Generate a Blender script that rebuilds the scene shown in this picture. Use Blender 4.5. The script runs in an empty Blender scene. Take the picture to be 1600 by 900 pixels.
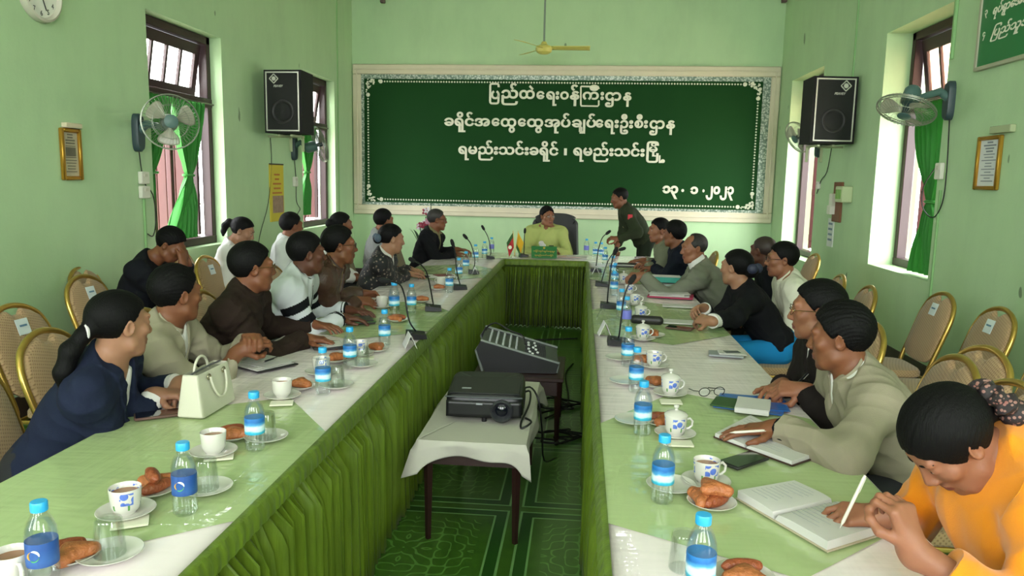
import bpy, math, random
import numpy as np
from mathutils import Vector, Matrix, noise as mnoise
random.seed(7)
S = bpy.context.scene
COL = S.collection

# ------------------------------------------------------------------ camera
YAW, PITCH, ROLL, FPX, CAMZ = 0.0887197, -0.1421208, 0.0194986, 1186.4, 1.62
def cam_axes():
    cy, sy = math.cos(YAW), math.sin(YAW)
    f = np.array([-sy*math.cos(PITCH), cy*math.cos(PITCH), math.sin(PITCH)])
    r = np.array([cy, sy, 0.0]); u = np.cross(r, f)
    cr, sr = math.cos(ROLL), math.sin(ROLL)
    return cr*r + sr*u, -sr*r + cr*u, f
CR, CU, CF = cam_axes()
cam_data = bpy.data.cameras.new('camera')
cam_data.sensor_width = 36.0
cam_data.lens = FPX/1600*36.0
cam_data.clip_start = 0.05
cam = bpy.data.objects.new('camera', cam_data)
COL.objects.link(cam)
cam.matrix_world = Matrix(((CR[0], CU[0], -CF[0], 0), (CR[1], CU[1], -CF[1], 0), (CR[2], CU[2], -CF[2], CAMZ), (0, 0, 0, 1)))
S.camera = cam

# ------------------------------------------------------------------ world, light, exposure
S.view_settings.view_transform = 'Standard'
S.view_settings.look = 'None'
S.view_settings.gamma = 1.0
S.view_settings.use_curve_mapping = False
S.view_settings.exposure = 0.50
S.render.film_transparent = False
W = bpy.data.worlds.new('world'); S.world = W; W.use_nodes = True
nt = W.node_tree; nt.nodes.clear()
_bg = nt.nodes.new('ShaderNodeBackground'); _out = nt.nodes.new('ShaderNodeOutputWorld')
_bg.inputs[0].default_value = (0.95, 0.98, 1.0, 1); _bg.inputs[1].default_value = 12.0
nt.links.new(_bg.outputs[0], _out.inputs[0])

def area(name, loc, direction, sx, sy, power, color=(1, 1, 1)):
    d = bpy.data.lights.new(name, 'AREA'); d.shape = 'RECTANGLE'; d.size = sx; d.size_y = sy
    d.energy = power; d.color = color
    o = bpy.data.objects.new(name, d); COL.objects.link(o)
    o.location = loc
    o.rotation_euler = Vector(direction).to_track_quat('-Z', 'Y').to_euler()
    return o
# daylight entering: window openings of both side walls and two unseen high openings behind the camera, shaped to light the back wall
# ------------------------------------------------------------------ small helpers
def V3(*a): return np.array(a, float)
def nrm(v): v = np.asarray(v, float); return v/max(np.linalg.norm(v), 1e-9)
def ray(px, py): return CR*((px-800)/FPX) + CU*((450-py)/FPX) + CF
def atz(px, py, z): d = ray(px, py); return V3(0, 0, CAMZ) + d*((z-CAMZ)/d[2])
def aty(px, py, y): d = ray(px, py); return V3(0, 0, CAMZ) + d*(y/d[1])
def atx(px, py, x): d = ray(px, py); return V3(0, 0, CAMZ) + d*(x/d[0])
def rotz(a): c, s = math.cos(a), math.sin(a); return np.array([[c, -s, 0], [s, c, 0], [0, 0, 1.0]])
def rotx(a): c, s = math.cos(a), math.sin(a); return np.array([[1.0, 0, 0], [0, c, -s], [0, s, c]])
def roty(a): c, s = math.cos(a), math.sin(a); return np.array([[c, 0, s], [0, 1.0, 0], [-s, 0, c]])

class MB:
    """collects shapes into one mesh; faces carry a material slot"""
    def __init__(self): self.v = []; self.f = []; self.m = []; self.mi = 0
    def add(self, vs, fs, mi=None):
        o = len(self.v); self.v.extend([tuple(map(float, p)) for p in vs])
        self.f.extend([tuple(i+o for i in f) for f in fs]); self.m.extend([self.mi if mi is None else mi]*len(fs)); return self
    def box(self, c, s, R=None, bev=0.0, mi=None):
        hx, hy, hz = s[0]/2, s[1]/2, s[2]/2
        R = np.eye(3) if R is None else R
        b = min(bev, hx*.95, hy*.95, hz*.95)
        if b <= 0:
            P = [(-hx,-hy,-hz),(hx,-hy,-hz),(hx,hy,-hz),(-hx,hy,-hz),(-hx,-hy,hz),(hx,-hy,hz),(hx,hy,hz),(-hx,hy,hz)]
            F = [(0,3,2,1),(4,5,6,7),(0,1,5,4),(1,2,6,5),(2,3,7,6),(3,0,4,7)]
        else:
            P = []; F = []; ids = {}
            for sx in (-1,1):
                for sy in (-1,1):
                    for sz in (-1,1):
                        for ax in range(3):
                            q = [sx*(hx-b), sy*(hy-b), sz*(hz-b)]
                            q[ax] = (sx*hx, sy*hy, sz*hz)[ax]
                            ids[(sx,sy,sz,ax)] = len(P); P.append(tuple(q))
            for ax in range(3):
                a1, a2 = [(1,2),(2,0),(0,1)][ax]
                for s0 in (-1,1):
                    fc = []
                    for (u, w) in ((-1,-1),(1,-1),(1,1),(-1,1)):
                        k = [0,0,0]; k[ax] = s0; k[a1] = u; k[a2] = w; fc.append(ids[(*k, ax)])
                    F.append(tuple(fc) if s0 > 0 else tuple(fc[::-1]))
            for ax in range(3):
                a1, a2 = [(1,2),(2,0),(0,1)][ax]
                for u in (-1,1):
                    for w in (-1,1):
                        k0 = [0,0,0]; k0[ax] = -1; k0[a1] = u; k0[a2] = w; k1 = list(k0); k1[ax] = 1
                        q = (ids[(*k0,a1)], ids[(*k1,a1)], ids[(*k1,a2)], ids[(*k0,a2)])
                        F.append(q if u*w < 0 else q[::-1])
            for sx in (-1,1):
                for sy in (-1,1):
                    for sz in (-1,1):
                        q = (ids[(sx,sy,sz,0)], ids[(sx,sy,sz,1)], ids[(sx,sy,sz,2)])
                        F.append(q if sx*sy*sz > 0 else q[::-1])
        c = np.asarray(c, float)
        return self.add([R@np.array(p)+c for p in P], F, mi)
    def tube(self, pts, r, n=8, closed=False, caps=True, mi=None, flat=1.0, up=None):
        pts = [np.asarray(p, float) for p in pts]; N = len(pts)
        rs = r if hasattr(r, '__len__') else [r]*N
        T = []
        for i in range(N):
            a = pts[i-1] if (closed or i > 0) else pts[0]; b = pts[(i+1) % N] if (closed or i < N-1) else pts[-1]
            T.append(nrm(b-a))
        u = np.asarray(up, float) if up is not None else (V3(0,0,1) if abs(T[0][2]) < .9 else V3(1,0,0))
        u = nrm(u - T[0]*np.dot(u, T[0])); vs = []
        for i in range(N):
            if up is None or i == 0: u = nrm(u - T[i]*np.dot(u, T[i]))
            else: u = nrm(np.asarray(up, float) - T[i]*np.dot(up, T[i]))
            w = np.cross(T[i], u)
            for k in range(n):
                a = 2*math.pi*k/n
                vs.append(pts[i] + rs[i]*(math.cos(a)*u*flat + math.sin(a)*w))
        fs = []
        for i in range(N if closed else N-1):
            j = (i+1) % N
            for k in range(n):
                l = (k+1) % n
                fs.append((i*n+k, i*n+l, j*n+l, j*n+k))
        if caps and not closed:
            fs.append(tuple(range(n-1, -1, -1))); fs.append(tuple((N-1)*n+k for k in range(n)))
        return self.add(vs, fs, mi)
    def lathe(self, prof, n=24, c=(0,0,0), R=None, mi=None, closed=False):
        """prof: (radius, z) list going up the outside"""
        c = np.asarray(c, float); R = np.eye(3) if R is None else R
        vs = []; fs = []; N = len(prof)
        for (r, z) in prof:
            for k in range(n):
                a = 2*math.pi*k/n; vs.append(R@V3(r*math.cos(a), r*math.sin(a), z)+c)
        for i in range(N if closed else N-1):
            j = (i+1) % N
            for k in range(n):
                l = (k+1) % n; fs.append((i*n+k, i*n+l, j*n+l, j*n+k))
        if not closed:
            if prof[0][0] > 1e-5: fs.append(tuple(range(n-1, -1, -1)))
            if prof[-1][0] > 1e-5: fs.append(tuple((N-1)*n+k for k in range(n)))
        return self.add(vs, fs, mi)
    def ball(self, c, r, n=12, mi=None, R=None):
        r = (r, r, r) if not hasattr(r, '__len__') else r
        R = np.eye(3) if R is None else R; c = np.asarray(c, float)
        m = n//2; vs = []; fs = []
        for i in range(m+1):
            t = math.pi*i/m
            for k in range(n):
                a = 2*math.pi*k/n
                vs.append(c+R@V3(r[0]*math.sin(t)*math.cos(a), r[1]*math.sin(t)*math.sin(a), -r[2]*math.cos(t)))
        for i in range(m):
            for k in range(n):
                l = (k+1) % n; fs.append((i*n+k, i*n+l, (i+1)*n+l, (i+1)*n+k))
        return self.add(vs, fs, mi)
    def grid(self, fn, nu, nv, mi=None, cu=False):
        vs = [fn(i/(nu-1 if not cu else nu), j/(nv-1)) for i in range(nu) for j in range(nv)]; fs = []
        for i in range(nu if cu else nu-1):
            k = (i+1) % nu
            for j in range(nv-1): fs.append((i*nv+j, k*nv+j, k*nv+j+1, i*nv+j+1))
        return self.add(vs, fs, mi)
    def prism(self, poly, h, o=(0,0,0), ax=((1,0,0),(0,1,0),(0,0,1)), mi=None):
        """poly in the (ax0, ax1) plane, extruded h along ax2"""
        A = [np.asarray(a, float) for a in ax]; o = np.asarray(o, float); n = len(poly)
        vs = [o+A[0]*p[0]+A[1]*p[1] for p in poly]+[o+A[0]*p[0]+A[1]*p[1]+A[2]*h for p in poly]
        fs = [tuple(range(n-1,-1,-1)), tuple(range(n, 2*n))]+[(i,(i+1)%n,(i+1)%n+n,i+n) for i in range(n)]
        return self.add(vs, fs, mi)
    def build(self, name, mats, parent=None, smooth=True, loc=None, bev=None):
        me = bpy.data.meshes.new(name); me.from_pydata(self.v, [], self.f)
        if not isinstance(mats, (list, tuple)): mats = [mats]
        for m in mats: me.materials.append(m)
        me.polygons.foreach_set('material_index', np.array(self.m, np.int32))
        me.validate()
        if smooth: 
            me.polygons.foreach_set('use_smooth', np.ones(len(me.polygons), bool))
            try: me.set_sharp_from_angle(angle=math.radians(38))
            except Exception: pass
        o = bpy.data.objects.new(name, me); COL.objects.link(o)
        if loc is not None: o.location = loc
        if parent is not None: o.parent = parent
        return o

def raw_mesh(name, v, q, mats, parent=None, mi=None, smooth=True):
    me = bpy.data.meshes.new(name)
    me.vertices.add(len(v)); me.vertices.foreach_set('co', np.asarray(v, np.float32).ravel())
    k = q.shape[1]
    me.loops.add(len(q)*k); me.loops.foreach_set('vertex_index', q.astype(np.int32).ravel())
    me.polygons.add(len(q)); me.polygons.foreach_set('loop_start', np.arange(0, len(q)*k, k, dtype=np.int32))
    if not isinstance(mats, (list, tuple)): mats = [mats]
    for m in mats: me.materials.append(m)
    if mi is not None: me.polygons.foreach_set('material_index', mi.astype(np.int32))
    if smooth: me.polygons.foreach_set('use_smooth', np.ones(len(q), bool))
    me.update(calc_edges=True); me.validate()
    o = bpy.data.objects.new(name, me); COL.objects.link(o)
    if parent is not None: o.parent = parent
    return o

def tag(o, label, cat, group=None, kind=None):
    o['label'] = label; o['category'] = cat
    if group: o['group'] = group
    if kind: o['kind'] = kind
    return o
def empty(name, loc=(0,0,0), rz=0.0):
    o = bpy.data.objects.new(name, None); COL.objects.link(o); o.location = loc; o.rotation_euler = (0,0,rz)
    o.empty_display_size = 0.1
    return o
def thing(name, label, cat, loc=(0,0,0), rz=0.0, group=None):
    return tag(empty(name, loc, rz), label, cat, group)
def struct(o): o['kind'] = 'structure'; return o
KIDS = {}
def dup(root, loc, rz, label, group=None, scale=None):
    r = root.copy(); COL.objects.link(r); r.location = loc; r.rotation_euler = (0,0,rz); r['label'] = label
    if group: r['group'] = group
    if scale: r.scale = scale
    for ch in KIDS.setdefault(root.name, [c for c in bpy.data.objects if c.parent == root]):
        c = ch.copy(); COL.objects.link(c); c.parent = r
        for g in KIDS.setdefault(ch.name, [q for q in bpy.data.objects if q.parent == ch]):
            d = g.copy(); COL.objects.link(d); d.parent = c
    return r

# ------------------------------------------------------------------ materials
def s2l(c):
    if isinstance(c, str): c = tuple(int(c[i:i+2], 16)/255 for i in (0, 2, 4))
    return tuple(x/12.92 if x <= .04045 else ((x+.055)/1.055)**2.4 for x in c)+(1,)
def setin(b, name, v):
    if name in b.inputs: b.inputs[name].default_value = v
def mat(name, col, rough=.6, metal=0.0, coat=0.0, spec=.5, bump=0.0, bscale=200.0, vary=0.0, vscale=6.0, stretch=(1,1,1), sheen=0.0, sss=0.0, emit=None, alpha=None, coat_rough=.08):
    m = bpy.data.materials.new(name); m.use_nodes = True; N = m.node_tree.nodes; L = m.node_tree.links
    b = N['Principled BSDF']; c = s2l(col)
    setin(b, 'Base Color', c); setin(b, 'Roughness', rough); setin(b, 'Metallic', metal); setin(b, 'Specular IOR Level', spec)
    setin(b, 'Coat Weight', coat); setin(b, 'Coat Roughness', coat_rough); setin(b, 'Sheen Weight', sheen)
    if sss: setin(b, 'Subsurface Weight', sss); setin(b, 'Subsurface Radius', (.012,.005,.003)); setin(b, 'Subsurface Scale', 1.0)
    if emit: setin(b, 'Emission Color', s2l(emit[0])); setin(b, 'Emission Strength', emit[1])
    if alpha is not None: setin(b, 'Alpha', alpha)
    tc = None
    if bump or vary:
        tc = N.new('ShaderNodeTexCoord'); mp = N.new('ShaderNodeMapping'); mp.inputs['Scale'].default_value = stretch
        L.new(tc.outputs['Object'], mp.inputs[0])
    if bump:
        nz = N.new('ShaderNodeTexNoise'); nz.inputs['Scale'].default_value = bscale; nz.inputs['Detail'].default_value = 3
        bp = N.new('ShaderNodeBump'); bp.inputs['Strength'].default_value = bump; bp.inputs['Distance'].default_value = .01
        L.new(mp.outputs[0], nz.inputs['Vector']); L.new(nz.outputs[0], bp.inputs['Height']); L.new(bp.outputs[0], b.inputs['Normal'])
    if vary:
        nz = N.new('ShaderNodeTexNoise'); nz.inputs['Scale'].default_value = vscale; nz.inputs['Detail'].default_value = 4
        L.new(mp.outputs[0], nz.inputs['Vector'])
        mx = N.new('ShaderNodeMix'); mx.data_type = 'RGBA'
        mx.inputs['A'].default_value = tuple(x*(1-vary) for x in c[:3])+(1,); mx.inputs['B'].default_value = tuple(min(1, x*(1+vary)) for x in c[:3])+(1,)
        L.new(nz.outputs[0], mx.inputs['Factor']); L.new(mx.outputs['Result'], b.inputs['Base Color'])
    return m
class NB:
    """tiny node-graph builder"""
    def __init__(self, m): self.N = m.node_tree.nodes; self.L = m.node_tree.links; self.b = self.N['Principled BSDF']
    def n(self, t, **kw):
        o = self.N.new(t)
        for k, v in kw.items(): setattr(o, k, v)
        return o
    def link(self, a, b): self.L.new(a, b)
    def math(self, op, a, b=None, c=None):
        o = self.N.new('ShaderNodeMath'); o.operation = op
        for i, x in enumerate((a, b, c)):
            if x is None: continue
            if isinstance(x, (int, float)): o.inputs[i].default_value = x
            else: self.L.new(x, o.inputs[i])
        return o.outputs[0]
    def coords(self, kind='Object'):
        t = self.N.new('ShaderNodeTexCoord'); s = self.N.new('ShaderNodeSeparateXYZ'); self.L.new(t.outputs[kind], s.inputs[0]); return t.outputs[kind], s.outputs
    def mix(self, f, a, b):
        o = self.N.new('ShaderNodeMix'); o.data_type = 'RGBA'
        for k, x in (('Factor', f), ('A', a), ('B', b)):
            if isinstance(x, (int, float, tuple)): o.inputs[k].default_value = x
            else: self.L.new(x, o.inputs[k])
        return o.outputs['Result']
    def noise(self, vec, scale, detail=3, rough=.5):
        o = self.N.new('ShaderNodeTexNoise'); o.inputs['Scale'].default_value = scale; o.inputs['Detail'].default_value = detail; o.inputs['Roughness'].default_value = rough
        if vec is not None: self.L.new(vec, o.inputs['Vector'])
        return o.outputs[0]
    def ramp(self, f, stops):
        o = self.N.new('ShaderNodeValToRGB'); e = o.color_ramp.elements
        while len(e) < len(stops): e.new(.5)
        for i, (p, c) in enumerate(stops): e[i].position = p; e[i].color = c if len(c) == 4 else s2l(c)
        self.L.new(f, o.inputs[0]); return o.outputs[0]
    def mapping(self, vec, scale=(1,1,1), rot=(0,0,0), loc=(0,0,0)):
        o = self.N.new('ShaderNodeMapping'); o.inputs['Scale'].default_value = scale; o.inputs['Rotation'].default_value = rot; o.inputs['Location'].default_value = loc
        self.L.new(vec, o.inputs[0]); return o.outputs[0]
    def bump(self, h, strength=.3, dist=.01, target='Normal'):
        o = self.N.new('ShaderNodeBump'); o.inputs['Strength'].default_value = strength; o.inputs['Distance'].default_value = dist
        self.L.new(h, o.inputs['Height']); self.L.new(o.outputs[0], self.b.inputs[target]); return o
    def color(self, c): self.L.new(c, self.b.inputs['Base Color'])
# ------------------------------------------------------------------ sculpting: distance fields turned into one continuous surface
class Field:
    def __init__(s, lo, hi, h):
        s.lo = np.asarray(lo, np.float32); s.h = np.float32(h)
        n = np.ceil((np.asarray(hi)-np.asarray(lo))/h).astype(int)+1
        s.n = n; s.a = np.full(tuple(n), .5, np.float32)
    def sub(s, lo, hi):
        i0 = np.clip(np.floor((np.asarray(lo)-s.lo)/s.h).astype(int), 0, s.n); i1 = np.clip(np.ceil((np.asarray(hi)-s.lo)/s.h).astype(int)+1, 0, s.n)
        if (i1 <= i0).any(): return None, None
        g = [(s.lo[k]+s.h*np.arange(i0[k], i1[k], dtype=np.float32)).reshape([-1 if j == k else 1 for j in range(3)]) for k in range(3)]
        return tuple(slice(int(i0[k]), int(i1[k])) for k in range(3)), g
    def put(s, sl, d, k=0.0, op='add'):
        A = s.a[sl]
        if op == 'add':
            if k > 0:
                q = np.maximum(k-np.abs(A-d), 0)/k; A[...] = np.minimum(A, d)-q*q*(k*.25)
            else: np.minimum(A, d, out=A)
        elif op == 'sub':
            d = -d
            if k > 0:
                q = np.maximum(k-np.abs(A-d), 0)/k; A[...] = np.maximum(A, d)+q*q*(k*.25)
            else: np.maximum(A, d, out=A)
        else: np.maximum(A, d, out=A)
    def cap(s, a, b, ra, rb=None, k=0.02, op='add', flat=None, flata=None):
        rb = ra if rb is None else rb; a = np.asarray(a, np.float32); b = np.asarray(b, np.float32); m = max(ra, rb)+k+3*float(s.h)
        sl, g = s.sub(np.minimum(a, b)-m, np.maximum(a, b)+m)
        if sl is None: return s
        ba = b-a; bb = float(ba@ba)+1e-12
        X, Y, Z = g[0]-a[0], g[1]-a[1], g[2]-a[2]
        t = np.clip((X*ba[0]+Y*ba[1]+Z*ba[2])/bb, 0, 1)
        d = np.sqrt((X-t*ba[0])**2+(Y-t*ba[1])**2+(Z-t*ba[2])**2)-(ra+(rb-ra)*t)
        if flat is not None:
            u = ba/math.sqrt(bb); d = np.maximum(d, (g[0]-flat[0])*u[0]+(g[1]-flat[1])*u[1]+(g[2]-flat[2])*u[2])
        if flata is not None:
            u = -ba/math.sqrt(bb); d = np.maximum(d, (g[0]-flata[0])*u[0]+(g[1]-flata[1])*u[1]+(g[2]-flata[2])*u[2])
        s.put(sl, d, k, op); return s
    def ell(s, c, r, R=None, k=0.02, op='add'):
        r = np.asarray(r if hasattr(r, '__len__') else (r, r, r), np.float32); c = np.asarray(c, np.float32); R = np.eye(3) if R is None else R
        R = np.asarray(R, np.float32)
        ext = np.sqrt((R*R)@(r*r))+k+3*float(s.h)
        sl, g = s.sub(c-ext, c+ext)
        if sl is None: return s
        X, Y, Z = g[0]-c[0], g[1]-c[1], g[2]-c[2]
        q = [X*R[0, i]+Y*R[1, i]+Z*R[2, i] for i in range(3)]
        k0 = np.sqrt(sum((q[i]/r[i])**2 for i in range(3))); k1 = np.sqrt(sum((q[i]/(r[i]*r[i]))**2 for i in range(3)))+1e-9
        s.put(sl, k0*(k0-1)/k1, k, op); return s
    def fn(s, lo, hi, f, k=0.0, op='int'):
        sl, g = s.sub(lo, hi)
        if sl is not None: s.put(sl, f(*g).astype(np.float32), k, op)
        return s
    def mesh(s):
        a = s.a; a[0] = a[-1] = .5; a[:, 0] = a[:, -1] = .5; a[:, :, 0] = a[:, :, -1] = .5
        sg = a < 0; c = np.zeros(tuple(s.n-1), np.int8); E = [(i, j, k) for i in (0, 1) for j in (0, 1) for k in (0, 1)]
        nx, ny, nz = c.shape
        for (i, j, k) in E: c += sg[i:i+nx, j:j+ny, k:k+nz]
        cells = (c > 0) & (c < 8); idx = np.argwhere(cells); num = np.full(c.shape, -1, np.int32); num[cells] = np.arange(len(idx))
        acc = np.zeros((len(idx), 3), np.float32); cnt = np.zeros(len(idx), np.float32)
        val = {e: a[idx[:, 0]+e[0], idx[:, 1]+e[1], idx[:, 2]+e[2]] for e in E}
        for e0 in E:
            for ax in range(3):
                if e0[ax] == 0:
                    e1 = list(e0); e1[ax] = 1; v0, v1 = val[e0], val[tuple(e1)]
                    m = (v0 < 0) != (v1 < 0); t = v0[m]/(v0[m]-v1[m]); p = np.tile(np.float32(e0), (int(m.sum()), 1)); p[:, ax] += t
                    acc[m] += p; cnt[m] += 1
        V = s.lo+s.h*(idx+acc/np.maximum(cnt, 1)[:, None]); Q = []
        for ax in range(3):
            b, d = (ax+1) % 3, (ax+2) % 3
            I = [slice(1, -1)]*3; I[ax] = slice(None, -1); J = [slice(1, -1)]*3; J[ax] = slice(1, None)
            s0, s1 = sg[tuple(I)], sg[tuple(J)]; e = np.argwhere(s0 != s1)
            if not len(e): continue
            up = s0[e[:, 0], e[:, 1], e[:, 2]]; off = np.ones(3, int); off[ax] = 0; e = e+off
            def cell(db, dd):
                q = e.copy(); q[:, b] += db; q[:, d] += dd; return num[q[:, 0], q[:, 1], q[:, 2]]
            q = np.stack([cell(-1, -1), cell(0, -1), cell(0, 0), cell(-1, 0)], 1)
            q[~up] = q[~up][:, ::-1]; Q.append(q)
        return V.astype(np.float64), np.concatenate(Q)

def vnormals(V, Q):
    n = np.cross(V[Q[:, 2]]-V[Q[:, 0]], V[Q[:, 3]]-V[Q[:, 1]]); N = np.zeros_like(V)
    for c in range(3):
        for k in range(4): N[:, c] += np.bincount(Q[:, k], n[:, c], len(V))
    return N/np.maximum(np.linalg.norm(N, axis=1), 1e-9)[:, None]
def relax(V, Q, it=1, w=.5):
    for _ in range(it):
        A = np.zeros_like(V); C = np.zeros(len(V))
        for k in range(4):
            a, b = Q[:, k], Q[:, (k+1) % 4]
            for c in range(3): A[:, c] += np.bincount(a, V[b, c], len(V))+np.bincount(b, V[a, c], len(V))
            C += np.bincount(a, minlength=len(V))+np.bincount(b, minlength=len(V))
        V = V*(1-w)+w*A/np.maximum(C, 1)[:, None]
    return V
def wrinkle(V, Q, amp, seed, freq=(28, 60), n=7, aniso=None):
    rs = np.random.RandomState(seed); N = vnormals(V, Q); d = np.zeros(len(V))
    P = V+.012*np.sin(V[:, [1, 2, 0]]*21+seed)
    for i in range(n):
        u = nrm(rs.normal(size=3)); f = rs.uniform(*freq)
        g = np.sin(P@u*f+rs.uniform(0, 6.28)+1.3*np.sin(P@nrm(rs.normal(size=3))*f*.35))
        m = .5+.5*np.sin(P@nrm(rs.normal(size=3))*9+rs.uniform(0, 6))
        d += (1-np.abs(g)*2)*m*.45+.3*g
    return V+N*(d*amp/math.sqrt(n))[:, None]
# ------------------------------------------------------------------ people
def frame_from(look_yaw, pitch=0.0, roll=0.0):
    """columns: right, forward, up; yaw measured from +X"""
    return rotz(look_yaw-math.pi/2)@rotx(pitch)@roty(roll)
def two_bone(S0, W0, L1, L2, pole):
    d = W0-S0; D = np.linalg.norm(d)
    if D > .985*(L1+L2): W0 = S0+d*(.985*(L1+L2)/D); d = W0-S0; D = np.linalg.norm(d)
    u = d/D; a = (L1*L1-L2*L2+D*D)/(2*D); hh = math.sqrt(max(L1*L1-a*a, 1e-6)); p = nrm(np.asarray(pole, float)-u*np.dot(pole, u))
    return S0+u*a+p*hh, W0
def finger_pts(base, u, n, lens, curls):
    P = [base]; ang = 0
    for l, c in zip(lens, curls):
        ang += c; P.append(P[-1]+(u*math.cos(ang)+n*math.sin(ang))*l)
    return P
def hand_sdf(F, Wp, u, n, side, pose, sc=1.0):
    """u: finger direction, n: out of the palm, side: +1 when thumb lies along u x n"""
    u = nrm(u); n = nrm(n-u*np.dot(n, u)); s = np.cross(u, n)*side
    cur = {'flat': (.12, .16, .14), 'rest': (.28, .36, .3), 'fist': (1.05, 1.25, .8), 'pen': (.75, .95, .6), 'clasp': (.75, .75, .55), 'grip': (.8, .9, .6)}[pose]
    kn = [(.088, .031, .042, .0), (.092, .0105, .046, .05), (.088, -.010, .043, .0), (.080, -.029, .034, -.02)]
    F.cap(Wp-u*.02, Wp+u*.025, .027*sc, .026*sc, .02)
    for i, (ku, ks, L, _) in enumerate(kn):
        K = Wp+(u*ku+s*ks)*sc
        F.cap(Wp+(u*.02+s*ks*.55)*sc, K, .0165*sc, .0118*sc, .014)
        fan = nrm(u+s*(ks*3.2 if pose in ('flat', 'rest') else ks*1.0))
        m = 1.0 if i < 3 else .95
        c = list(cur)
        if pose == 'pen' and i == 0: c = [.5, .55, .35]
        P = finger_pts(K, fan, n, (L*sc, .026*sc, .021*sc), [x*m+(.07*i if pose == 'rest' else 0) for x in c])
        r = [.0094, .0086, .0078, .0066] if i < 3 else [.0082, .0074, .0067, .0058]
        for j in range(3): F.cap(P[j], P[j+1], r[j]*sc, r[j+1]*sc, .0045)
    B = Wp+(u*.026+s*.026+n*.008)*sc
    if pose in ('flat', 'rest'): dirs = [nrm(u*.62+s*.75+n*.15), nrm(u*.85+s*.42+n*.15), nrm(u*.96+s*.15+n*.15)]
    elif pose in ('fist', 'grip', 'clasp'): dirs = [nrm(u*.55+s*.6+n*.5), nrm(u*.8-s*.1+n*.6), nrm(u*.6-s*.6+n*.5)]
    else: dirs = [nrm(u*.6+s*.45+n*.6), nrm(u*.85+s*.05+n*.5), nrm(u*.9-s*.25+n*.25)]
    P = [B]
    for dd, l in zip(dirs, (.042, .031, .025)): P.append(P[-1]+dd*l*sc)
    for j, r in enumerate(((.0145, .0112), (.0108, .0098), (.0098, .0078))): F.cap(P[j], P[j+1], r[0]*sc, r[1]*sc, .008)
    return P
def head_sdf(F, H, R, neck, fem=False, jaw=1.0, full=True):
    p = lambda x, y, z: H+R@V3(x, y, z)
    F.ell(p(0, -.014, .034), (.0735, .093, .080), R, .02)
    F.ell(p(0, .022, -.026), (.059*jaw, .070, .083), R, .03)
    F.cap(p(-.03*jaw, .045, -.082), p(.03*jaw, .045, -.082), .024, .024, .03)
    F.ell(p(0, .066, -.097), (.021, .017, .017), R, .02)
    for s in (-1, 1):
        F.ell(p(.049*jaw*s, .012, -.062), .019, None, .03)
        F.ell(p(.043*s, .060, -.014), (.021, .018, .018), R, .025)
    F.cap(p(-.038, .077, .033), p(.038, .077, .033), .010 if fem else .0125, None, .018)
    for s in (-1, 1):
        F.ell(p(.0315*s, .0985, .010), (.0165, .016, .0125), R, .012, 'sub')
        F.ell(p(.0315*s, .0755, .0095), (.0155, .0125, .0115), R, .006)
    F.cap(p(0, .083, .022), p(0, .1035, -.024), .0075, .0115, .012)
    for s in (-1, 1): F.ell(p(.0125*s, .0955, -.0285), (.0088, .0105, .0082), R, .006)
    F.ell(p(0, .081, -.0555), (.022, .0145, .0078), R, .008)
    F.ell(p(0, .0795, -.0685), (.019, .0145, .008), R, .008)
    F.cap(p(-.022, .0985, -.062), p(.022, .0985, -.062), .0028, None, .003, 'sub')
    for s in (-1, 1):
        Re = R@roty(.22*s)@rotz(-.38*s)
        F.ell(p(.0765*s, -.010, .000), (.0085, .0195, .0315), Re, .008)
        F.ell(p(.0845*s, -.006, .004), (.0055, .010, .019), Re, .005, 'sub')
    F.cap(p(0, -.030, -.055), neck, .050 if not fem else .043, .056 if not fem else .049, .03)
    F.cap(p(0, -.005, -.075), neck+(p(0, .022, 0)-H), .034, .044, .025)
def hair_sdf(F, H, R, spec):
    t = spec.get('t', .010); top = spec.get('top', .008); lo = H-.22; hi = H+.22
    q = lambda x, y, z: H+R@V3(x, y, z)
    F.ell(q(0, -.016, .036+top*.5), (.0745+t, .0945+t, .080+t+top*.6), R, .01)
    for (c, r) in spec.get('add', []): F.ell(q(*c), r, R, .02)
    hl = spec.get('line', None) or ([-.12, -.075, -.045, -.022, -.004, .012, .022, .045, .070, .085, .12], [-.075, -.062, -.040, .0, .030, .012, .022, .052, .083, .092, .13])
    zf = spec.get('front', 0.0); asym = spec.get('part', 0.0)
    Rt = R.T.astype(np.float32); Hf = H.astype(np.float32)
    def cut(X, Y, Z):
        dx, dy, dz = X-Hf[0], Y-Hf[1], Z-Hf[2]
        lx = Rt[0, 0]*dx+Rt[0, 1]*dy+Rt[0, 2]*dz; ly = Rt[1, 0]*dx+Rt[1, 1]*dy+Rt[1, 2]*dz; lz = Rt[2, 0]*dx+Rt[2, 1]*dy+Rt[2, 2]*dz
        z0 = np.interp(ly, hl[0], hl[1]).astype(np.float32)+zf*(ly > .03)+asym*lx*(ly > .04)+.004*np.sin(lx*210)+.003*np.sin(lx*95+1)
        return (z0-lz)*.75
    F.fn(lo, hi, cut, 0, 'int')
    if spec.get('bald'):
        F.ell(q(0, .035, .075), spec['bald'], R, .01, 'sub')
    for ch in spec.get('chains', []):
        for (a, b) in zip(ch[:-1], ch[1:]): F.cap(q(*a[:3]), q(*b[:3]), a[3], b[3], .015)
    for (c, r) in spec.get('buns', []): F.ell(q(*c), r, R, .012)
GRID_MIN = .0036
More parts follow.
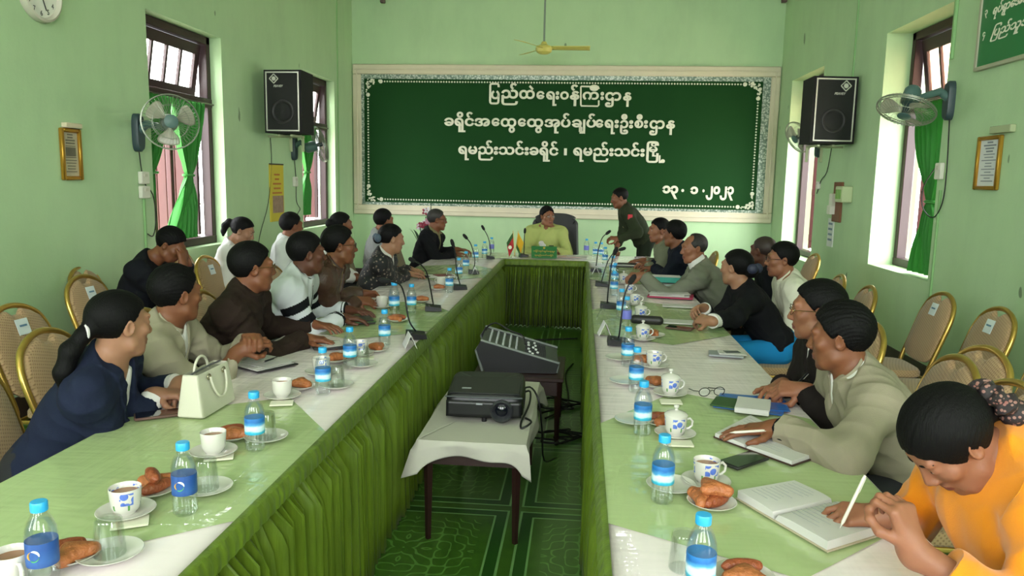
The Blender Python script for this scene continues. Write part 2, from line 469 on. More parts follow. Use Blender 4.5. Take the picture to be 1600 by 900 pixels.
def person(name_label, head, look, seat, face, hands, garb, hair, skin, h=.006, fem=False, pitch=0.0, roll=0.0, twist=0.0, lift=0.0, stand=False,
           shoulder=None, jaw=1.0, seed=1, glasses=None, brow=True, neck_back=.034, neck_drop=.048, stoop=None, extra=None, legs=True, legm=None, sz=None):
    """one seated or standing figure; every coordinate is in metres in the room"""
    Hd = V3(*head); fw = V3(math.cos(face), math.sin(face), 0); rt = V3(fw[1], -fw[0], 0)
    Pz = (sz or .56) if not stand else .90
    R = frame_from(look, pitch, roll)
    HB = Hd+R@V3(0, -.020, -.085)
    N = HB+V3(0, 0, -neck_drop)-fw*neck_back
    if seat is None or not hasattr(seat, '__len__'):
        dzs = N[2]-Pz; off = min(math.sqrt(max(.46**2-dzs*dzs, .0025)), .25) if seat is None else seat
        seat = (N-fw*off)[:2]
    base = V3(seat[0], seat[1], 0)
    P = base+V3(0, 0, Pz)
    tw = rotz(twist); x = tw@rt; z = nrm(N-P); y = nrm(np.cross(z, x)); x = np.cross(y, z)
    T = np.stack([x, y, z], 1); Ls = np.linalg.norm(N-P)
    sw = shoulder or (.158 if fem else .183)
    root = thing('person', name_label, 'person', tuple(base))
    ctx = dict(P=P, N=N, T=T, H=Hd, R=R, base=base, root=root)
    arms = []
    for si, sgn in ((0, -1), (1, 1)):      # left then right
        hd = hands[si]
        Sh = N-z*(.052-lift)+x*sgn*sw+y*hd.get('fwd', .015)
        if hd.get('up'): Sh = Sh+V3(0, 0, hd['up'])
        pole = V3(0, 0, -1)*hd.get('down', .75)+x*sgn*hd.get('out', .65)-fw*hd.get('back', .25)
        E, Wr = two_bone(Sh, V3(*hd['w']), hd.get('l1', .285), hd.get('l2', .25), pole)
        u = nrm(V3(*hd['u'])) if 'u' in hd else nrm((Wr-E)*V3(1, 1, .3)); n = V3(*hd.get('n', (0, 0, -1)))
        arms.append((Sh, E, Wr, u, n, sgn, hd))
    ctx['arms'] = arms
    cp = lambda a: P+z*Ls*a
    def torso(F, t, k, wf=1.0):
        F.ell(P+z*.03, (.162*wf+t, .120+t, .09+t), T, k)
        F.ell(cp(.42), ((.150 if not fem else .124)*wf+t, (.122 if not fem else .110)+t, .17+t), T, k*1.5)
        F.ell(cp(.70)+y*.008, ((.172 if not fem else .143)*wf+t, (.118 if not fem else .105)+t, .16+t), T, k*1.5)
        if fem:
            for s in (-1, 1): F.ell(cp(.70)+y*.075+x*s*.062, (.058+t, .05+t, .055+t), T, .04)
        F.cap(arms[0][0], arms[1][0], .058+t, None, k*1.5)
        for a in arms: F.cap(N+z*.020-y*.008, a[0]-z*.0, .046+t*.8, .046+t, k*1.8)
    def arm(F, t, k, end=None, i=None):
        for (Sh, E, Wr, u, n, sgn, hd) in arms:
            F.cap(Sh, E, (.050 if fem else .057)+t, (.042 if fem else .047)+t, k)
            d = nrm(Wr-E); cut = Wr-d*(end if end is not None else 0)
            F.cap(E, Wr, (.041 if fem else .045)+t, .030+t*(1.0 if end is None else 1.25), k, flat=cut if end is not None else None)
    pts = np.array([Hd, N, P]+[q for a in arms for q in (a[0], a[1], a[2], a[2]+a[3]*.2)])
    # --- body: head, neck, trunk, arms and hands in one surface
    F = Field(np.minimum(pts.min(0), Hd-.16)-.09, np.maximum(pts.max(0), Hd+.14)+.06, h)
    torso(F, -.012, .04); arm(F, -.002, .02)
    head_sdf(F, Hd, R, N-z*.01, fem, jaw)
    for (Sh, E, Wr, u, n, sgn, hd) in arms:
        hand_sdf(F, Wr, u, n, -sgn*hd.get('flip', 1), hd.get('pose', 'rest'), hd.get('sc', .95 if fem else 1.03))
    V, Q = F.mesh(); V = V-base
    ob = raw_mesh('body', V, Q, [skin, M_LIP], root, mi=lip_mask(V[Q].mean(1), Hd-base, R))
    # --- hair
    if hair is not None:
        F = Field(Hd-(.30 if hair.get('long') else .19), Hd+.19 if not hair.get('hi') else Hd+hair['hi'], min(h, .0055)); hair_sdf(F, Hd, R, hair); V, Q = F.mesh()
        Vl = (V-Hd)@R; nn = vnormals(V, Q); sd = seed
        ang = np.arctan2(Vl[:, 0], Vl[:, 1]*.3+Vl[:, 2]+.05)
        V = V+nn*(hair.get('ruff', .0008)*(np.sin(ang*61+sd+2.5*np.sin(Vl[:, 1]*34+Vl[:, 2]*21))*.45+np.sin(ang*97+sd*2+2*np.sin(Vl[:, 1]*47))*.3+np.sin(Vl[:, 0]*60+sd)*np.sin(Vl[:, 1]*52+sd*3)*np.sin(Vl[:, 2]*48)*1.2))[:, None]
        raw_mesh('hair', V-base, Q, hair.get('mat', M_HAIR), root)
    # --- face details
    for s in (-1, 1):
        mb = MB(); c = Hd+R@V3(.0315*s, .0785, .0095)-base
        mb.ball(c, (.0125, .0095, .0062), 14, 0, R)
        mb.ball(Hd+R@V3(.0315*s, .0838, .0095)-base, (.0056, .0048, .0056), 12, 1, R)
        mb.build('eye', [M_EYE, M_IRIS], root)
        mb = MB(); mb.tube([Hd+R@V3((.014+.036*q)*s, .0905-.016*q*q-.002*q, .030+.006*math.sin(q*2.2)-.003*q)-base for q in (0, .25, .5, .75, 1)], [.0022, .0034, .0036, .0028, .0012], 6)
        if brow: mb.build('eyebrow', M_HAIR, root)
        else: pass
    if glasses is not None:
        mb = MB()
        for s in (-1, 1):
            mb.tube([Hd+R@V3(.0335*s+.0225*math.cos(a), .101-.010*abs(math.cos(a)*(1 if math.cos(a)*s > 0 else .0)), .008+.0165*math.sin(a))-base for a in np.linspace(0, 2*math.pi, 20, endpoint=False)], .0016, 5, True)
            mb.tube([Hd+R@V3(.056*s, .091, .012)-base, Hd+R@V3(.0765*s, .07, .014)-base, Hd+R@V3(.081*s, 0, .012)-base, Hd+R@V3(.080*s, -.025, -.002)-base], .0015, 5)
        mb.tube([Hd+R@V3(-.011, .102, .012)-base, Hd+R@V3(0, .105, .015)-base, Hd+R@V3(.011, .102, .012)-base], .0016, 5)
        g = mb.build('glasses', glasses, root)
        mb = MB()
        for s in (-1, 1): mb.ball(Hd+R@V3(.0335*s, .099, .008)-base, (.0215, .0012, .0155), 14, 0, R)
        mb.build('lens', M_LENS, g)
    # --- clothes
    t = garb.get('t', .014); cm = garb['mat']; V0 = garb.get('open', 0.0); w0 = garb.get('w', .05); lap = garb.get('lapel', 0.0)
    Nf = N.astype(np.float32); Tf = T.astype(np.float32)
    def loc(X, Y, Z):
        dx, dy, dz = X-Nf[0], Y-Nf[1], Z-Nf[2]
        return (Tf[0, 0]*dx+Tf[1, 0]*dy+Tf[2, 0]*dz, Tf[0, 1]*dx+Tf[1, 1]*dy+Tf[2, 1]*dz, Tf[0, 2]*dx+Tf[1, 2]*dy+Tf[2, 2]*dz)
    cpts = np.array([N, P]+[q for a in arms for q in (a[0], a[1], a[2])])
    def garment(nm, mats, t, k, end, Vd, w, lapel, amp, paint=None, sleeve=True, collar=0.0, hem=None, hh=None, top=.0):
        F = Field(cpts.min(0)-.20, cpts.max(0)+V3(.20, .20, .14), hh or h*1.15)
        torso(F, t, k)
        if sleeve is True: arm(F, t, .045, end)
        elif sleeve == 'short':
            for a in arms: F.cap(a[0], a[1], .056+t, .055+t*1.4, k, flat=a[0]+(a[1]-a[0])*.75)
        nd = nrm(nrm(HB-N)+z*.6)
        if collar is not None: F.cap(N-z*.03, N+nd*(collar+.02), (.064 if not fem else .056)+t*.8, (.056 if not fem else .049)+t*.6, .03, flat=N+nd*(collar+.018))
        if lapel:
            def lp(X, Y, Z):
                lx, ly, lz = loc(X, Y, Z); v = .03-lz; wv = w*(1-v/Vd)
                dd = np.abs(np.abs(lx)-wv-.022)-.028*np.clip(1-v/(Vd*1.05), 0, 1)-.004
                on = (dd < 0) & (ly > 0) & (v > -.02) & (v < Vd)
                return np.where(on, -lapel, 0)
            sl, g = F.sub(F.lo, F.lo+F.h*F.n); F.a += lp(*g).astype(np.float32)
        # neck hole: everything above the collar line goes
        hp = N+nd*(collar+.018)
        hz = nrm(nd*1.0+y*.18)
        F.fn(N-.16, N+.25, lambda X, Y, Z: np.where((X-N[0])**2+(Y-N[1])**2+(Z-N[2])**2 < .30**2, (X-hp[0])*hz[0]+(Y-hp[1])*hz[1]+(Z-hp[2])*hz[2], -1.0), .0, 'int') if not top else None
        F.cap(N-z*.05+y*.012, HB+R@V3(0, .01, .05), .049 if not fem else .043, .052, .008, 'sub')
        if Vd:
            def vcut(X, Y, Z):
                lx, ly, lz = loc(X, Y, Z); v = .03-lz
                return np.where(ly > .025, (np.abs(lx)-w*np.clip(1-v/Vd, -1, 1.0)), .1)
            F.fn(F.lo, F.lo+F.h*F.n, vcut, .004, 'sub')
        if hem is not None: F.fn(F.lo, F.lo+F.h*F.n, lambda X, Y, Z: hem-Z+0*X+0*Y, 0, 'int')
        V, Q = F.mesh()
        V = relax(V, Q, 2)
        if amp: V = wrinkle(V, Q, amp, seed)
        mi = paint(V[Q].mean(1), ctx) if paint else None
        return raw_mesh(nm, V-base, Q, mats, root, mi=mi)
    hem = garb.get('hem', None)
    ctx['torso'] = torso
    outer = garment(garb.get('name', 'jacket'), cm, t, .03, garb.get('end', .012), V0, w0, lap, garb.get('amp', .008)*1.35, garb.get('paint'), garb.get('sleeve', True), garb.get('collar', .02), hem)
    if 'shirt' in garb:
        garment('shirt', garb['shirt'], t*.35, .03, None, garb.get('sopen', .06), garb.get('sw', .03), 0, .0015, None, False, garb.get('scollar', .03), None)
    if 'cuff' in garb:
        for a in arms:
            d = nrm(a[2]-a[1]); mb = MB(); e = a[2]-d*garb.get('end', .012)
            mb.tube([e-d*.05-base, e+d*.018-base, e+d*.022-base, e+d*.018-base, e-d*.02-base], [.034+t*.6, .038+t*.5, .0365+t*.5, .034+t*.5, .032+t*.4], 18, caps=False); mb.build('cuff', garb['cuff'], root)
    if legs:
        hh = h*1.6; kl = []
        for s in (-1, 1):
            hip = P+x*s*.085+V3(0, 0, -.02)
            if stand: kn = hip+fw*.03+V3(0, 0, -.40); an = kn-fw*.02+V3(0, 0, -.40)
            else: kn = V3(*(base+fw*.42+rt*s*.10))+V3(0, 0, .525); an = kn+fw*.02+V3(0, 0, -.44)
            kl.append((hip, kn, an))
        L = np.array([q for k in kl for q in k]); F = Field(L.min(0)-.19, L.max(0)+.17, hh)
        F.ell(P+V3(0, 0, .02), (.168, .132, .115), np.stack([rt, fw, V3(0, 0, 1)], 1), .03)
        for hip, kn, an in kl: F.cap(hip, kn, .088, .064, .03); F.cap(kn, an, .062, .052, .02, flat=an)
        V, Q = F.mesh(); V = wrinkle(V, Q, .004, seed+5); raw_mesh('trousers' if not garb.get('skirt') else 'skirt', V-base, Q, legm or M_TROUSER, root)
        for hip, kn, an in kl:
            mb = MB(); c = an-base; c[2] = .045; mb.ball(c+fw*.065, (.125, .045, .042), 12, 0, np.stack([fw, -rt, V3(0, 0, 1)], 1)); mb.ball(c+V3(0, 0, .02), (.04, .04, .05), 10); mb.build('shoe', M_SHOE, root)
    if extra: extra(ctx)
    return root
def lip_mask(C, H, R):
    L = (C-H)@R
    return ((np.abs(L[:, 0]) < .0235) & (L[:, 1] > .075) & (L[:, 2] < -.052+.0) & (L[:, 2] > -.074) & ((L[:, 0]/.0245)**2+((L[:, 2]+.062)/.0105)**2 < 1)).astype(np.int32)
def arms_at(ctx, C):
    """distance along each upper arm (0 shoulder, 1 elbow) and closeness, for painted bands"""
    out = []
    for (Sh, E, Wr, u, n, sgn, hd) in ctx['arms']:
        for (a, b) in ((Sh, E), (E, Wr)):
            d = b-a; t = (C-a)@d/(d@d); dist = np.linalg.norm(C-a-np.clip(t, 0, 1)[:, None]*d, axis=1); out.append((t, dist))
    return out

def skin_mat(name, col):
    m = mat(name, col, .5, spec=.35, sss=.12); g = NB(m); v, s = g.coords()
    c = s2l(col); g.color(g.mix(g.noise(v, 22, 4), tuple(x*.86 for x in c[:3])+(1,), tuple(min(1, x*1.12) for x in c[:3])+(1,)))
    g.bump(g.noise(v, 420, 2), .08, .004); return m
SK_A = skin_mat('skin_tan', '8a5a42'); SK_B = skin_mat('skin_brown', '74472f'); SK_C = skin_mat('skin_light', '946a52'); SK_D = skin_mat('skin_deep', '563223')
M_LIP = mat('lips', '6f3c33', .45, spec=.4)
M_HAIR = mat('black_hair', '070606', .62, spec=.14, bump=.3, bscale=300, stretch=(1, 1, .12))
M_HAIRG = mat('greying_hair', '26211f', .5, spec=.4, bump=.5, bscale=300, stretch=(1, 1, .12), vary=.5, vscale=180)
M_EYE = mat('eye_white', 'd8d0c8', .25); M_IRIS = mat('dark_iris', '120c0a', .15)
M_LENS = mat('spectacle_lens', 'e8f0f0', .03, alpha=.06, spec=.4)
M_SPEC = mat('dark_spectacle_frame', '1c1614', .3, metal=.2); M_SPECG = mat('gold_spectacle_frame', '8a7448', .25, metal=.9)
M_TROUSER = mat('dark_trousers', '15151a', .85, bump=.15, bscale=400); M_SHOE = mat('black_shoe', '0d0c0c', .4)
def cloth(name, col, rough=.85, b=.18, bs=380, vary=.12, vs=7, **k): return mat(name, col, rough, spec=.14, bump=b, bscale=bs, vary=vary, vscale=vs, sheen=k.pop('sheen', .0), **k)
HAIR_M = dict(t=.010, top=.010)
# ------------------------------------------------------------------ room shell
XL, XR, YB, YF, ZC = -3.56, 2.84, 11.70, -3.6, 4.55
def wall_material(name, col):
    m = mat(name, col, .62, spec=.3); g = NB(m); v, s = g.coords()
    c = s2l(col)[:3]
    n1 = g.noise(v, .9, 4, .6); n2 = g.noise(g.mapping(v, (1, 1, .35)), 3.2, 5, .65)
    f = g.math('MULTIPLY_ADD', n2, .5, g.math('MULTIPLY', n1, .5))
    colr = g.ramp(f, [(.32, tuple(x*.90 for x in c)+(1,)), (.52, c+(1,)), (.72, tuple(min(1, x*1.06) for x in c)+(1,))])
    sp = g.noise(g.mapping(v, (1, 1, .45)), 5.5, 2, .5); chip = g.ramp(sp, [(.765, (0, 0, 0, 1)), (.775, (1, 1, 1, 1))])
    g.color(g.mix(chip, colr, tuple(x*.45 for x in c)+(1,)))
    g.bump(g.noise(v, 38, 4, .6), .12, .01); return m
M_WALL = wall_material('light_green_wall_paint', 'b3cfa2')
M_CEIL = mat('white_ceiling_board', 'd9ddd0', .8)
M_BASE = mat('dark_brown_skirting_paint', '33211d', .5, vary=.2)
def floor_material():
    m = mat('green_patterned_linoleum', '2f6a25', .32, coat=.25, coat_rough=.2); g = NB(m); v, s = g.coords()
    T = .92
    def tri(x, off=0.0): return g.math('ABSOLUTE', g.math('SUBTRACT', g.math('FRACT', g.math('ADD', g.math('DIVIDE', x, T), off)), .5))
    ax, ay = tri(s[0], .30), tri(s[1], .12)          # 0 centre of tile .. .5 border
    mx = g.math('MAXIMUM', ax, ay)
    def line(x, at, w): return g.math('LESS_THAN', g.math('ABSOLUTE', g.math('SUBTRACT', x, at)), w)
    l = g.math('MAXIMUM', line(mx, .465, .006), line(mx, .40, .005))
    band = g.math('MULTIPLY', g.math('GREATER_THAN', mx, .40), g.math('LESS_THAN', mx, .465))
    r = g.math('SQRT', g.math('ADD', g.math('MULTIPLY', ax, ax), g.math('MULTIPLY', ay, ay)))
    lobes = g.math('MULTIPLY', g.math('SINE', g.math('MULTIPLY', ax, 42)), g.math('SINE', g.math('MULTIPLY', ay, 42)))
    cur = g.math('LESS_THAN', g.math('ABSOLUTE', g.math('ADD', lobes, g.math('MULTIPLY', g.math('SINE', g.math('MULTIPLY', r, 70)), .35))), .16)
    cur = g.math('MULTIPLY', cur, g.math('LESS_THAN', mx, .34))
    n = g.noise(v, 14, 4, .6)
    c0 = g.mix(n, s2l('2c4f16'), s2l('4a7526')); c1 = g.mix(band, c0, s2l('27501a')); c2 = g.mix(g.math('MULTIPLY', cur, .7), c1, s2l('6a9a4a')); g.color(g.mix(g.math('MULTIPLY', l, .8), c2, s2l('7fae6a')))
    return m
M_FLOOR = floor_material()
def sbox(name, lo, hi, m, extra=None):
    lo, hi = np.array(lo, float), np.array(hi, float)
    b = MB().box((lo+hi)/2, hi-lo); return struct(b.build(name, m, None, smooth=False))
sbox('floor', (XL-.3, YF-.3, -.12), (XR+.45, YB+.3, 0), M_FLOOR)
sbox('ceiling', (XL-.3, YF-.3, ZC), (XR+.45, YB+.3, ZC+.12), M_CEIL)
sbox('wall_back', (XL-.3, YB, 0), (XR+.45, YB+.3, ZC), M_WALL)
def holed_wall(name, axis, p0, p1, a0, a1, holes):
    """wall slab between p0..p1 across its thickness, running a0..a1, with rectangular openings (lo, hi, z0, z1)"""
    mb = MB()
    def put(u0, u1, z0, z1):
        if u1-u0 < 1e-4 or z1-z0 < 1e-4: return
        c = ((p0+p1)/2, (u0+u1)/2, (z0+z1)/2); s = (abs(p1-p0), u1-u0, z1-z0)
        if axis == 'y': c = (c[1], c[0], c[2]); s = (s[1], s[0], s[2])
        mb.box(c, s)
    u = a0
    for (h0, h1, z0, z1) in sorted(holes):
        put(u, h0, 0, ZC); put(h0, h1, 0, z0); put(h0, h1, z1, ZC); u = h1
    put(u, a1, 0, ZC); return struct(mb.build(name, M_WALL, None, smooth=False))
LW = [(6.09, 7.39, .93, 2.93), (9.52, 10.83, .93, 2.95), (-1.8, -.5, .93, 2.93)]
RW = [(6.45, 7.77, .86, 3.06), (9.66, 11.08, .66, 3.04), (-1.6, -.3, .86, 3.06)]
holed_wall('wall_left', 'x', XL-.24, XL, YF-.3, YB, LW)
holed_wall('wall_right', 'x', XR, XR+.40, YF-.3, YB, RW)
RD = [(-3.1, -.8, 1.9, 4.3), (.1, 2.4, 1.9, 4.3)]  # unseen rear openings, set high to bring daylight onto the back wall
holed_wall('wall_front', 'y', YF-.3, YF, XL, XR, RD)
def portal(loc, d, sx, sy):
    o = area('daylight_portal', loc, d, sx, sy, 1); o.data.cycles.is_portal = True; return o
for (a, b, z0, z1) in LW: portal((XL-.23, (a+b)/2, (z0+z1)/2), (1, 0, 0), b-a, z1-z0)
for (a, b, z0, z1) in RW: portal((XR+.39, (a+b)/2, (z0+z1)/2), (-1, 0, 0), b-a, z1-z0)
for (a, b, z0, z1) in RD: portal(((a+b)/2, YF-.29, (z0+z1)/2), (0, 1, 0), b-a, z1-z0)
mb = MB().box((XR-.008, (YF+YB)/2, .09), (.016, YB-YF, .18)); struct(mb.build('baseboard_right', M_BASE, None, smooth=False))
mb = MB().box((XL+.008, (YF+YB)/2, .09), (.016, YB-YF, .18)); struct(mb.build('baseboard_left', M_BASE, None, smooth=False))
mb = MB().box(((XL+XR)/2, YB-.008, .09), (XR-XL-.04, .016, .18)); struct(mb.build('baseboard_back', M_BASE, None, smooth=False))
# conduit-like joint strips on the walls
M_STRIP = mat('green_painted_conduit', '88b277', .6)
for (x, y, n) in ((XL, 10.96, 'trim_1'), (XL, 5.93, 'trim_2'), (XR, 6.36, 'trim_3'), (XR, 8.62, 'trim_4')):
    top = {'trim_1': 4.5, 'trim_2': 1.42, 'trim_3': 1.6, 'trim_4': 1.9}[n]; lo = .2
    if n == 'trim_4': lo, top = 2.72, 4.5
    mb = MB().box((x+(.008 if x < 0 else -.008), y, (lo+top)/2), (.016, .022, top-lo), None, .003); struct(mb.build(n, M_STRIP))
mb = MB().box((XR-.012, 6.385, 3.3), (.024, .03, 1.38), None, .004); tag(mb.build('cable_trunking', M_STRIP), 'green painted cable trunking running down above the nearer fan on the right wall', 'cable trunking')

# ------------------------------------------------------------------ windows
M_FRAME = mat('dark_maroon_window_wood', '33191b', .45, vary=.25, vscale=9, stretch=(1, 1, .2))
M_SHUT = mat('faded_red_shutter_wood', '4a2120', .6, vary=.3, vscale=7, stretch=(3, 3, .3))
M_GLASS = mat('frosted_window_glass', 'f4f4f0', .25, spec=.4); setin(M_GLASS.node_tree.nodes['Principled BSDF'], 'Transmission Weight', 1.0); setin(M_GLASS.node_tree.nodes['Principled BSDF'], 'IOR', 1.02)
M_GLASSP = mat('salmon_backlight_tint_glass', 'e8bfa4', .35, spec=.3); setin(M_GLASSP.node_tree.nodes['Principled BSDF'], 'Transmission Weight', .8); setin(M_GLASSP.node_tree.nodes['Principled BSDF'], 'IOR', 1.02)  # salmon of the backlit wall outside, put into the pane colour
def curtain_material():
    m = mat('bright_green_curtain_satin', '358a30', .6, sheen=.1); b = m.node_tree.nodes['Principled BSDF']
    N, L = m.node_tree.nodes, m.node_tree.links
    tr = N.new('ShaderNodeBsdfTranslucent'); tr.inputs[0].default_value = s2l('4cae40'); mx = N.new('ShaderNodeMixShader'); mx.inputs[0].default_value = .22
    L.new(b.outputs[0], mx.inputs[1]); L.new(tr.outputs[0], mx.inputs[2]); L.new(mx.outputs[0], N['Material Output'].inputs[0]); return m
M_CURT = curtain_material()
def window(n, side, y0, y1, z0, z1, depth, zt):
    """frame sits depth behind the wall face; side -1 left wall, +1 right wall"""
    xw = (XL if side < 0 else XR); xf = xw+side*depth; fw = .075; root = struct(empty('window_%d' % n, (xf, (y0+y1)/2, z0)))
    o = np.array(root.location)
    def part(nm, mb, m): p = mb.build(nm, m, root); return p
    mb = MB(); w = y1-y0; h = z1-z0
    mb.box((0, -w/2+fw/2, h/2), (.09, fw, h), None, .006).box((0, w/2-fw/2, h/2), (.09, fw, h), None, .006)
    mb.box((0, 0, fw/2), (.10, w, fw), None, .006).box((0, 0, h-fw/2), (.09, w, fw), None, .006).box((0, 0, zt-z0), (.10, w, .09), None, .006)
    part('window_frame', mb, M_FRAME)
    # awning sash hinged at the top, swung outward
    a = math.radians(9)*side; H = z1-zt-.14; Rm = roty(-a); top = V3(side*.02, 0, h-fw-.005)
    q = lambda y, z: top+Rm@V3(0, y, -z)
    mb = MB(); sw = w-2*fw-.02
    for (c, s) in (((0, H*.10), (sw, H*.20)), ((0, H-.035), (sw, .07))): mb.box(q(c[0], c[1]), (.035, s[0], s[1]), Rm, .004)
    for yy in (-sw/2+.04, sw/2-.04): mb.box(q(yy, H/2), (.034, .08, H), Rm, .004)
    for k in range(1, 4): mb.box(q(-sw/2+.08+(sw-.16)*k/4, H*.6), (.03, .032, H*.8), Rm, .003)
    part('transom_sash', mb, M_FRAME)
    mb = MB().box(q(0, H*.58), (.006, sw-.14, H*.76), Rm); part('pane', mb, M_GLASS if side < 0 else M_GLASSP)
    # open shutter leaf folded outward at the far jamb
    for (yy, sg) in ((w/2-fw-.03, 1),) if side < 0 else ((w/2-fw-.02, 1),):
        mb = MB(); zz0 = fw+.01; zz1 = zt-z0-.05; L = .62
        ang = side*math.radians(8 if side < 0 else 14)
        Rz = rotz(ang if side > 0 else ang); c0 = V3(side*.06, yy, 0)
        d = V3(side*math.cos(.10), -.12, 0) if side < 0 else V3(1, -.62, 0); d = nrm(d); nn = V3(-d[1], d[0], 0); Rb = np.stack([d, nn, V3(0, 0, 1)], 1)
        for k in range(7): mb.box(c0+d*(.05+.09*k+.04)+V3(0, 0, (zz0+zz1)/2), (.086, .028, zz1-zz0), Rb, .006)
        for zq in (zz0+.15, zz1-.15, (zz0+zz1)/2): mb.box(c0+d*.36-nn*.022+V3(0, 0, zq), (.62, .02, .09), Rb, .004)
        part('shutter', mb, M_SHUT)
        if side < 0: mb = MB().box(c0+d*.03-nn*.0+V3(0, 0, (zz0+zz1)/2+.0), (.05, .05, zz1-zz0), Rb, .006); part('shutter_post', mb, M_FRAME)
    if side < 0:
        mb = MB()
        for yy in (-w*.12, w*.12): mb.box((-.14, yy, (zt-z0)/2), (.05, .055, zt-z0-.05), None, .006)
        part('window_post', mb, M_SHUT)
    return root
window(1, -1, 6.09, 7.39, .93, 2.93, .16, 2.30)
window(2, -1, 9.52, 10.83, .93, 2.95, .16, 2.30)
window(3, 1, 6.45, 7.77, .86, 3.06, .28, 2.36)
window(4, 1, 9.66, 11.08, .66, 3.04, .24, 2.36)
def curtain(name, label, x, y0, y1, ztop, zbot, tie, side, spread, grp=None, yt=None):
    yt = yt if yt is not None else (y0+y1)/2
    def f(u, v):
        z = ztop+(zbot-ztop)*v; zt_ = (ztop-z); T = ztop-tie
        k = abs(z-tie)/(T if z > tie else (tie-zbot)); k = min(1, k); s = .13+.87*(k**.75)*(1 if z > tie else spread)
        yy = yt+((y0+y1)/2-yt)*(1-(1-k)**1)+((u-.5)*(y1-y0))*s
        if z < tie: yy = yt+((u-.5)*(y1-y0))*s-(k*.16 if side < 0 else .06*k)
        d = .036*math.sin(u*40+2*math.sin(v*5))*min(1, s*1.6)+.010*math.sin(u*87+v*3)
        return V3(x+d, yy, z)
    mb = MB().grid(f, 90, 44); o = mb.build(name, M_CURT); o.modifiers.new('s', 'SOLIDIFY').thickness = .004
    tag(o, label, 'curtain', grp); 
    tb = MB(); tb.tube([V3(x+.035*math.cos(a), yt+(.075)*math.sin(a), tie) for a in np.linspace(0, 2*math.pi, 20, endpoint=False)], .012, 6, True); tb.build('tie_band', M_CURT, o)
    return o
xf = XL-.10
curtain('curtain', 'bright green curtain tied low in the nearer left window, nearer half', xf, 6.20, 6.56, 2.28, 1.15, 1.62, -1, .5, 'green window curtains', 6.24)
curtain('curtain', 'bright green curtain with long tail hanging in the nearer left window behind the wall fan', xf, 6.56, 7.16, 2.28, 1.02, 1.60, -1, .8, 'green window curtains', 6.86)
curtain('curtain', 'green curtain tied at mid height in the far left window beside the board', xf, 9.62, 10.25, 2.28, 1.10, 1.66, -1, .7, 'green window curtains', 9.95)
curtain('curtain', 'bright green curtain hanging to the sill in the nearer right window under the wall fan', XR+.10, 6.50, 7.25, 2.34, .885, 1.50, 1, .85, 'green window curtains', 6.76)
M_ROD = mat('curtain_rod_steel', '6d6a60', .35, metal=.8)
for (x, a, b, z, lb) in ((xf, 6.09, 7.39, 2.29, 'thin steel curtain rod across the nearer left window'), (xf, 9.52, 10.83, 2.29, 'thin steel curtain rod across the far left window'), (XR+.10, 6.45, 7.77, 2.35, 'thin steel curtain rod across the nearer right window')):
    mb = MB().tube([(x, a, z), (x, b, z)], .009, 8); tag(mb.build('curtain_rod', M_ROD), lb, 'curtain rod')
mb = MB().box((XR+.14, 6.50, .90), (.05, .04, .08), None, .005); tag(mb.build('wooden_block', mat('raw_wood', '9c6d3e', .6)), 'small wooden block on the sill at the corner of the nearer right window', 'block')

# outside the windows: sunlit yard, shrubs, veranda posts
M_YARD = mat('sunlit_yard_dust', 'c8bfae', .9, vary=.15)
for (n, lo, hi) in (('ground_1', (-14, -8, -.25), (XL-.3, 18, -.13)), ('ground_2', (XR+.45, -8, -.25), (14, 18, -.13)), ('ground_3', (XL-.3, -14, -.25), (XR+.45, YF-.3, -.13))): sbox(n, lo, hi, M_YARD)
M_LEAF = mat('sunlit_shrub_leaves', '4a4228', .6, vary=.6, vscale=5)
def shrub(x, y, w, h, lb):
    rs = np.random.RandomState(int(y*10)); root = thing('garden_shrub', lb, 'shrub', (x, y, -.13)); mb = MB()
    for i in range(1400):
        c = V3(rs.normal()*w*.4, rs.normal()*w*.4, .5+abs(rs.normal())*h*.45); R = rotz(rs.uniform(0, 6.3))@rotx(rs.uniform(-1, 1)); l = rs.uniform(.05, .09)
        mb.add([c, c+R@V3(.4*l, .5*l, .06*l), c+R@V3(0, l, 0), c+R@V3(-.4*l, .5*l, .06*l)], [(0, 1, 2, 3)])
    mb.build('foliage', M_LEAF, root, smooth=False)
    mb = MB()
    for i in range(7): mb.tube([V3(0, 0, 0), V3(rs.normal()*.1, rs.normal()*.1, .5), V3(rs.normal()*.3, rs.normal()*.3, h)], [.02, .014, .006], 6)
    mb.build('stem', M_FRAME, root)
shrub(-7.6, 8.6, 1.3, 1.9, 'pale leafy shrub growing outside the nearer left window')
shrub(-7.8, 13.4, 1.3, 1.9, 'pale leafy shrub growing outside the far left window')

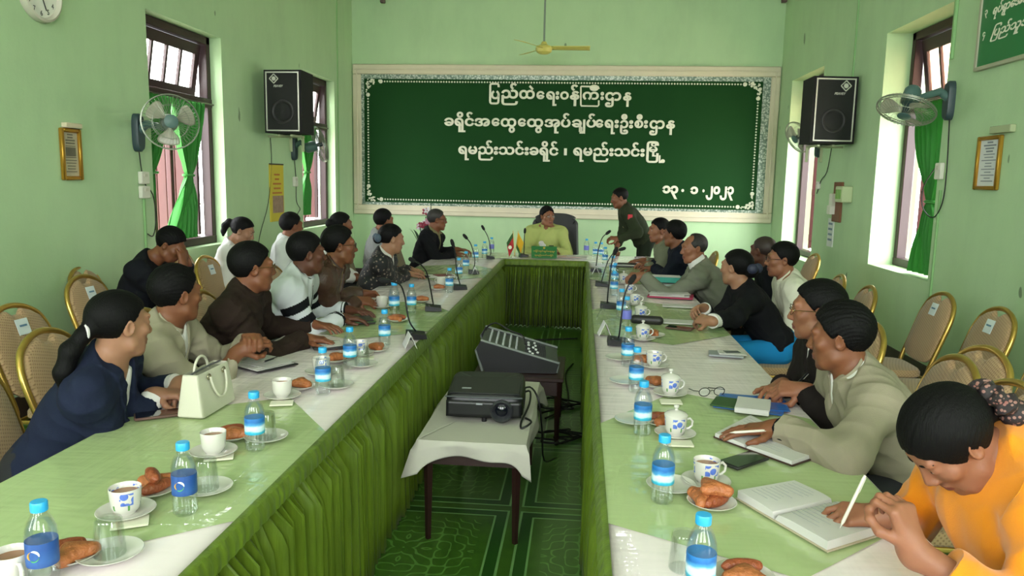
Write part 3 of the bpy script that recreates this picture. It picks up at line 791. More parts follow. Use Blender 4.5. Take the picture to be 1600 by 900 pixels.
# ------------------------------------------------------------------ lettering
def text_mesh(s, bevel=.03, res=2, shear=0.0):
    c = bpy.data.curves.new('lettering', 'FONT'); c.body = s; c.resolution_u = 3; c.bevel_depth = bevel; c.bevel_resolution = 1; c.extrude = .01; c.shear = shear
    o = bpy.data.objects.new('lettering', c); COL.objects.link(o); dg = bpy.context.evaluated_depsgraph_get()
    me = bpy.data.meshes.new_from_object(o.evaluated_get(dg)); v = np.empty(len(me.vertices)*3); me.vertices.foreach_get('co', v); v = v.reshape(-1, 3)
    f = [tuple(p.vertices) for p in me.polygons]; bpy.data.objects.remove(o); bpy.data.curves.remove(c); bpy.data.meshes.remove(me); return v, f
def text_part(items, m, parent, O, A, thick=.004, name='lettering', bevel=.03):
    """items: (string, x0, x1, z0, z1) boxes on the plane O + A0*x + A1*z, standing out along A2"""
    mb = MB(); O = np.asarray(O, float); A = [np.asarray(a, float) for a in A]
    for it in items:
        v, f = text_mesh(it[0], bevel, shear=it[5] if len(it) > 5 else 0.0)
        lo, hi = v.min(0), v.max(0); sx = (it[2]-it[1])/(hi[0]-lo[0]); sz = (it[4]-it[3])/(hi[1]-lo[1])
        zz = (v[:, 2]-lo[2])/max(hi[2]-lo[2], 1e-6)*thick
        w = O+np.outer(it[1]+(v[:, 0]-lo[0])*sx, A[0])+np.outer(it[3]+(v[:, 1]-lo[1])*sz, A[1])+np.outer(zz, A[2]); mb.add(w, f)
    return mb.build(name, m, parent, smooth=False)
# the big green board
M_BOARD = mat('dark_green_board', '153f19', .65, spec=.12, vary=.10, vscale=1.2); M_CREAM = mat('cream_board_frame', 'd6cbb2', .6, vary=.08); M_LET = mat('white_board_letters', 'e4e0cc', .6)
def lace_material():
    m = mat('silver_lace_foil', 'b8bcb0', .4, metal=.3); g = NB(m); v, s = g.coords(); vo = g.n('ShaderNodeTexVoronoi'); vo.inputs['Scale'].default_value = 38; g.link(v, vo.inputs['Vector'])
    g.color(g.ramp(vo.outputs['Distance'], [(.18, 'c9cdc2'), (.45, '98a295'), (.7, '66786a')])); return m
M_LACE = lace_material()
bx0, bx1, bz0, bz1 = -3.545, 2.825, 1.04, 3.315
sign = thing('sign_board', 'long dark green board with white lettering and cream frame covering the back wall', 'sign board', ((bx0+bx1)/2, YB, bz0))
so = np.array(sign.location)
def fr(x0, x1, z0, z1, y0, y1): return ((x0+x1)/2-so[0], (y0+y1)/2-so[1], (z0+z1)/2-so[2]), (x1-x0, y1-y0, z1-z0)
mb = MB()
for q in ((bx0, bx1, bz1-.15, bz1), (bx0, bx1, bz0, bz0+.15), (bx0, bx0+.13, bz0+.15, bz1-.15), (bx1-.13, bx1, bz0+.15, bz1-.15)): mb.box(*fr(*q, YB-.045, YB), None, .012)
for q in ((bx0+.03, bx1-.03, bz1-.085, bz1-.065), (bx0+.03, bx1-.03, bz0+.065, bz0+.085), (bx0+.055, bx0+.075, bz0+.08, bz1-.08), (bx1-.075, bx1-.055, bz0+.08, bz1-.08)): mb.box(*fr(*q, YB-.056, YB-.04), None, .004)
mb.build('board_frame', M_CREAM, sign)
mb = MB().box(*fr(bx0+.12, bx1-.12, bz0+.14, bz1-.14, YB-.022, YB-.004)); mb.build('board_panel', M_BOARD, sign)
mb = MB()
for q in ((bx0+.13, bx1-.13, bz1-.215, bz1-.15), (bx0+.13, bx1-.13, bz0+.15, bz0+.19), (bx0+.13, bx0+.175, bz0+.19, bz1-.215), (bx1-.24, bx1-.13, bz0+.19, bz1-.215)): mb.box(*fr(*q, YB-.026, YB-.02))
mb.build('lace_border', M_LACE, sign)
mb = MB(); dz = .03
xa, xb, za, zb = bx0+.235, bx1-.30, bz0+.235, bz1-.255
def dot(x, z, r): mb.ball((x-so[0], YB-.024-so[1], z-so[2]), (r, .008, r), 8)
nx = 128
for i in range(nx+1):
    x = xa+.26+(xb-xa-.52)*i/nx
    for z in (za, zb): dot(x, z, .0135)
nz = 30
for i in range(nz+1):
    z = za+.26+(zb-za-.52)*i/nz
    for x in (xa, xb): dot(x, z, .0135)
rs = np.random.RandomState(3)
for (cx, cz, sx, sz) in ((xa, za, 1, 1), (xb, za, -1, 1), (xa, zb, 1, -1), (xb, zb, -1, -1)):
    dot(cx+sx*.20, cz, .032); dot(cx, cz+sz*.20, .032)
    for k in range(60):
        u, w = rs.uniform(0, .21), rs.uniform(0, .21)
        if (u-.23)**2+(w-.23)**2 > .20**2: dot(cx+sx*(u-.03), cz+sz*(w-.03), rs.uniform(.008, .02))
mb.build('dot_border', M_LET, sign)
yl = YB-.024
def bx(px0, px1, py0, py1):
    a = aty(px0, py1, yl); b = aty(px1, py0, yl); return a[0]-so[0], b[0]-so[0], a[2]-so[2], b[2]-so[2]
AX = ((1, 0, 0), (0, 0, 1), (0, -1, 0)); OO = (0, yl-so[1], 0)
def line_items(y0, slope, hh, segs):
    out = []
    for (t, p0, p1, up, dn) in segs:
        pm = (p0+p1)/2; yb = y0+slope*(pm-900)
        a = aty(p0, yb+dn, yl); b = aty(p1, yb-up, yl); c = aty(pm, yb+dn, yl); d = aty(pm, yb-up, yl)
        out.append((t, a[0]-so[0], b[0]-so[0], c[2]-so[2], d[2]-so[2]))
    return out
SL = .0135
text_part(line_items(156, SL, 0, [('ြ', 764, 781, 25, 9), ('ပ', 767, 781, 13, 1), ('ည်', 783, 810, 25, 10), ('ထဲ', 811, 836, 22, 0), ('ေ', 838, 851, 13, 0), ('ရ', 853, 870, 13, 10), ('း', 868, 874, 13, 0), ('ဝ', 875, 889, 13, 0), ('န်', 890, 906, 24, 10), ('က', 910, 936, 13, 0), ('ီ', 921, 936, 24, -14), ('း', 938, 944, 13, 0), ('ဌာ', 945, 971, 13, 11), ('န', 973, 987, 13, 10)]), M_LET, sign, OO, AX, .012, bevel=.038)
_q = lambda px, py: V3(*(aty(px, py, yl)-so)*1.0)+V3(0, -.006, 0)
MB().tube([_q(*c) for c in ((936, 139), (935, 135.5), (908, 135), (907.5, 136), (907.5, 164), (908, 165.5), (934, 166), (935.5, 164), (935.5, 157))], .0125, 6).build('lettering', M_LET, sign)
text_part(line_items(199, SL, 0, [('ခရိုင်အ', 694, 766, 22, 10), ('ေ', 768, 781, 13, 0), ('ထွ', 782, 807, 13, 10), ('ေ', 809, 822, 13, 0), ('ထွ', 823, 849, 13, 10), ('အုပ်', 850, 892, 22, 10), ('ချုပ်', 893, 932, 22, 10), ('ေ', 930, 943, 13, 0), ('ရး', 944, 967, 13, 10), ('ဦး', 968, 990, 22, 10), ('စီး', 991, 1013, 22, 0), ('ဌာ', 1014, 1039, 13, 11), ('န', 1040, 1055, 13, 10)]), M_LET, sign, OO, AX, .012, bevel=.038)
text_part(line_items(243, SL, 0, [('ရမည်းသင်းခရိုင်', 716, 873, 22, 10), ('၊', 881, 886, 11, 0), ('ရမည်းသင်း', 895, 1008, 22, 10), ('ြ', 1009, 1030, 24, 10), ('မို', 1013, 1028, 22, 0), ('ု', 1029, 1034, 2, 10), ('့', 1032, 1039, -4, 10)]), M_LET, sign, OO, AX, .012, bevel=.038)
text_part(line_items(300, SL, 0, [('၁၃', 1034, 1060, 12, 9), ('.', 1064, 1069, 7, -2), ('၁', 1078, 1091, 11, 1), ('.', 1097, 1101, 7, -2), ('၂၀၂၃', 1102, 1147, 12, 10)]), M_LET, sign, OO, AX, .012, bevel=.06)
# green notice on the right wall
nb = thing('notice_board', 'small green notice board with numbered white lines, high on the right wall', 'notice board', (XR, 5.3, 2.46))
y0n, y1n, hn = 5.97-5.3, 4.55-5.3, .95
mb = MB().box((-.012, (y0n+y1n)/2, hn/2), (.02, y0n-y1n, hn)); mb.build('notice_panel', mat('notice_green', '17713a', .4), nb)
mb = MB()
for c, s in (((-.016, (y0n+y1n)/2, .012), (.032, y0n-y1n, .03)), ((-.016, (y0n+y1n)/2, hn), (.032, y0n-y1n, .03)), ((-.016, y0n, hn/2), (.032, .03, hn)), ((-.016, y1n, hn/2), (.032, .03, hn))): mb.box(c, s, None, .004)
mb.build('notice_frame', mat('notice_frame_aluminium', 'b5b19c', .4, metal=.3), nb)
L4 = ['နိုင်ငံေတာ် တည်ြငိမ်ေရး', 'တရားဥပေဒစိုးမိုးေရး', 'ရပ်ရွာေအးချမ်းသာယာေရး', 'ြပည်သူ့အကျိုးြပုေရး']; D4 = '၁၂၃၄'
it = []
for i in range(4):
    z = .66-.152*i; yy = y0n-.06; it.append((D4[i], -(yy), -(yy)+.035, z, z+.06)); it.append((L4[i], -(yy)+.11, -(yy)+.11+(1.0 if i else .98), z-.03, z+.085, .35))
it.append(('လုပ်ငန်းတာဝန်', -y0n+.22, -y0n+.95, .80, .90))
text_part(it, M_LET, nb, (-.023, 0, 0), ((0, -1, 0), (0, 0, 1), (-1, 0, 0)), .003)
# ------------------------------------------------------------------ tables, cloths and skirt
TZ = .742          # table boards
CZ = .752          # walking surface of the cloths
LX0, LX1, RX0, RX1, TY0, TY1, HY1 = -1.60, -.845, .090, .885, .80, 8.30, 9.08
M_TWOOD = mat('dark_table_wood', '3a221a', .5, vary=.3, vscale=6, stretch=(1, .2, 1))
def plain_table(label, x0, x1, y0, y1):
    t = thing('meeting_table', label, 'table', ((x0+x1)/2, (y0+y1)/2, 0), 0); w, d = x1-x0, y1-y0
    mb = MB().box((0, 0, TZ-.012), (w-.012, d-.012, .024), None, .004); mb.build('tabletop', M_TWOOD, t)
    for sx in (-1, 1):
        for sy in (-1, 1):
            mb = MB().tube([(sx*(w/2-.20), sy*(d/2-.08), .0), (sx*(w/2-.20), sy*(d/2-.08), TZ-.024)], [.022, .028], 10); mb.build('leg', M_TWOOD, t)
    mb = MB().box((0, 0, TZ-.06), (w-.44, d-.18, .06)); mb.build('apron', M_TWOOD, t)
ys = [TY0, 2.70, 4.58, 6.46, TY1]
nm = ['nearest', 'second', 'third', 'farthest']
for i in range(4):
    plain_table('%s table of the left row, hidden under the white and green cloths' % nm[i], LX0, LX1, ys[i]+.003, ys[i+1]-.003)
    plain_table('%s table of the right row, hidden under the white and green cloths' % nm[i], RX0, RX1, ys[i]+.003, ys[i+1]-.003)
plain_table('cross table at the head of the room joining both rows', LX0, RX1, TY1+.003, HY1)
def plastic(name, col, v=.02):
    """cloth seen through a clear crinkled plastic sheet: a glossy coat over matt fabric"""
    m = mat(name, col, .8, spec=.3, coat=1.0, coat_rough=.045); g = NB(m); vv, s = g.coords(); c = s2l(col)[:3]
    g.color(g.mix(g.noise(g.mapping(vv, (1, .3, 1)), 6, 4, .6), tuple(x*(1-v) for x in c)+(1,), tuple(min(1, x*(1+v)) for x in c)+(1,)))
    w1 = g.noise(g.mapping(vv, (5, .8, 3), (0, 0, .7)), 2.6, 3, .5); w2 = g.noise(g.mapping(vv, (1.2, 7, 3), (0, 0, -.3)), 2.0, 2, .5); w3 = g.noise(g.mapping(vv, (22, 3, 3), (0, 0, 1.0)), 1.6, 2, .5)
    r1 = g.math('ABSOLUTE', g.math('SUBTRACT', w1, .5)); r2 = g.math('ABSOLUTE', g.math('SUBTRACT', w2, .5))
    h = g.math('ADD', g.math('ADD', g.math('MULTIPLY', r1, 1.0), g.math('MULTIPLY', r2, .7)), g.math('MULTIPLY', w3, .05))
    g.bump(h, .42, .022, 'Coat Normal'); g.bump(g.noise(vv, 60, 3), .05, .004); return m
M_WCLOTH = plastic('white_cloth_under_plastic', 'ebdfdf'); M_GCLOTH = plastic('light_green_cloth_under_plastic', 'a8b984')
def sheet(name, label, x0, x1, y0, y1, z, outer, drop, m):
    """flat cloth with a hanging edge along the seated side"""
    mb = MB(); n = max(4, int((y1-y0)/.05))
    prof = [(x0, z), (x1, z)] if outer is None else ([(x1, z), (x0-.006, z), (x0-.012, z-.012), (x0-.014, z-drop)] if outer < 0 else [(x0, z), (x1+.006, z), (x1+.012, z-.012), (x1+.014, z-drop)])
    def f(u, v):
        k = v*(len(prof)-1); i = min(int(k), len(prof)-2); t = k-i; a, b = prof[i], prof[i+1]; y = y0+(y1-y0)*u
        x = a[0]+(b[0]-a[0])*t; zz = a[1]+(b[1]-a[1])*t
        if i == len(prof)-2 and outer is not None: x += outer*.012*t*math.sin(y*21+2*math.sin(y*5)); zz += .008*t*math.sin(y*7)
        return V3(x, y, zz)
    nv = 2 if outer is None else 10
    mb.grid(f, n, nv); o = mb.build(name, m); s = o.modifiers.new('s', 'SOLIDIFY'); s.thickness = .002; s.offset = 0
    return tag(o, label, 'tablecloth')
sheet('tablecloth', 'long white cloth under clear plastic along the left row of tables', LX0, LX1+.004, TY0, TY1+.0, .7435, -1, .16, M_WCLOTH)
sheet('tablecloth', 'long white cloth under clear plastic along the right row of tables', RX0-.004, RX1, TY0, TY1+.0, .7435, 1, .16, M_WCLOTH)
sheet('tablecloth', 'white cloth on the cross table in front of the man in the black chair', LX0, RX1, TY1+.002, HY1, .7435, None, 0, M_WCLOTH)
def patch(label, pts, outer):
    mb = MB(); z = .7475; P = []
    n = len(pts)
    for i in range(n):
        a, b = np.array(pts[i]), np.array(pts[(i+1) % n])
        for t in np.linspace(0, 1, 12, endpoint=False):
            q = a+(b-a)*t; P.append((q[0], q[1]))
    P = np.array(P); c = P.mean(0); R = 10; vs = []; fs = []
    for k in range(1, R+1):
        for q in P: w = c+(q-c)*k/R; vs.append((w[0], w[1], z+.0007*math.sin(w[0]*23)*math.sin(w[1]*17)))
    N = len(P); vs.append((c[0], c[1], z))
    for k in range(R-1):
        for i in range(N): fs.append((k*N+i, k*N+(i+1) % N, (k+1)*N+(i+1) % N, (k+1)*N+i))
    for i in range(N): fs.append((R*N, i, (i+1) % N))
    mb.add(vs, [f[::-1] for f in fs] if outer else fs)
    # the corner that hangs over the seated edge
    xs = outer; ya = [q[1] for q in pts if abs(q[0]-xs) < .02]; ya, yb = min(ya), max(ya); sg = 1 if xs > -.5 else -1
    mb.grid(lambda u, v: V3(xs+sg*(.002+.018*min(1, v*3)+.004*math.sin(u*30)*v), ya+(yb-ya)*u, z-.25*v*(1-abs(u-.5)*1.6)-.0*v), 30, 8)
    o = mb.build('tablecloth', M_GCLOTH); return tag(o, label, 'tablecloth')
for i, (dy, w) in enumerate(((0, 'nearest'), (2.46, 'middle'), (4.9, 'farthest'))):
    patch('%s light green cloth laid over the white one on the left row' % w, [(LX1, 1.76+dy), (LX1, 2.44+dy), (-1.13, 2.83+dy), (LX0, 2.50+dy), (LX0, 1.70+dy), (-1.22, 1.46+dy)], LX0)
    patch('%s light green cloth laid over the white one on the right row' % w, [(RX0, 1.87+dy), (.52, 1.64+dy), (RX1, 1.97+dy), (RX1, 2.86+dy), (.42, 3.16+dy), (RX0, 2.68+dy)], RX1)
patch('light green cloth on the left corner of the cross table', [(-.90, 8.36), (-.55, 8.66), (-.90, 9.0), (LX0, 8.95), (LX0, 8.40)], LX0)
# pleated skirt round the inside of the U
def skirt_material():
    m = mat('olive_green_skirt_satin', '76942a', .5, sheen=.05, spec=.25); g = NB(m); v, s = g.coords()
    n = g.noise(g.mapping(v, (1, 1, .12)), 26, 4, .6); g.color(g.mix(n, s2l('2f3f06'), s2l('708a20'))); g.bump(g.noise(g.mapping(v, (1, 1, .1)), 120, 3), .25, .006); return m
M_SKIRT = skirt_material()
def skirt():
    path = []
    r = .05
    def seg(a, b):
        a, b = np.array(a, float), np.array(b, float); L = np.linalg.norm(b-a); n = int(L/.0050)
        d = (b-a)/L; nn = V3(d[1], -d[0], 0)
        return [(a+(b-a)*i/n, nn) for i in range(n)]
    path += seg((LX1, TY0, 0), (LX1, TY1-r, 0))
    path += [(V3(LX1+r, TY1-r, 0)+r*V3(-math.cos(a), math.sin(a), 0), V3(math.cos(a), -math.sin(a), 0)) for a in np.linspace(0, math.pi/2, 14)]
    path += seg((LX1+r, TY1, 0), (RX0-r, TY1, 0))
    path += [(V3(RX0-r, TY1-r, 0)+r*V3(math.sin(a), math.cos(a), 0), V3(-math.sin(a), -math.cos(a), 0)) for a in np.linspace(0, math.pi/2, 14)]
    path += seg((RX0, TY1-r, 0), (RX0, TY0, 0))
    s = 0; rows = [.752, .744, .722, .690, .66, .60, .56, .44, .30, .16, .005]; nr = len(rows); vs = []; N = len(path)
    rs = np.random.RandomState(5); ph = np.cumsum(rs.uniform(.55, 1.45, N))*.0050
    amp = np.interp(np.arange(N), [0, N*.44, N*.50, N*.56, N], [.085, .085, .060, .036, .030])
    lo = np.interp(np.arange(N), np.arange(0, N, 25), rs.uniform(-1, 1, len(np.arange(0, N, 25))))
    for i, (p, nn) in enumerate(path):
        q = ph[i]; wv = math.sin(q*2*math.pi/(.052 if .44*N < i < .56*N else .044)+2.6*lo[i])+.30*math.sin(q*2*math.pi/.097+lo[i]*5); pl = math.tanh(2.4*wv-.55); p2 = math.sin(q*2*math.pi/.043+lo[i]*2)
        tan = V3(-nn[1], nn[0], 0)
        for k, z in enumerate(rows):
            dn = (.685-z)/.66
            if k == 0: off = -.004
            elif k == 1: off = .012
            elif k <= 3: off = .022+.0015*p2
            else: off = .030-amp[i]*.85+.004*p2+(amp[i]*(1-dn*.15)*min(1, max(0, dn)*(6+5*lo[i])))*pl+.016*dn+.010*dn*lo[i]
            vs.append(p+nn*off+tan*(.020*lo[i]*max(0, dn))+V3(0, 0, z+(.003*lo[i] if k == nr-1 else 0)))
    fs = [(i*nr+k, i*nr+k+1, (i+1)*nr+k+1, (i+1)*nr+k) for i in range(N-1) for k in range(nr-1)]
    mb = MB(); mb.add(vs, fs); o = mb.build('table_skirt', M_SKIRT); m = o.modifiers.new('s', 'SOLIDIFY'); m.thickness = .0015
    return tag(o, 'long pleated olive green satin skirt hung round the inside of the tables', 'table skirt')
skirt()

# ------------------------------------------------------------------ banquet chairs
def gold_material():
    m = mat('gold_painted_steel', 'c49a4a', .28, metal=.85); g = NB(m); v, s = g.coords(); g.color(g.mix(g.noise(v, 9, 4), s2l('9c7433'), s2l('dbb866'))); return m
M_GOLD = gold_material()
def chair_fabric():
    m = mat('beige_woven_chair_fabric', 'a58560', .85, sheen=.2); g = NB(m); v, s = g.coords()
    a = g.math('SINE', g.math('MULTIPLY', g.math('ADD', s[0], s[1]), 330)); b = g.math('SINE', g.math('MULTIPLY', g.math('ADD', s[2], g.math('MULTIPLY', s[0], .6)), 330)); c = g.math('MULTIPLY', a, b)
    f = g.ramp(c, [(.0, 'a88a66'), (.3, 'a1825e'), (.7, '866a4a')]); g.color(f); g.bump(c, .25, .004); return m
M_CHAIR = chair_fabric(); M_TAG = mat('white_paper_tag', 'd6dde0', .7); M_TAGINK = mat('blue_tag_ink', '5b7f9a', .6)
def make_chair(tagged):
    root = thing('banquet_chair', 'x', 'chair'); zs = .45; zt = .93; lean = .16
    def B(x, z):  # point of the back plane
        return V3(x, -.20-lean*max(0, z-zs)/(zt-zs), z)
    # back frame: one bent tube from rear foot over the arch to the other rear foot
    arch = []
    prof = [(.205, .46), (.208, .60), (.212, .72), (.205, .80), (.172, .868), (.115, .908), (.055, .928), (0, .934)]
    L = [B(-x, z) for x, z in prof]+[B(x, z) for x, z in prof[-2::-1]]
    leg = lambda s: [V3(s*.195, -.30, .0), V3(s*.20, -.24, .22), V3(s*.204, -.205, .40)]
    pts = leg(-1)+L+leg(1)[::-1]
    sm = []
    P = np.array(pts)
    for i in range(len(P)-1):
        p0, p1, p2, p3 = P[max(i-1, 0)], P[i], P[i+1], P[min(i+2, len(P)-1)]
        for t in np.linspace(0, 1, 4, endpoint=False): sm.append(.5*((2*p1)+(-p0+p2)*t+(2*p0-5*p1+4*p2-p3)*t*t+(-p0+3*p1-3*p2+p3)*t**3))
    sm.append(P[-1]); MB().tube(sm, .0145, 10).build('back_frame', M_GOLD, root)
    # padded back: tapered arch with a dipped top edge leaving a hand hole under the frame
    def out(z): 
        return np.interp(z, [p[1] for p in prof[:7]], [p[0] for p in prof[:7]])-.010
    zb0 = .505
    rim = []
    for x in np.linspace(-.15, .15, 9): rim.append((x, zb0-.018*(1-(x/.16)**2)))
    for z in np.linspace(.535, .865, 12): rim.append((out(z), z))
    xa_ = [0, .055, .115, .160]; za_ = [.9225, .917, .897, .866]
    for x in np.linspace(.150, -.150, 25): rim.append((x, float(np.interp(abs(x), xa_, za_))-.034*math.exp(-(x/.040)**4)))
    for z in np.linspace(.865, .535, 12): rim.append((-out(z), z))
    mb = MB(); n = len(rim); cx, cz = 0, .70; rings = [(1.0, 0), (.985, .012), (.93, .021), (.6, .025), (0.02, .026)]
    for sd in (1, -1):
        vs = []
        for (k, d) in rings:
            for (x, z) in rim:
                p = B(cx+(x-cx)*k, cz+(z-cz)*k); vs.append(p+V3(0, sd*d*(1.0 if sd > 0 else .5), 0)+V3(0, .004, 0))
        fs = [(a*n+i, a*n+(i+1) % n, (a+1)*n+(i+1) % n, (a+1)*n+i) for a in range(len(rings)-1) for i in range(n)]+[tuple((len(rings)-1)*n+i for i in range(n))]
        mb.add(vs, fs if sd > 0 else [f[::-1] for f in fs])
    mb.build('back_pad', M_CHAIR, root)
    # seat cushion
    mb = MB(); sr = []
    for a in np.linspace(0, 2*math.pi, 40, endpoint=False):
        c, s_ = math.cos(a), math.sin(a); sr.append((.205*math.copysign(abs(c)**.45, c), .205*math.copysign(abs(s_)**.45, s_)+.01))
    n = 40; lv = [(.92, zs-.05), (1.0, zs-.035), (1.0, zs-.01), (.95, zs+.006), (.6, zs+.015), (.05, zs+.018)]
    vs = [(x*k, y*k+.01*(1-k), z) for (k, z) in lv for (x, y) in sr]
    mb.add(vs, [(a*n+i, a*n+(i+1) % n, (a+1)*n+(i+1) % n, (a+1)*n+i) for a in range(len(lv)-1) for i in range(n)]+[tuple(range(n-1, -1, -1)), tuple((len(lv)-1)*n+i for i in range(n))])
    mb.build('seat', M_CHAIR, root)
    for s in (-1, 1): MB().tube([V3(s*.19, .205, .0), V3(s*.185, .19, .25), V3(s*.18, .17, .40)], [.011, .013, .013], 8).build('front_leg', M_GOLD, root)
    MB().tube([V3(-.18, .17, .395), V3(-.204, -.205, .395), V3(.204, -.205, .395), V3(.18, .17, .395)], .011, 8, True).build('seat_frame', M_GOLD, root)
    if tagged:
        p = (B(0, .83)+V3(0, .034, 0)); Rt = rotx(math.atan2(lean, zt-zs)); t = MB().box(p, (.085, .002, .082), Rt).build('paper_tag', M_TAG, root)
        MB().box(p+V3(0, .0016, .006), (.05, .001, .010), Rt).build('tag_writing', M_TAGINK, t)
    return root
CH = {}
def chair(x, y, rz, label, tagged=False, group='gold banquet chairs', tilt=0):
    if tagged not in CH:
        r = make_chair(tagged); r.location = (x, y, 0); r.rotation_euler = (0, 0, rz); r['label'] = label; r['group'] = group; CH[tagged] = r; bpy.context.view_layer.update(); return r
    return dup(CH[tagged], (x, y, 0), rz, label, group)
# chair faces its local +Y; rz turns it
E_, W_ = -math.pi/2, math.pi/2        # facing +X, facing -X
# ------------------------------------------------------------------ wall fans, speakers, ceiling fan
M_FANP = mat('grey_green_fan_plastic', '4f6a66', .45); M_FAND = mat('dark_fan_plastic', '2e4044', .45); M_WIRE = mat('fan_guard_wire', '8f9484', .35, metal=.5); M_BLADE = mat('clear_fan_blade', 'b8b3a2', .3, alpha=.72)
M_CABLE = mat('black_cable', '141414', .5); M_BLACKP = mat('black_plastic', '151516', .4); M_WHITEP = mat('white_plastic', 'd9d6c8', .4)
def wall_fan(label, mount, side, C, n, R=.205):
    """mount: point on the wall; side -1 left wall, 1 right wall; C guard centre; n facing direction"""
    mount, C, n = np.array(mount), np.array(C), nrm(n); root = thing('wall_fan', label, 'fan', tuple(mount), 0, 'wall fans'); o = mount
    inn = V3(-side, 0, 0)
    mb = MB(); prof = []
    def plate(u, v):
        a = u*2*math.pi; k = [0, 1, 1, .9, 0][int(round(v*4))]; dd = [0, 0, .035, .05, .052][int(round(v*4))]
        return inn*dd+V3(0, .055*k*math.copysign(abs(math.cos(a))**.6, math.cos(a)), .15*k*math.copysign(abs(math.sin(a))**.6, math.sin(a)))
    mb.grid(plate, 28, 5, cu=True); mb.build('mount_plate', M_FAND, root)
    B = C-n*.13; mid = inn*.10+V3(0, 0, .07)
    MB().tube([inn*.03+V3(0, 0, .02), mid, (mid+(B-o))*.5+V3(0, 0, -.02), B-o-V3(0, 0, .045), B-o], [.034, .032, .026, .026, .03], 12).build('arm', M_FANP, root)
    up = V3(0, 0, 1) if abs(n[2]) < .9 else V3(1, 0, 0); u = nrm(np.cross(up, n)); w = np.cross(n, u); Rm = np.stack([u, w, n], 1)
    c = C-o
    MB().lathe([(0, -.20), (.045, -.195), (.062, -.17), (.066, -.10), (.060, -.06), (.03, -.05), (0, -.05)], 24, c, Rm).build('motor_housing', M_FANP, root)
    mb = MB()
    for (rr, zz) in ((R, 0), (R*.985, .012), (R*.985, -.012), (R*.62, .045), (R*.62, -.05)): mb.tube([c+Rm@V3(rr*math.cos(a), rr*math.sin(a), zz) for a in np.linspace(0, 2*math.pi, 40, endpoint=False)], .0042 if rr > R*.9 else .002, 5, True)
    for i in range(44):
        a = 2*math.pi*i/44
        for sg in (1, -1):
            mb.tube([c+Rm@V3(q*R*math.cos(a+.25*(1-q)*sg), q*R*math.sin(a+.25*(1-q)*sg), sg*h) for q, h in ((1, .0), (.93, .03), (.62, .048), (.24, .055))], .0013, 4, caps=False)
    mb.build('guard', M_WIRE, root)
    MB().lathe([(0, .066), (.035, .064), (.05, .058), (.05, .05), (0, .05)][::-1], 24, c, Rm).build('guard_badge', M_FANP, root)
    for k in range(3):
        mb = MB(); a0 = 2*math.pi*k/3+.4
        def bl(s, t):
            r = .03+(R*.86-.03)*t; wd = .95*math.sin(min(1, t*1.15+.12)*math.pi*.5)*(1-max(0, t-.75)**2*4); a = a0+(s-.5)*wd*1.15
            return c+Rm@V3(r*math.cos(a), r*math.sin(a), .022*(s-.5)*2+.004)
        mb.grid(bl, 10, 12); b = mb.build('blade', M_BLADE, root); b.modifiers.new('s', 'SOLIDIFY').thickness = .002
    MB().lathe([(0, -.05), (.02, -.05), (.03, -.01), (.026, .025), (0, .03)], 16, c, Rm).build('hub', M_FAND, root)
    return root
wall_fan('wall fan with clear blades on the left wall beside the nearer window', (XL, 5.87, 1.93), -1, (-3.115, 5.60, 2.0), (.55, -.8, .02), .205)
wall_fan('wall fan turned away on the left wall between the loudspeaker and the far window', (XL, 9.20, 1.95), -1, (-3.24, 9.28, 2.0), (.78, .52, .28), .22)
wall_fan('wall fan tilted down on the right wall below the green notice board', (XR, 6.33, 2.29), 1, (2.46, 6.22, 2.205), (-.34, -.28, -.87), .215)
wall_fan('wall fan facing the table on the right wall beyond the loudspeaker', (XR, 9.60, 2.10), 1, (2.58, 9.62, 2.19), (-.80, -.32, -.48), .20)
def wire(label, pts, r=.005, name='power_cable', m=None, smooth=4):
    P = np.array(pts, float); sm = []
    for i in range(len(P)-1):
        p0, p1, p2, p3 = P[max(i-1, 0)], P[i], P[i+1], P[min(i+2, len(P)-1)]
        for t in np.linspace(0, 1, smooth, endpoint=False): sm.append(.5*((2*p1)+(-p0+p2)*t+(2*p0-5*p1+4*p2-p3)*t*t+(-p0+3*p1-3*p2+p3)*t**3))
    sm.append(P[-1]); return tag(MB().tube(sm, r, 6).build(name, m or M_CABLE), label, 'cable')
wire('black fan cord hanging to the socket under the fan on the nearer left wall', [(XL+.02, 5.87, 1.80), (XL+.012, 5.93, 1.55), (XL+.03, 6.02, 1.44), (XL+.02, 6.07, 1.25), (XL+.02, 6.02, 1.10), (XL+.015, 5.94, 1.12)])
wire('black fan cord under the far fan on the left wall', [(XL+.02, 9.20, 1.82), (XL+.012, 9.26, 1.55), (XL+.02, 9.24, 1.30), (XL+.03, 9.33, 1.20), (XL+.02, 9.27, 1.14), (XL+.012, 9.24, 1.0)])
wire('black fan cord looping below the nearer fan on the right wall', [(XR-.02, 6.30, 2.15), (XR-.012, 6.28, 1.75), (XR-.012, 6.30, 1.50), (XR-.02, 6.42, 1.38), (XR-.03, 6.60, 1.46), (XR-.03, 6.62, 1.62), (XR-.03, 6.46, 1.76), (XR-.03, 6.42, 1.77)])
wire('black cord hanging below the loudspeaker on the right wall', [(XR-.02, 9.10, 2.05), (XR-.02, 9.2, 1.78), (XR-.012, 9.42, 1.68), (XR-.012, 9.55, 1.52)])
def socket(label, x, y, z, w, h, name='wall_socket'):
    sg = 1 if x < 0 else -1; r = thing(name, label, 'socket', (x, y, z)); MB().box((sg*.018, 0, 0), (.036, w, h), None, .006).build('socket_box', M_WHITEP, r)
    MB().box((sg*.038, 0, h*.2), (.006, w*.4, h*.25), None, .002).build('switch', mat('switch_cream', 'c9c4b2', .4), r); return r
socket('upper cream switch box under the fan on the nearer left wall', XL, 5.925, 1.575, .115, .10)
socket('lower cream socket box under the fan on the nearer left wall', XL, 5.925, 1.46, .12, .10)
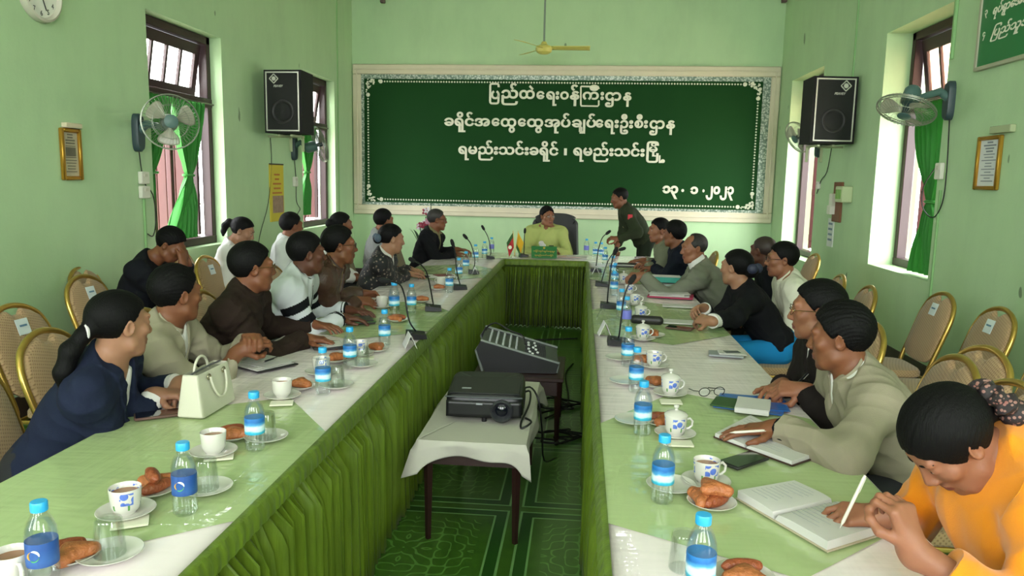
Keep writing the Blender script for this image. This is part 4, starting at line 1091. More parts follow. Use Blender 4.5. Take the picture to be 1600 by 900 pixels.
socket('small cream socket box under the far fan on the left wall', XL, 9.22, 1.54, .10, .12)
socket('cream socket box on the right wall beside the green curtain', XR, 6.385, 1.75, .10, .13)
socket('small cream box on the right wall below the loudspeaker cord', XR, 9.50, 1.62, .08, .09)
# loudspeakers
M_SPK = mat('black_speaker_carpet', '100d0e', .85, bump=.4, bscale=260); M_GRILLE = mat('black_speaker_grille', '0e0c0d', .6, bump=.5, bscale=500); M_TRIM = mat('silver_trim_strip', 'c8c6ba', .4, metal=.2)
M_CONE = mat('dark_speaker_cone', '201d1d', .55); M_BRK = mat('pale_green_bracket', 'a8b08a', .5)
def speaker(label, c, rz, w, h, d, wallx):
    root = thing('loudspeaker', label, 'loudspeaker', c, rz, 'wall loudspeakers')
    mb = MB(); mb.prism([(-w/2, 0), (w/2, 0), (w/2*.82, d), (-w/2*.82, d)], h, (0, -d/2, -h/2)); mb.build('cabinet', M_SPK, root, smooth=False)
    f = -d/2; MB().box((0, f-.004, 0), (w*.86, .012, h*.92), None, .004).build('grille', M_GRILLE, root)
    mb = MB(); a, b, t = w*.43, h*.46, .015
    for cc, ss in (((0, b), (2*a+t, t)), ((0, -b), (2*a+t, t)), ((a, 0), (t, 2*b)), ((-a, 0), (t, 2*b))): mb.box((cc[0], f-.010, cc[1]), (ss[0], .01, ss[1]), None, .002)
    mb.build('trim_strip', M_TRIM, root)
    Rf = rotx(math.pi/2); MB().lathe([(.10, 0), (.115, .008), (.125, .006), (.13, 0)], 32, (0, f-.010, -h*.16), Rf).build('woofer_ring', M_CONE, root)
    MB().lathe([(0, .008), (.03, .006), (.09, 0)][::-1], 28, (0, f-.0105, -h*.16), Rf).build('woofer_cone', M_GRILLE, root)
    q = V3(w*.22 if rz > 0.01 or wallx > 0 else -w*.22, f-.012, h*.36)
    mb = MB()
    for k in range(4): 
        A0, A1 = math.pi/2*k, math.pi/2*(k+1); r_ = w*.115; mb.tube([q+V3(r_*math.cos(A0), 0, r_*math.sin(A0)), q+V3(r_*math.cos(A1), 0, r_*math.sin(A1))], .006, 6)
    hn = mb.build('diamond_badge', M_TRIM, root); MB().lathe([(0, .006), (w*.05, .005), (w*.055, 0)][::-1], 20, q, Rf).build('horn_eye', M_TRIM, hn)
    text_part([('PEAVEY', -w*.13+q[0]*.45, w*.13+q[0]*.45, h*.225, h*.262, .3)], M_TRIM, root, (0, f-.011, 0), ((1, 0, 0), (0, 0, 1), (0, -1, 0)), .003)
    sg = 1 if wallx < c[0] else -1; lx = wallx-c[0]
    for dx in (-w*.22, w*.12):
        MB().box((dx, d*.1, -h/2-.02), (.03, d*.8, .022), None, .003).box((dx, d*.45, -h/2-.10), (.028, .02, .17), None, .003).build('bracket_arm', M_BRK, root)
    M = MB(); M.box((lx/2-sg*.0, d*.42, -h/2-.02), (abs(lx)-.01, .03, .024), None, .003); M.build('wall_bracket', M_BRK, root)
    return root
speaker('black loudspeaker with silver outline hung on the left wall between the windows', (-3.20, 8.25, 2.395), -.06, .42, .66, .40, XL)
speaker('black loudspeaker with silver outline hung on the right wall between the windows', (2.555, 8.52, 2.395), .10, .46, .68, .40, XR)
wire('thin dark cord running down the left wall from the loudspeaker past the calendar', [(XL+.012, 8.5, 2.06), (XL+.01, 8.52, 1.75), (XL+.01, 8.40, 1.3), (XL+.01, 8.15, .95), (XL+.01, 8.0, .6)], .004)
# ceiling fan
M_CF = mat('cream_yellow_fan_enamel', 'cfc56a', .35)
cfp = aty(850, 76, 10.6)
cf = thing('ceiling_fan', 'pale yellow three bladed ceiling fan hanging in front of the back wall', 'ceiling fan', (cfp[0], cfp[1], cfp[2]))
MB().lathe([(0, -.075), (.06, -.07), (.10, -.045), (.115, 0), (.10, .03), (.05, .05), (.03, .09), (0, .09)], 28).build('motor_housing', M_CF, cf)
MB().tube([(0, 0, .08), (0, 0, ZC-cfp[2]-.05)], .013, 10).build('down_rod', mat('grey_rod', '7d8b7c', .5), cf)
MB().lathe([(0, 0), (.05, 0), (.075, .06), (0, .06)], 20, (0, 0, ZC-cfp[2]-.06)).build('canopy', M_CF, cf)
for k in range(3):
    a = .02+2*math.pi*k/3; mb = MB(); Rb = rotz(a)
    mb.grid(lambda u, v: Rb@V3(.10+.52*u, (.045+.025*u)*(v-.5)*2, .012-.012*(v-.5)*2*1.4), 14, 5); b = mb.build('blade', M_CF, cf); b.modifiers.new('s', 'SOLIDIFY').thickness = .006
    MB().box(Rb@V3(.11, 0, .005), (.10, .05, .01), Rb, .003).build('blade_iron', M_CF, cf)
M_HOOK = mat('brown_bracket', '5d4a44', .6)
for (px, lb) in ((598, 'short brown hanger stub above the left end of the board'), (1225, 'short brown hanger stub above the right end of the board')):
    p = aty(px, 6, 11.60); mb = MB().box((p[0], p[1], (4.19+ZC)/2), (.07, .07, ZC-4.19), None, .006); tag(mb.build('hanger_stub', M_HOOK), lb, 'bracket')
# wall clock
wc = thing('wall_clock', 'round white wall clock high on the left wall at the frame edge', 'clock', (XL, 4.84, 2.76))
Rc = roty(math.pi/2); MB().lathe([(.155, 0), (.185, .0), (.19, .02), (.182, .045), (.168, .05), (.155, .03)], 48, (0, 0, 0), Rc, closed=True).build('clock_rim', mat('cream_clock_rim', 'c4bfae', .35), wc)
MB().lathe([(0, .022), (.16, .022), (.16, 0)][::-1], 48, (0, 0, 0), Rc).build('clock_face', mat('clock_face_white', 'e4e2d8', .4), wc)
M_INK = mat('black_print', '1d1d1d', .6)
its = []
for k in range(1, 13):
    a = math.pi/2-2*math.pi*k/12; cx_, cz_ = .128*math.cos(a), .128*math.sin(a); wd = .020 if k < 10 else .032
    its.append((str(k), cx_-wd/2, cx_+wd/2, cz_-.017, cz_+.017))
text_part(its, M_INK, wc, (.0225, 0, 0), ((0, 1, 0), (0, 0, 1), (1, 0, 0)), .001, 'clock_numerals', .012)
for (a, L, r) in ((2.4, .075, .005), (-1.17, .115, .0035)): MB().tube([(.026, -.02*math.cos(a), -.02*math.sin(a)), (.026, L*math.cos(a), L*math.sin(a))], r, 6).build('clock_hand', M_INK, wc)
# framed certificates
M_GOLDF = mat('gold_picture_frame', 'b98a35', .3, metal=.75); M_PAPER = mat('aged_paper', 'b6ab8f', .7, vary=.12, vscale=30); M_PAPW = mat('white_document', 'd4d6d2', .7)
def frame(label, x, y0, y1, z0, z1, paper, orn):
    sg = 1 if x < 0 else -1; root = thing('picture_frame', label, 'picture frame', (x, (y0+y1)/2, z0)); w, h = y1-y0, z1-z0; t = .028; mb = MB()
    for cc, ss in (((w/2-t/2, h/2), (t, h)), ((-w/2+t/2, h/2), (t, h)), ((0, t/2), (w-2*t, t)), ((0, h-t/2), (w-2*t, t))): mb.box((sg*.014, cc[0], cc[1]), (.028, ss[0], ss[1]), None, .006)
    mb.build('frame_moulding', M_GOLDF, root); MB().box((sg*.006, 0, h/2), (.008, w-2*t, h-2*t)).build('document', paper, root)
    mb = MB(); rs = np.random.RandomState(int(y0*10)); ww = w-2*t
    for k in range(14):
        zz = h*(.88-.055*k); L = ww*rs.uniform(.3, .8)*(.8 if k < 4 else 1)
        if orn and 5 <= k <= 7: mb.box((sg*.0115, 0, zz), (.002, ww*.66, .022)); continue
        mb.box((sg*.0115, 0, zz), (.002, L, .006 if k > 3 else .010))
    mb.build('printed_text', mat('faded_print', '6f6857' if orn else '7c8088', .7), root); return root
frame('small gold framed certificate hanging on the left wall under the clock', XL, 4.955, 5.165, 1.555, 1.91, M_PAPER, True)
mb = MB().box((XL+.02, 5.075, 1.93), (.04, .17, .035), None, .004); tag(mb.build('wooden_rail', mat('pale_wood_strip', 'cdbfa4', .6)), 'pale wooden strip the left certificate hangs from', 'rail')
frame('gold framed white certificate hanging on the right wall by the nearer window', XR, 5.52, 5.83, 1.61, 1.985, M_PAPW, False)
mb = MB().box((XR-.02, 5.52, 2.02), (.04, .26, .05), None, .004); tag(mb.build('wooden_rail', M_BRK), 'pale green strip the right certificate hangs from', 'rail')
# calendar
cal = thing('wall_calendar', 'yellow hanging calendar with a building picture on the left wall by the far window', 'calendar', (XL, 8.66, 1.08)); cw, chh = .40, .66
MB().box((.006, 0, chh/2), (.012, cw, chh)).build('calendar_sheet', mat('calendar_yellow', 'cdb93a', .6), cal)
MB().box((.0135, .02, chh*.30), (.003, cw*.78, chh*.30)).build('calendar_picture', mat('calendar_picture', '9a7a6a', .6, vary=.6, vscale=16), cal)
mb = MB()
for k in range(5): mb.box((.0135, 0, chh*(.50+.08*k)), (.002, cw*(.7, .5, .6, .3, .4)[k], .02))
mb.build('calendar_print', mat('calendar_orange_print', 'b86f2e', .6), cal)
MB().tube([(.01, -cw/2, chh), (.01, cw/2, chh)], .008, 8).build('hanging_rod', M_FRAME, cal)
# meter board, switch box and calendar card under the right loudspeaker
mp = thing('switch_board', 'brown wooden switch board on the right wall below the loudspeaker', 'switch board', (XR, 8.77, 1.22)); MB().box((-.012, 0, .22), (.024, .26, .44), None, .004).build('back_board', mat('brown_board', '7a4a30', .55, vary=.2), mp)
MB().box((-.04, .09, .24), (.05, .10, .14), None, .006).build('cutout_box', M_WHITEP, mp); MB().box((-.05, .09, .13), (.06, .11, .10), None, .006).build('fuse_box', M_WHITEP, mp)
bxr = thing('breaker_box', 'pale green breaker box beside the brown switch board on the right wall', 'breaker box', (XR, 8.46, 1.53)); MB().box((-.055, 0, 0), (.11, .22, .17), None, .008).build('case', mat('pale_breaker_case', 'b9c49a', .5), bxr)
for k in range(3): MB().box((-.113, .06-.06*k, .0), (.012, .035, .10), None, .003).build('breaker_switch', mat('breaker_green', '7fa85a', .5), bxr)
cc = thing('card_calendar', 'small white paper calendar sheet below the brown switch board', 'calendar', (XR, 8.95, .93)); MB().box((-.006, 0, .16), (.01, .19, .32)).build('sheet', M_PAPW, cc)
mb = MB()
for k in range(4): mb.box((-.0125, 0, .26-.06*k), (.002, .13, .024))
mb.build('printed_rows', mat('grey_blue_print', '6d7d92', .6), cc)

# ------------------------------------------------------------------ projector, mixer and cables in the aisle
M_DWOOD = mat('dark_red_brown_wood', '2e1a16', .45, vary=.3, vscale=8, stretch=(1, 1, .2))
def small_table(label, x0, x1, y0, y1, z):
    t = thing('side_table', label, 'table', ((x0+x1)/2, (y0+y1)/2, 0)); w, d = x1-x0, y1-y0
    MB().box((0, 0, z-.0125), (w, d, .025), None, .004).build('tabletop', M_DWOOD, t)
    mb = MB()
    for s in (-1, 1): mb.box((s*(w/2-.03), 0, z-.07), (.02, d-.1, .09)); mb.box((0, s*(d/2-.03), z-.07), (w-.06, .02, .09))
    mb.build('apron', M_DWOOD, t)
    for sx in (-1, 1):
        for sy in (-1, 1): MB().tube([(sx*(w/2-.035), sy*(d/2-.035), 0), (sx*(w/2-.035), sy*(d/2-.035), z-.025)], [.013, .022], 4).build('leg', M_DWOOD, t, smooth=False)
    return t
PZ = .475; px0, px1, py0, py1 = -.68, -.215, 3.17, 4.20
small_table('low dark wooden table carrying the projector in the aisle', px0, px1, py0, py1, PZ)
mb = MB(); cx_, cy_ = (px0+px1)/2, (py0+py1)/2; hw, hd = (px1-px0)/2+.008, (py1-py0)/2+.008
def clothf(u, v):
    # u round the rim, v from the middle outwards and down
    a = u*4; k = int(a) % 4; t = a-int(a); C = [(-1, -1), (1, -1), (1, 1), (-1, 1)]; p = np.array(C[k])+(np.array(C[(k+1) % 4])-np.array(C[k]))*t
    e = v*2
    if e <= 1: return V3(cx_+p[0]*hw*e, cy_+p[1]*hd*e, PZ+.003+.0006*math.sin(9*p[0]*e+5*p[1]*e*3))
    dn = e-1; cr = min(abs(abs(p[0])-1), abs(abs(p[1])-1)); corner = (abs(p[0])*abs(p[1]))**6
    L = .072+.085*corner+.004*math.sin(u*50); ou = .012+.020*dn*math.sin(u*37+1)+.03*corner*dn
    n = np.array([p[0] if abs(p[0]) > .999 else 0, p[1] if abs(p[1]) > .999 else 0], float)
    return V3(cx_+p[0]*hw+n[0]*ou*min(1, dn*4), cy_+p[1]*hd+n[1]*ou*min(1, dn*4), PZ+.003-L*dn)
mb.grid(clothf, 161, 25); o = mb.build('table_cover', mat('off_white_table_cover', 'b5b2a6', .75, vary=.06, bump=.1, bscale=40)); m_ = o.modifiers.new('s', 'SOLIDIFY'); m_.thickness = .0016
tag(o, 'off white cover with drooping corners on the projector table', 'tablecloth')
pj = thing('projector', 'large black projector on the covered low table in the aisle', 'projector', (-.435, 3.62, PZ+.004), .04)
pw, pd, ph = .37, .38, .145
def pbody(u, v):
    a = u*2*math.pi; c_, s_ = math.cos(a), math.sin(a); k = [0.0, .93, 1.0, 1.0, .97, .93, 0.0][int(round(v*6))]; z = [.022, .022, .034, ph*.78, ph*.95, ph, ph][int(round(v*6))]
    x = pw/2*math.copysign(abs(c_)**.25, c_)*k; y = pd/2*math.copysign(abs(s_)**.25, s_)*k
    if z > .05: z += .020*(y/pd)
    return V3(x, y, z)
MB().grid(pbody, 64, 7, cu=True).build('projector_body', mat('black_projector_shell', '17171a', .42), pj)
MB().box((0, -.05, ph-.0), (pw*.9, pd*.66, .008), rotx(.05), .003).build('top_lid', mat('dark_projector_lid', '1e1e20', .5), pj)
MB().grid(lambda u, v: V3((u-.5)*pw*.96, -pd/2-.012+.02*abs(u-.5)**3*8*.3, .032+v*.075), 24, 6).build('front_panel', M_BLACKP, pj).modifiers.new('s', 'SOLIDIFY').thickness = .012
MB().tube([((u-.5)*pw*.98, -pd/2-.016+.045*abs(u-.5)**3, ph-.016) for u in np.linspace(0, 1, 18)], .0035, 6).build('front_trim', mat('grey_trim', '6b6f72', .3, metal=.6), pj)
Rp = rotx(math.pi/2)
lr = MB().lathe([(.030, -.01), (.052, .0), (.054, .018), (.046, .026), (.036, .016), (.028, .0)], 36, (.085, -pd/2-.012, .068), Rp).build('lens_ring', mat('dark_grey_ring', '2b2c30', .3), pj)
MB().lathe([(0, .012), (.018, .010), (.030, .002)][::-1], 28, (.085, -pd/2-.012, .068), Rp).build('lens_glass', mat('lens_glass_coating', '0d1018', .12, spec=.5), lr)
MB().box((-.03+.01, -pd/2-.019, .098), (.03, .002, .008)).build('maker_badge', mat('badge_grey', '8d8f94', .4), pj)
MB().box((-.09, -.11, ph+.001), (.045, .014, .002), rotx(.05)).build('top_badge', mat('badge_light', '9aa0a6', .4), pj)
MB().box((.115, .03, ph+.0065), (.085, .05, .0016), rotx(.05)).build('white_sticker', mat('cream_sticker', 'c9c6b0', .6), pj)
for (x, y) in ((0, -pd/2+.03), (-.12, .15), (.12, .15)): MB().lathe([(0, 0), (.012, 0), (.012, .024), (0, .024)], 12, (x, y, .0)).build('foot', M_BLACKP, pj)
mb = MB()
for k in range(12): mb.box((pw/2+.0005, -.08+.016*k, .07), (.004, .008, .05))
mb.build('side_vent', mat('vent_black', '0a0a0b', .6), pj)
wire('black projector cable curling over the right side of the low table', [(-.27, 3.78, PZ+.06), (-.23, 3.74, PZ+.08), (-.225, 3.62, PZ+.05), (-.25, 3.45, PZ+.012), (-.24, 3.36, PZ+.012), (-.20, 3.40, PZ+.03), (-.235, 3.52, PZ+.01)], .005)
wire('second black cable drooping from the projector beside the table edge', [(-.30, 3.80, PZ+.05), (-.24, 3.86, PZ+.07), (-.19, 3.80, PZ+.02), (-.17, 3.85, PZ-.15), (-.16, 4.0, PZ-.38), (-.10, 4.25, .02)], .005)
MZ = .42
small_table('small dark wooden table under the audio mixer in the aisle', -.64, -.075, 4.52, 5.12, MZ)
mx = thing('audio_mixer', 'grey wedge shaped audio mixer with faders on the small dark table', 'audio mixer', (-.37, 4.84, MZ), .06)
w, d = .46, .44; zl, zr = .19, .065
mb = MB(); mb.prism([(-w/2+.03, .01), (w/2-.02, .01), (w/2, zr-.02), (-w/2, zl-.03)], d-.04, (0, d/2-.02, 0), ((1, 0, 0), (0, 0, 1), (0, -1, 0))); mb.build('mixer_case', M_BLACKP, mx, smooth=False)
M_MIX = mat('grey_mixer_panel', '3f4442', .45); M_MIXL = mat('light_grey_mixer_trim', '6a706b', .45)
mb = MB(); mb.prism([(-w/2-.005, zl-.02), (w/2+.01, zr-.022), (w/2+.015, zr), (-w/2-.01, zl+.003)], d, (0, d/2, 0), ((1, 0, 0), (0, 0, 1), (0, -1, 0))); mb.build('mixer_panel', M_MIX, mx, smooth=False)
sl = math.atan2(zl-zr, w); Rs = roty(sl); 
def onp(x, y, h=0): return V3(x, y, zr+(zl-zr)*(w/2-x)/w+.006+h)
for yy in (-d/2-.008, d/2+.008): mb = MB(); mb.prism([(-w/2-.045, zl-.05), (-w/2+.02, .005), (w/2-.0, .005), (w/2+.02, zr-.0), (-w/2-.01, zl+.015)], .016, (0, yy+.008, 0), ((1, 0, 0), (0, 0, 1), (0, -1, 0))); mb.build('side_cheek', M_BLACKP, mx, smooth=False); MB().tube([(-w/2+.0, yy, .01), (-w/2-.04, yy, zl-.05), (-w/2-.012, yy, zl+.014), (w/2+.02, yy, zr+.004), (w/2+.005, yy, .01)], .0095, 8).build('edge_trim', M_MIXL, mx)
ks = None; fs_ = None
for c in range(10):
    y = -d/2+.05+.036*c
    for r in range(5):
        p = onp(-.19+.042*r, y)
        if ks is None: ks = MB().lathe([(0, .016), (.006, .015), (.008, 0)][::-1], 10).build('knob', mat('pale_knob', '9da3a0', .4), mx); ks.location = p
        else: k_ = ks.copy(); COL.objects.link(k_); k_.location = p
    p = onp(.10, y)
    mb = MB().box(p, (.14, .004, .004), Rs); mb.build('fader_slot', mat('slot_black', '0c0c0c', .5) if c == 0 else bpy.data.materials['slot_black'], mx)
    q = onp(.05+.10*random.random(), y, .004); MB().box(q, (.016, .012, .012), Rs, .002).build('fader', mat('fader_white', 'c9ccc8', .4) if c == 0 else bpy.data.materials['fader_white'], mx)
wire('black cable loop rising over the top of the audio mixer', [(-.60, 5.0, MZ+.02), (-.62, 4.98, MZ+.18), (-.55, 4.95, MZ+.25), (-.44, 4.90, MZ+.21), (-.36, 4.86, MZ+.19), (-.33, 4.74, MZ+.16)], .006)
def loop_cable(label, cx, cy, rs_, turns, sd):
    r_ = np.random.RandomState(sd); P = []
    for i in range(int(turns*10)):
        a = i*2*math.pi/10; P.append((cx+rs_*(1+.25*math.sin(i*.7+sd))*math.cos(a)+.02*i*r_.uniform(-.3, .3), cy+rs_*1.2*math.sin(a)+.012*i*r_.uniform(-.4, .4), .010+.002*(i % 5)+.004*(i//10)))
    return wire(label, P, .007)
loop_cable('coil of black cable lying on the floor right of the audio mixer', -.12, 4.62, .10, 2.2, 1)
loop_cable('larger tangle of black cable on the floor behind the audio mixer table', -.16, 5.35, .11, 3.0, 2)
wire('black cable trailing along the floor from the mixer toward the right skirt', [(-.2, 5.0, .012), (-.10, 5.2, .012), (-.05, 5.5, .012), (-.09, 6.2, .012), (-.03, 6.6, .012)], .007)
wire('black cable lying across the floor in front of the far skirt', [(-.78, 7.7, .012), (-.5, 7.55, .012), (-.2, 7.62, .012), (.0, 7.7, .012)], .008)
# ------------------------------------------------------------------ things on the tables
def clear_mat(name, tint, gl=.10, rough=.04):
    """thin clear plastic or glass: see-through with a glossy, angle dependent sheen"""
    m = bpy.data.materials.new(name); m.use_nodes = True; N, L = m.node_tree.nodes, m.node_tree.links; N.remove(N['Principled BSDF'])
    t = N.new('ShaderNodeBsdfTransparent'); t.inputs[0].default_value = s2l(tint); g = N.new('ShaderNodeBsdfGlossy'); g.inputs['Roughness'].default_value = rough
    lw = N.new('ShaderNodeLayerWeight'); lw.inputs[0].default_value = .35; ma = N.new('ShaderNodeMath'); ma.operation = 'MULTIPLY_ADD'; ma.inputs[1].default_value = .24; ma.inputs[2].default_value = gl
    L.new(lw.outputs['Fresnel'], ma.inputs[0]); mx = N.new('ShaderNodeMixShader'); L.new(ma.outputs[0], mx.inputs[0]); L.new(t.outputs[0], mx.inputs[1]); L.new(g.outputs[0], mx.inputs[2]); L.new(mx.outputs[0], N['Material Output'].inputs[0]); return m
S.cycles.transparent_max_bounces = 32
M_PET = clear_mat('clear_bottle_plastic', 'ffffff', .035); M_WATER = clear_mat('clear_water', 'fafdfc', .012, .02); M_TUMB = clear_mat('clear_tumbler_glass', 'fbfdfc', .06, .03)
M_CAP = mat('blue_bottle_cap', '2d9fd8', .35); M_PORC = mat('white_porcelain', 'c6c3ba', .22, coat=.4); M_TEA = mat('milk_tea', '8a5a34', .2)
def label_mat(name, deep):
    m = mat(name, '5fb4e0', .4); g = NB(m); v, s = g.coords()
    wv = g.math('ADD', s[2], g.math('MULTIPLY', g.noise(g.mapping(v, (34, 34, 50)), 1.0, 2), .016))
    if deep: g.color(g.ramp(g.math('MULTIPLY', wv, 8), [(.45, '1f3f80'), (.62, '2d5898'), (.82, '234a8c')]))
    else: g.color(g.ramp(g.math('MULTIPLY', wv, 8), [(.50, '2390b4'), (.58, '3aa9c4'), (.62, 'b8dbe4'), (.70, 'cfe4ea'), (.76, '4a96c8'), (.84, '1f62a8'), (.95, '2a74b8')])) 
    return m
M_LAB = label_mat('blue_wave_label', False); M_LABD = label_mat('deep_blue_label', True)
M_LABP = mat('violet_label', '6a6fc0', .4)
PROTO = {}
def place(key, maker, x, y, z, rz, label, group):
    if key not in PROTO:
        r = maker(); r.location = (x, y, z); r.rotation_euler = (0, 0, rz); r['label'] = label; r['group'] = group; PROTO[key] = r; return r
    return dup(PROTO[key], (x, y, z), rz, label, group)
def mk_bottle(lm, logo=False):
    def f():
        r = thing('water_bottle', 'x', 'bottle')
        MB().lathe([(0, .004), (.026, 0), (.030, .004), (.0315, .012), (.0305, .020), (.0315, .028), (.0315, .050), (.0305, .056), (.0305, .108), (.0318, .114), (.0312, .128), (.026, .146), (.017, .162), (.0128, .170), (.0128, .182)], 26).build('bottle_body', M_PET, r)
        MB().lathe([(0, .006), (.0285, .006), (.0295, .05), (.0292, .128), (.024, .145), (0, .145)], 22).build('water', M_WATER, r)
        MB().lathe([(.0310, .056), (.0312, .057), (.0312, .107), (.0310, .108)], 26).build('bottle_label', lm, r)
        MB().lathe([(.0165, .170), (.0168, .172), (.0168, .187), (.0155, .190), (0, .1905)], 22).build('cap', M_CAP, r)
        if logo:
            k = 0
            for c_, a0 in (('e4e9ee', 0), ('e0a63c', 2.1), ('57b05a', 4.2)):
                mb = MB(); P = []
                for t in np.linspace(0, 1.9, 10):
                    an = a0+t; yy = .011*math.cos(an); zz = .083+.011*math.sin(an); P.append((.0316*math.cos(yy/.0312), .0316*math.sin(yy/.0312), zz))
                mb.tube(P, [.001+.0022*math.sin(math.pi*i/9) for i in range(10)], 6, flat=.3); mb.build('label_emblem', mat('emblem_'+c_, c_, .4), r)
        return r
    return f
def bottle(px, py, label, kind='w', s=1.0, grp='blue capped water bottles'):
    p = atz(px, py, CZ); lm = {'w': M_LAB, 'd': M_LABD, 'p': M_LABP}[kind]
    o = place('bottle'+kind, mk_bottle(lm, kind == 'd'), p[0], p[1], CZ, -1.45 if kind == 'd' else random.uniform(0, 6), label, grp)
    if s != 1.0: o.scale = (s, s, s)
    return o
def flower_mat():
    m = mat('porcelain_with_blue_flowers', 'c6c3ba', .22, coat=.4); g = NB(m); v, s = g.coords(); vo = g.n('ShaderNodeTexVoronoi'); vo.inputs['Scale'].default_value = 55; g.link(v, vo.inputs['Vector'])
    zr = g.math('MULTIPLY', g.math('GREATER_THAN', s[2], .030), g.math('LESS_THAN', s[2], .062)); fr = g.math('GREATER_THAN', g.math('SINE', g.math('MULTIPLY', g.math('ARCTAN2', s[1], s[0]), 3)), -.15)
    sp = g.math('MULTIPLY', g.math('MULTIPLY', g.math('LESS_THAN', vo.outputs['Distance'], .55), zr), fr)
    c = g.mix(sp, s2l('c6c3ba'), g.mix(g.noise(v, 60), s2l('2b4fa8'), s2l('6f86d0')))
    lf = g.math('MULTIPLY', g.math('MULTIPLY', g.math('LESS_THAN', s[2], .030), g.math('GREATER_THAN', s[2], .016)), g.math('LESS_THAN', g.math('SINE', g.math('MULTIPLY', g.math('ARCTAN2', s[1], s[0]), 6)), -.9))
    g.color(g.mix(lf, c, s2l('5c8a4c'))); return m
M_FLOW = flower_mat()
def mk_cup(m, lid):
    def f():
        r = thing('tea_cup', 'x', 'cup')
        MB().lathe([(0, .004), (.022, .0), (.024, .0), (.025, .004), (.031, .009), (.0355, .022), (.0375, .045), (.039, .066), (.0385, .068), (.037, .066), (.0355, .045), (.0335, .022), (.028, .010), (0, .008)], 32).build('cup_body', m, r)
        MB().tube([(.0365, 0, .052), (.050, 0, .056), (.060, 0, .046), (.058, 0, .030), (.046, 0, .021), (.0345, 0, .020)], [.004, .0042, .0042, .004, .004, .004], 8).build('handle', M_PORC, r)
        if lid:
            MB().lathe([(.0405, .068), (.0405, .071), (.034, .078), (.018, .084), (.006, .087), (.005, .092), (.0095, .098), (.0085, .105), (0, .107)], 28).build('lid', M_PORC, r)
        else: MB().lathe([(.036, .053), (0, .0535)], 24).build('tea', M_TEA, r)
        return r
    return f
def mk_saucer():
    r = tag(MB().lathe([(0, .004), (.030, .003), (.032, 0), (.034, 0), (.036, .003), (.055, .007), (.070, .014), (.0715, .0155), (.070, .0165), (.054, .0095), (.034, .0065), (0, .0065)], 36).build('saucer', M_PORC), 'x', 'saucer'); return r
SZ = .0066
def cup(px, py, label, kind='plain', lid=False, rz=-.6, saucer=None, s=1.0):
    p = atz(px, py, CZ+.012)
    if saucer: place('saucer', mk_saucer, p[0], p[1], CZ, 0, saucer, 'white saucers')
    o = place('cup%s%d' % (kind, lid), mk_cup(M_FLOW if kind == 'flower' else M_PORC, lid), p[0], p[1], CZ+(SZ if saucer else 0), rz, label, 'tea cups')
    return o
def mk_tumbler():
    return tag(MB().lathe([(.0335, 0), (.0345, .002), (.030, .082), (.028, .086), (0, .086), (0, .080), (.0275, .080), (.0325, .002)], 28).build('drinking_glass', M_TUMB), 'x', 'glass')
def glass(px, py, label, saucer=None):
    p = atz(px, py, CZ+.006)
    if saucer: place('saucer', mk_saucer, p[0], p[1], CZ, 0, saucer, 'white saucers')
    place('tumbler', mk_tumbler, p[0], p[1], CZ+(SZ if saucer else 0), 0, label, 'clear drinking glasses')
def mk_plate():
    return tag(MB().lathe([(0, .004), (.034, .003), (.036, 0), (.038, 0), (.040, .003), (.056, .007), (.066, .0135), (.067, .015), (.065, .0155), (.054, .0095), (.038, .0065), (0, .0065)], 36).build('snack_plate', M_PORC), 'x', 'plate')
M_FRY = mat('golden_fried_pastry', 'a35f35', .5, bump=.6, bscale=90, vary=.45, vscale=45); M_FRYD = mat('dark_fried_pastry', '8a4526', .45, bump=.6, bscale=90, vary=.4, vscale=45)
def mk_samosa():
    F = Field((-.06, -.05, -.005), (.06, .05, .05), .0028)
    F.cap((-.034, -.020, .012), (.036, -.016, .012), .012, .011, .02); F.cap((-.034, -.020, .012), (.0, .028, .014), .012, .010, .02); F.cap((.036, -.016, .012), (.0, .028, .014), .011, .010, .02); F.ell((.0, -.002, .017), (.026, .020, .016), None, .02)
    V, Q = F.mesh(); V = wrinkle(V, Q, .0015, 3, (120, 260)); o = raw_mesh('fried_samosa', V, Q, M_FRY); return tag(o, 'x', 'snack')
def mk_roll():
    F = Field((-.06, -.03, -.005), (.06, .03, .04), .0028); F.cap((-.036, 0, .013), (.034, .004, .014), .010, .0125, .01); F.ell((.0, .002, .014), (.030, .015, .0135), None, .02); F.cap((.034, .004, .014), (.048, .006, .016), .009, .003, .01)
    V, Q = F.mesh(); V = wrinkle(V, Q, .0015, 5, (120, 260)); o = raw_mesh('fried_roll', V, Q, M_FRYD); return tag(o, 'x', 'snack')
def snacks(px, py, where, n=2, first='samosa', seed=1, rel=None):
    p = atz(px, py, CZ+.006); rs = np.random.RandomState(seed); place('plate', mk_plate, p[0], p[1], CZ, 0, 'small white snack plate '+where, 'white snack plates'); a0 = rs.uniform(0, 6)
    for k in range(n):
        a = a0+k*2*math.pi/n; rr = .022 if n > 1 else .005; kind = first if k % 2 == 0 else ('roll' if first == 'samosa' else 'samosa')
        x, y = p[0]+rr*math.cos(a), p[1]+rr*math.sin(a); z = CZ+.0085+(.014 if k == 2 else 0)
        if k == 2: x, y = p[0], p[1]; z = CZ+.036
        word = {'samosa': 'fried triangular pastry ', 'roll': 'long fried roll '}[kind]
        place(kind, mk_samosa if kind == 'samosa' else mk_roll, x, y, z, a+math.pi/2+rs.uniform(-.3, .3), word+('topping the plate ' if k == 2 else 'on the plate ')+where, 'fried snacks')
M_NAP = mat('cream_paper_napkin', 'd8d5c0', .8)
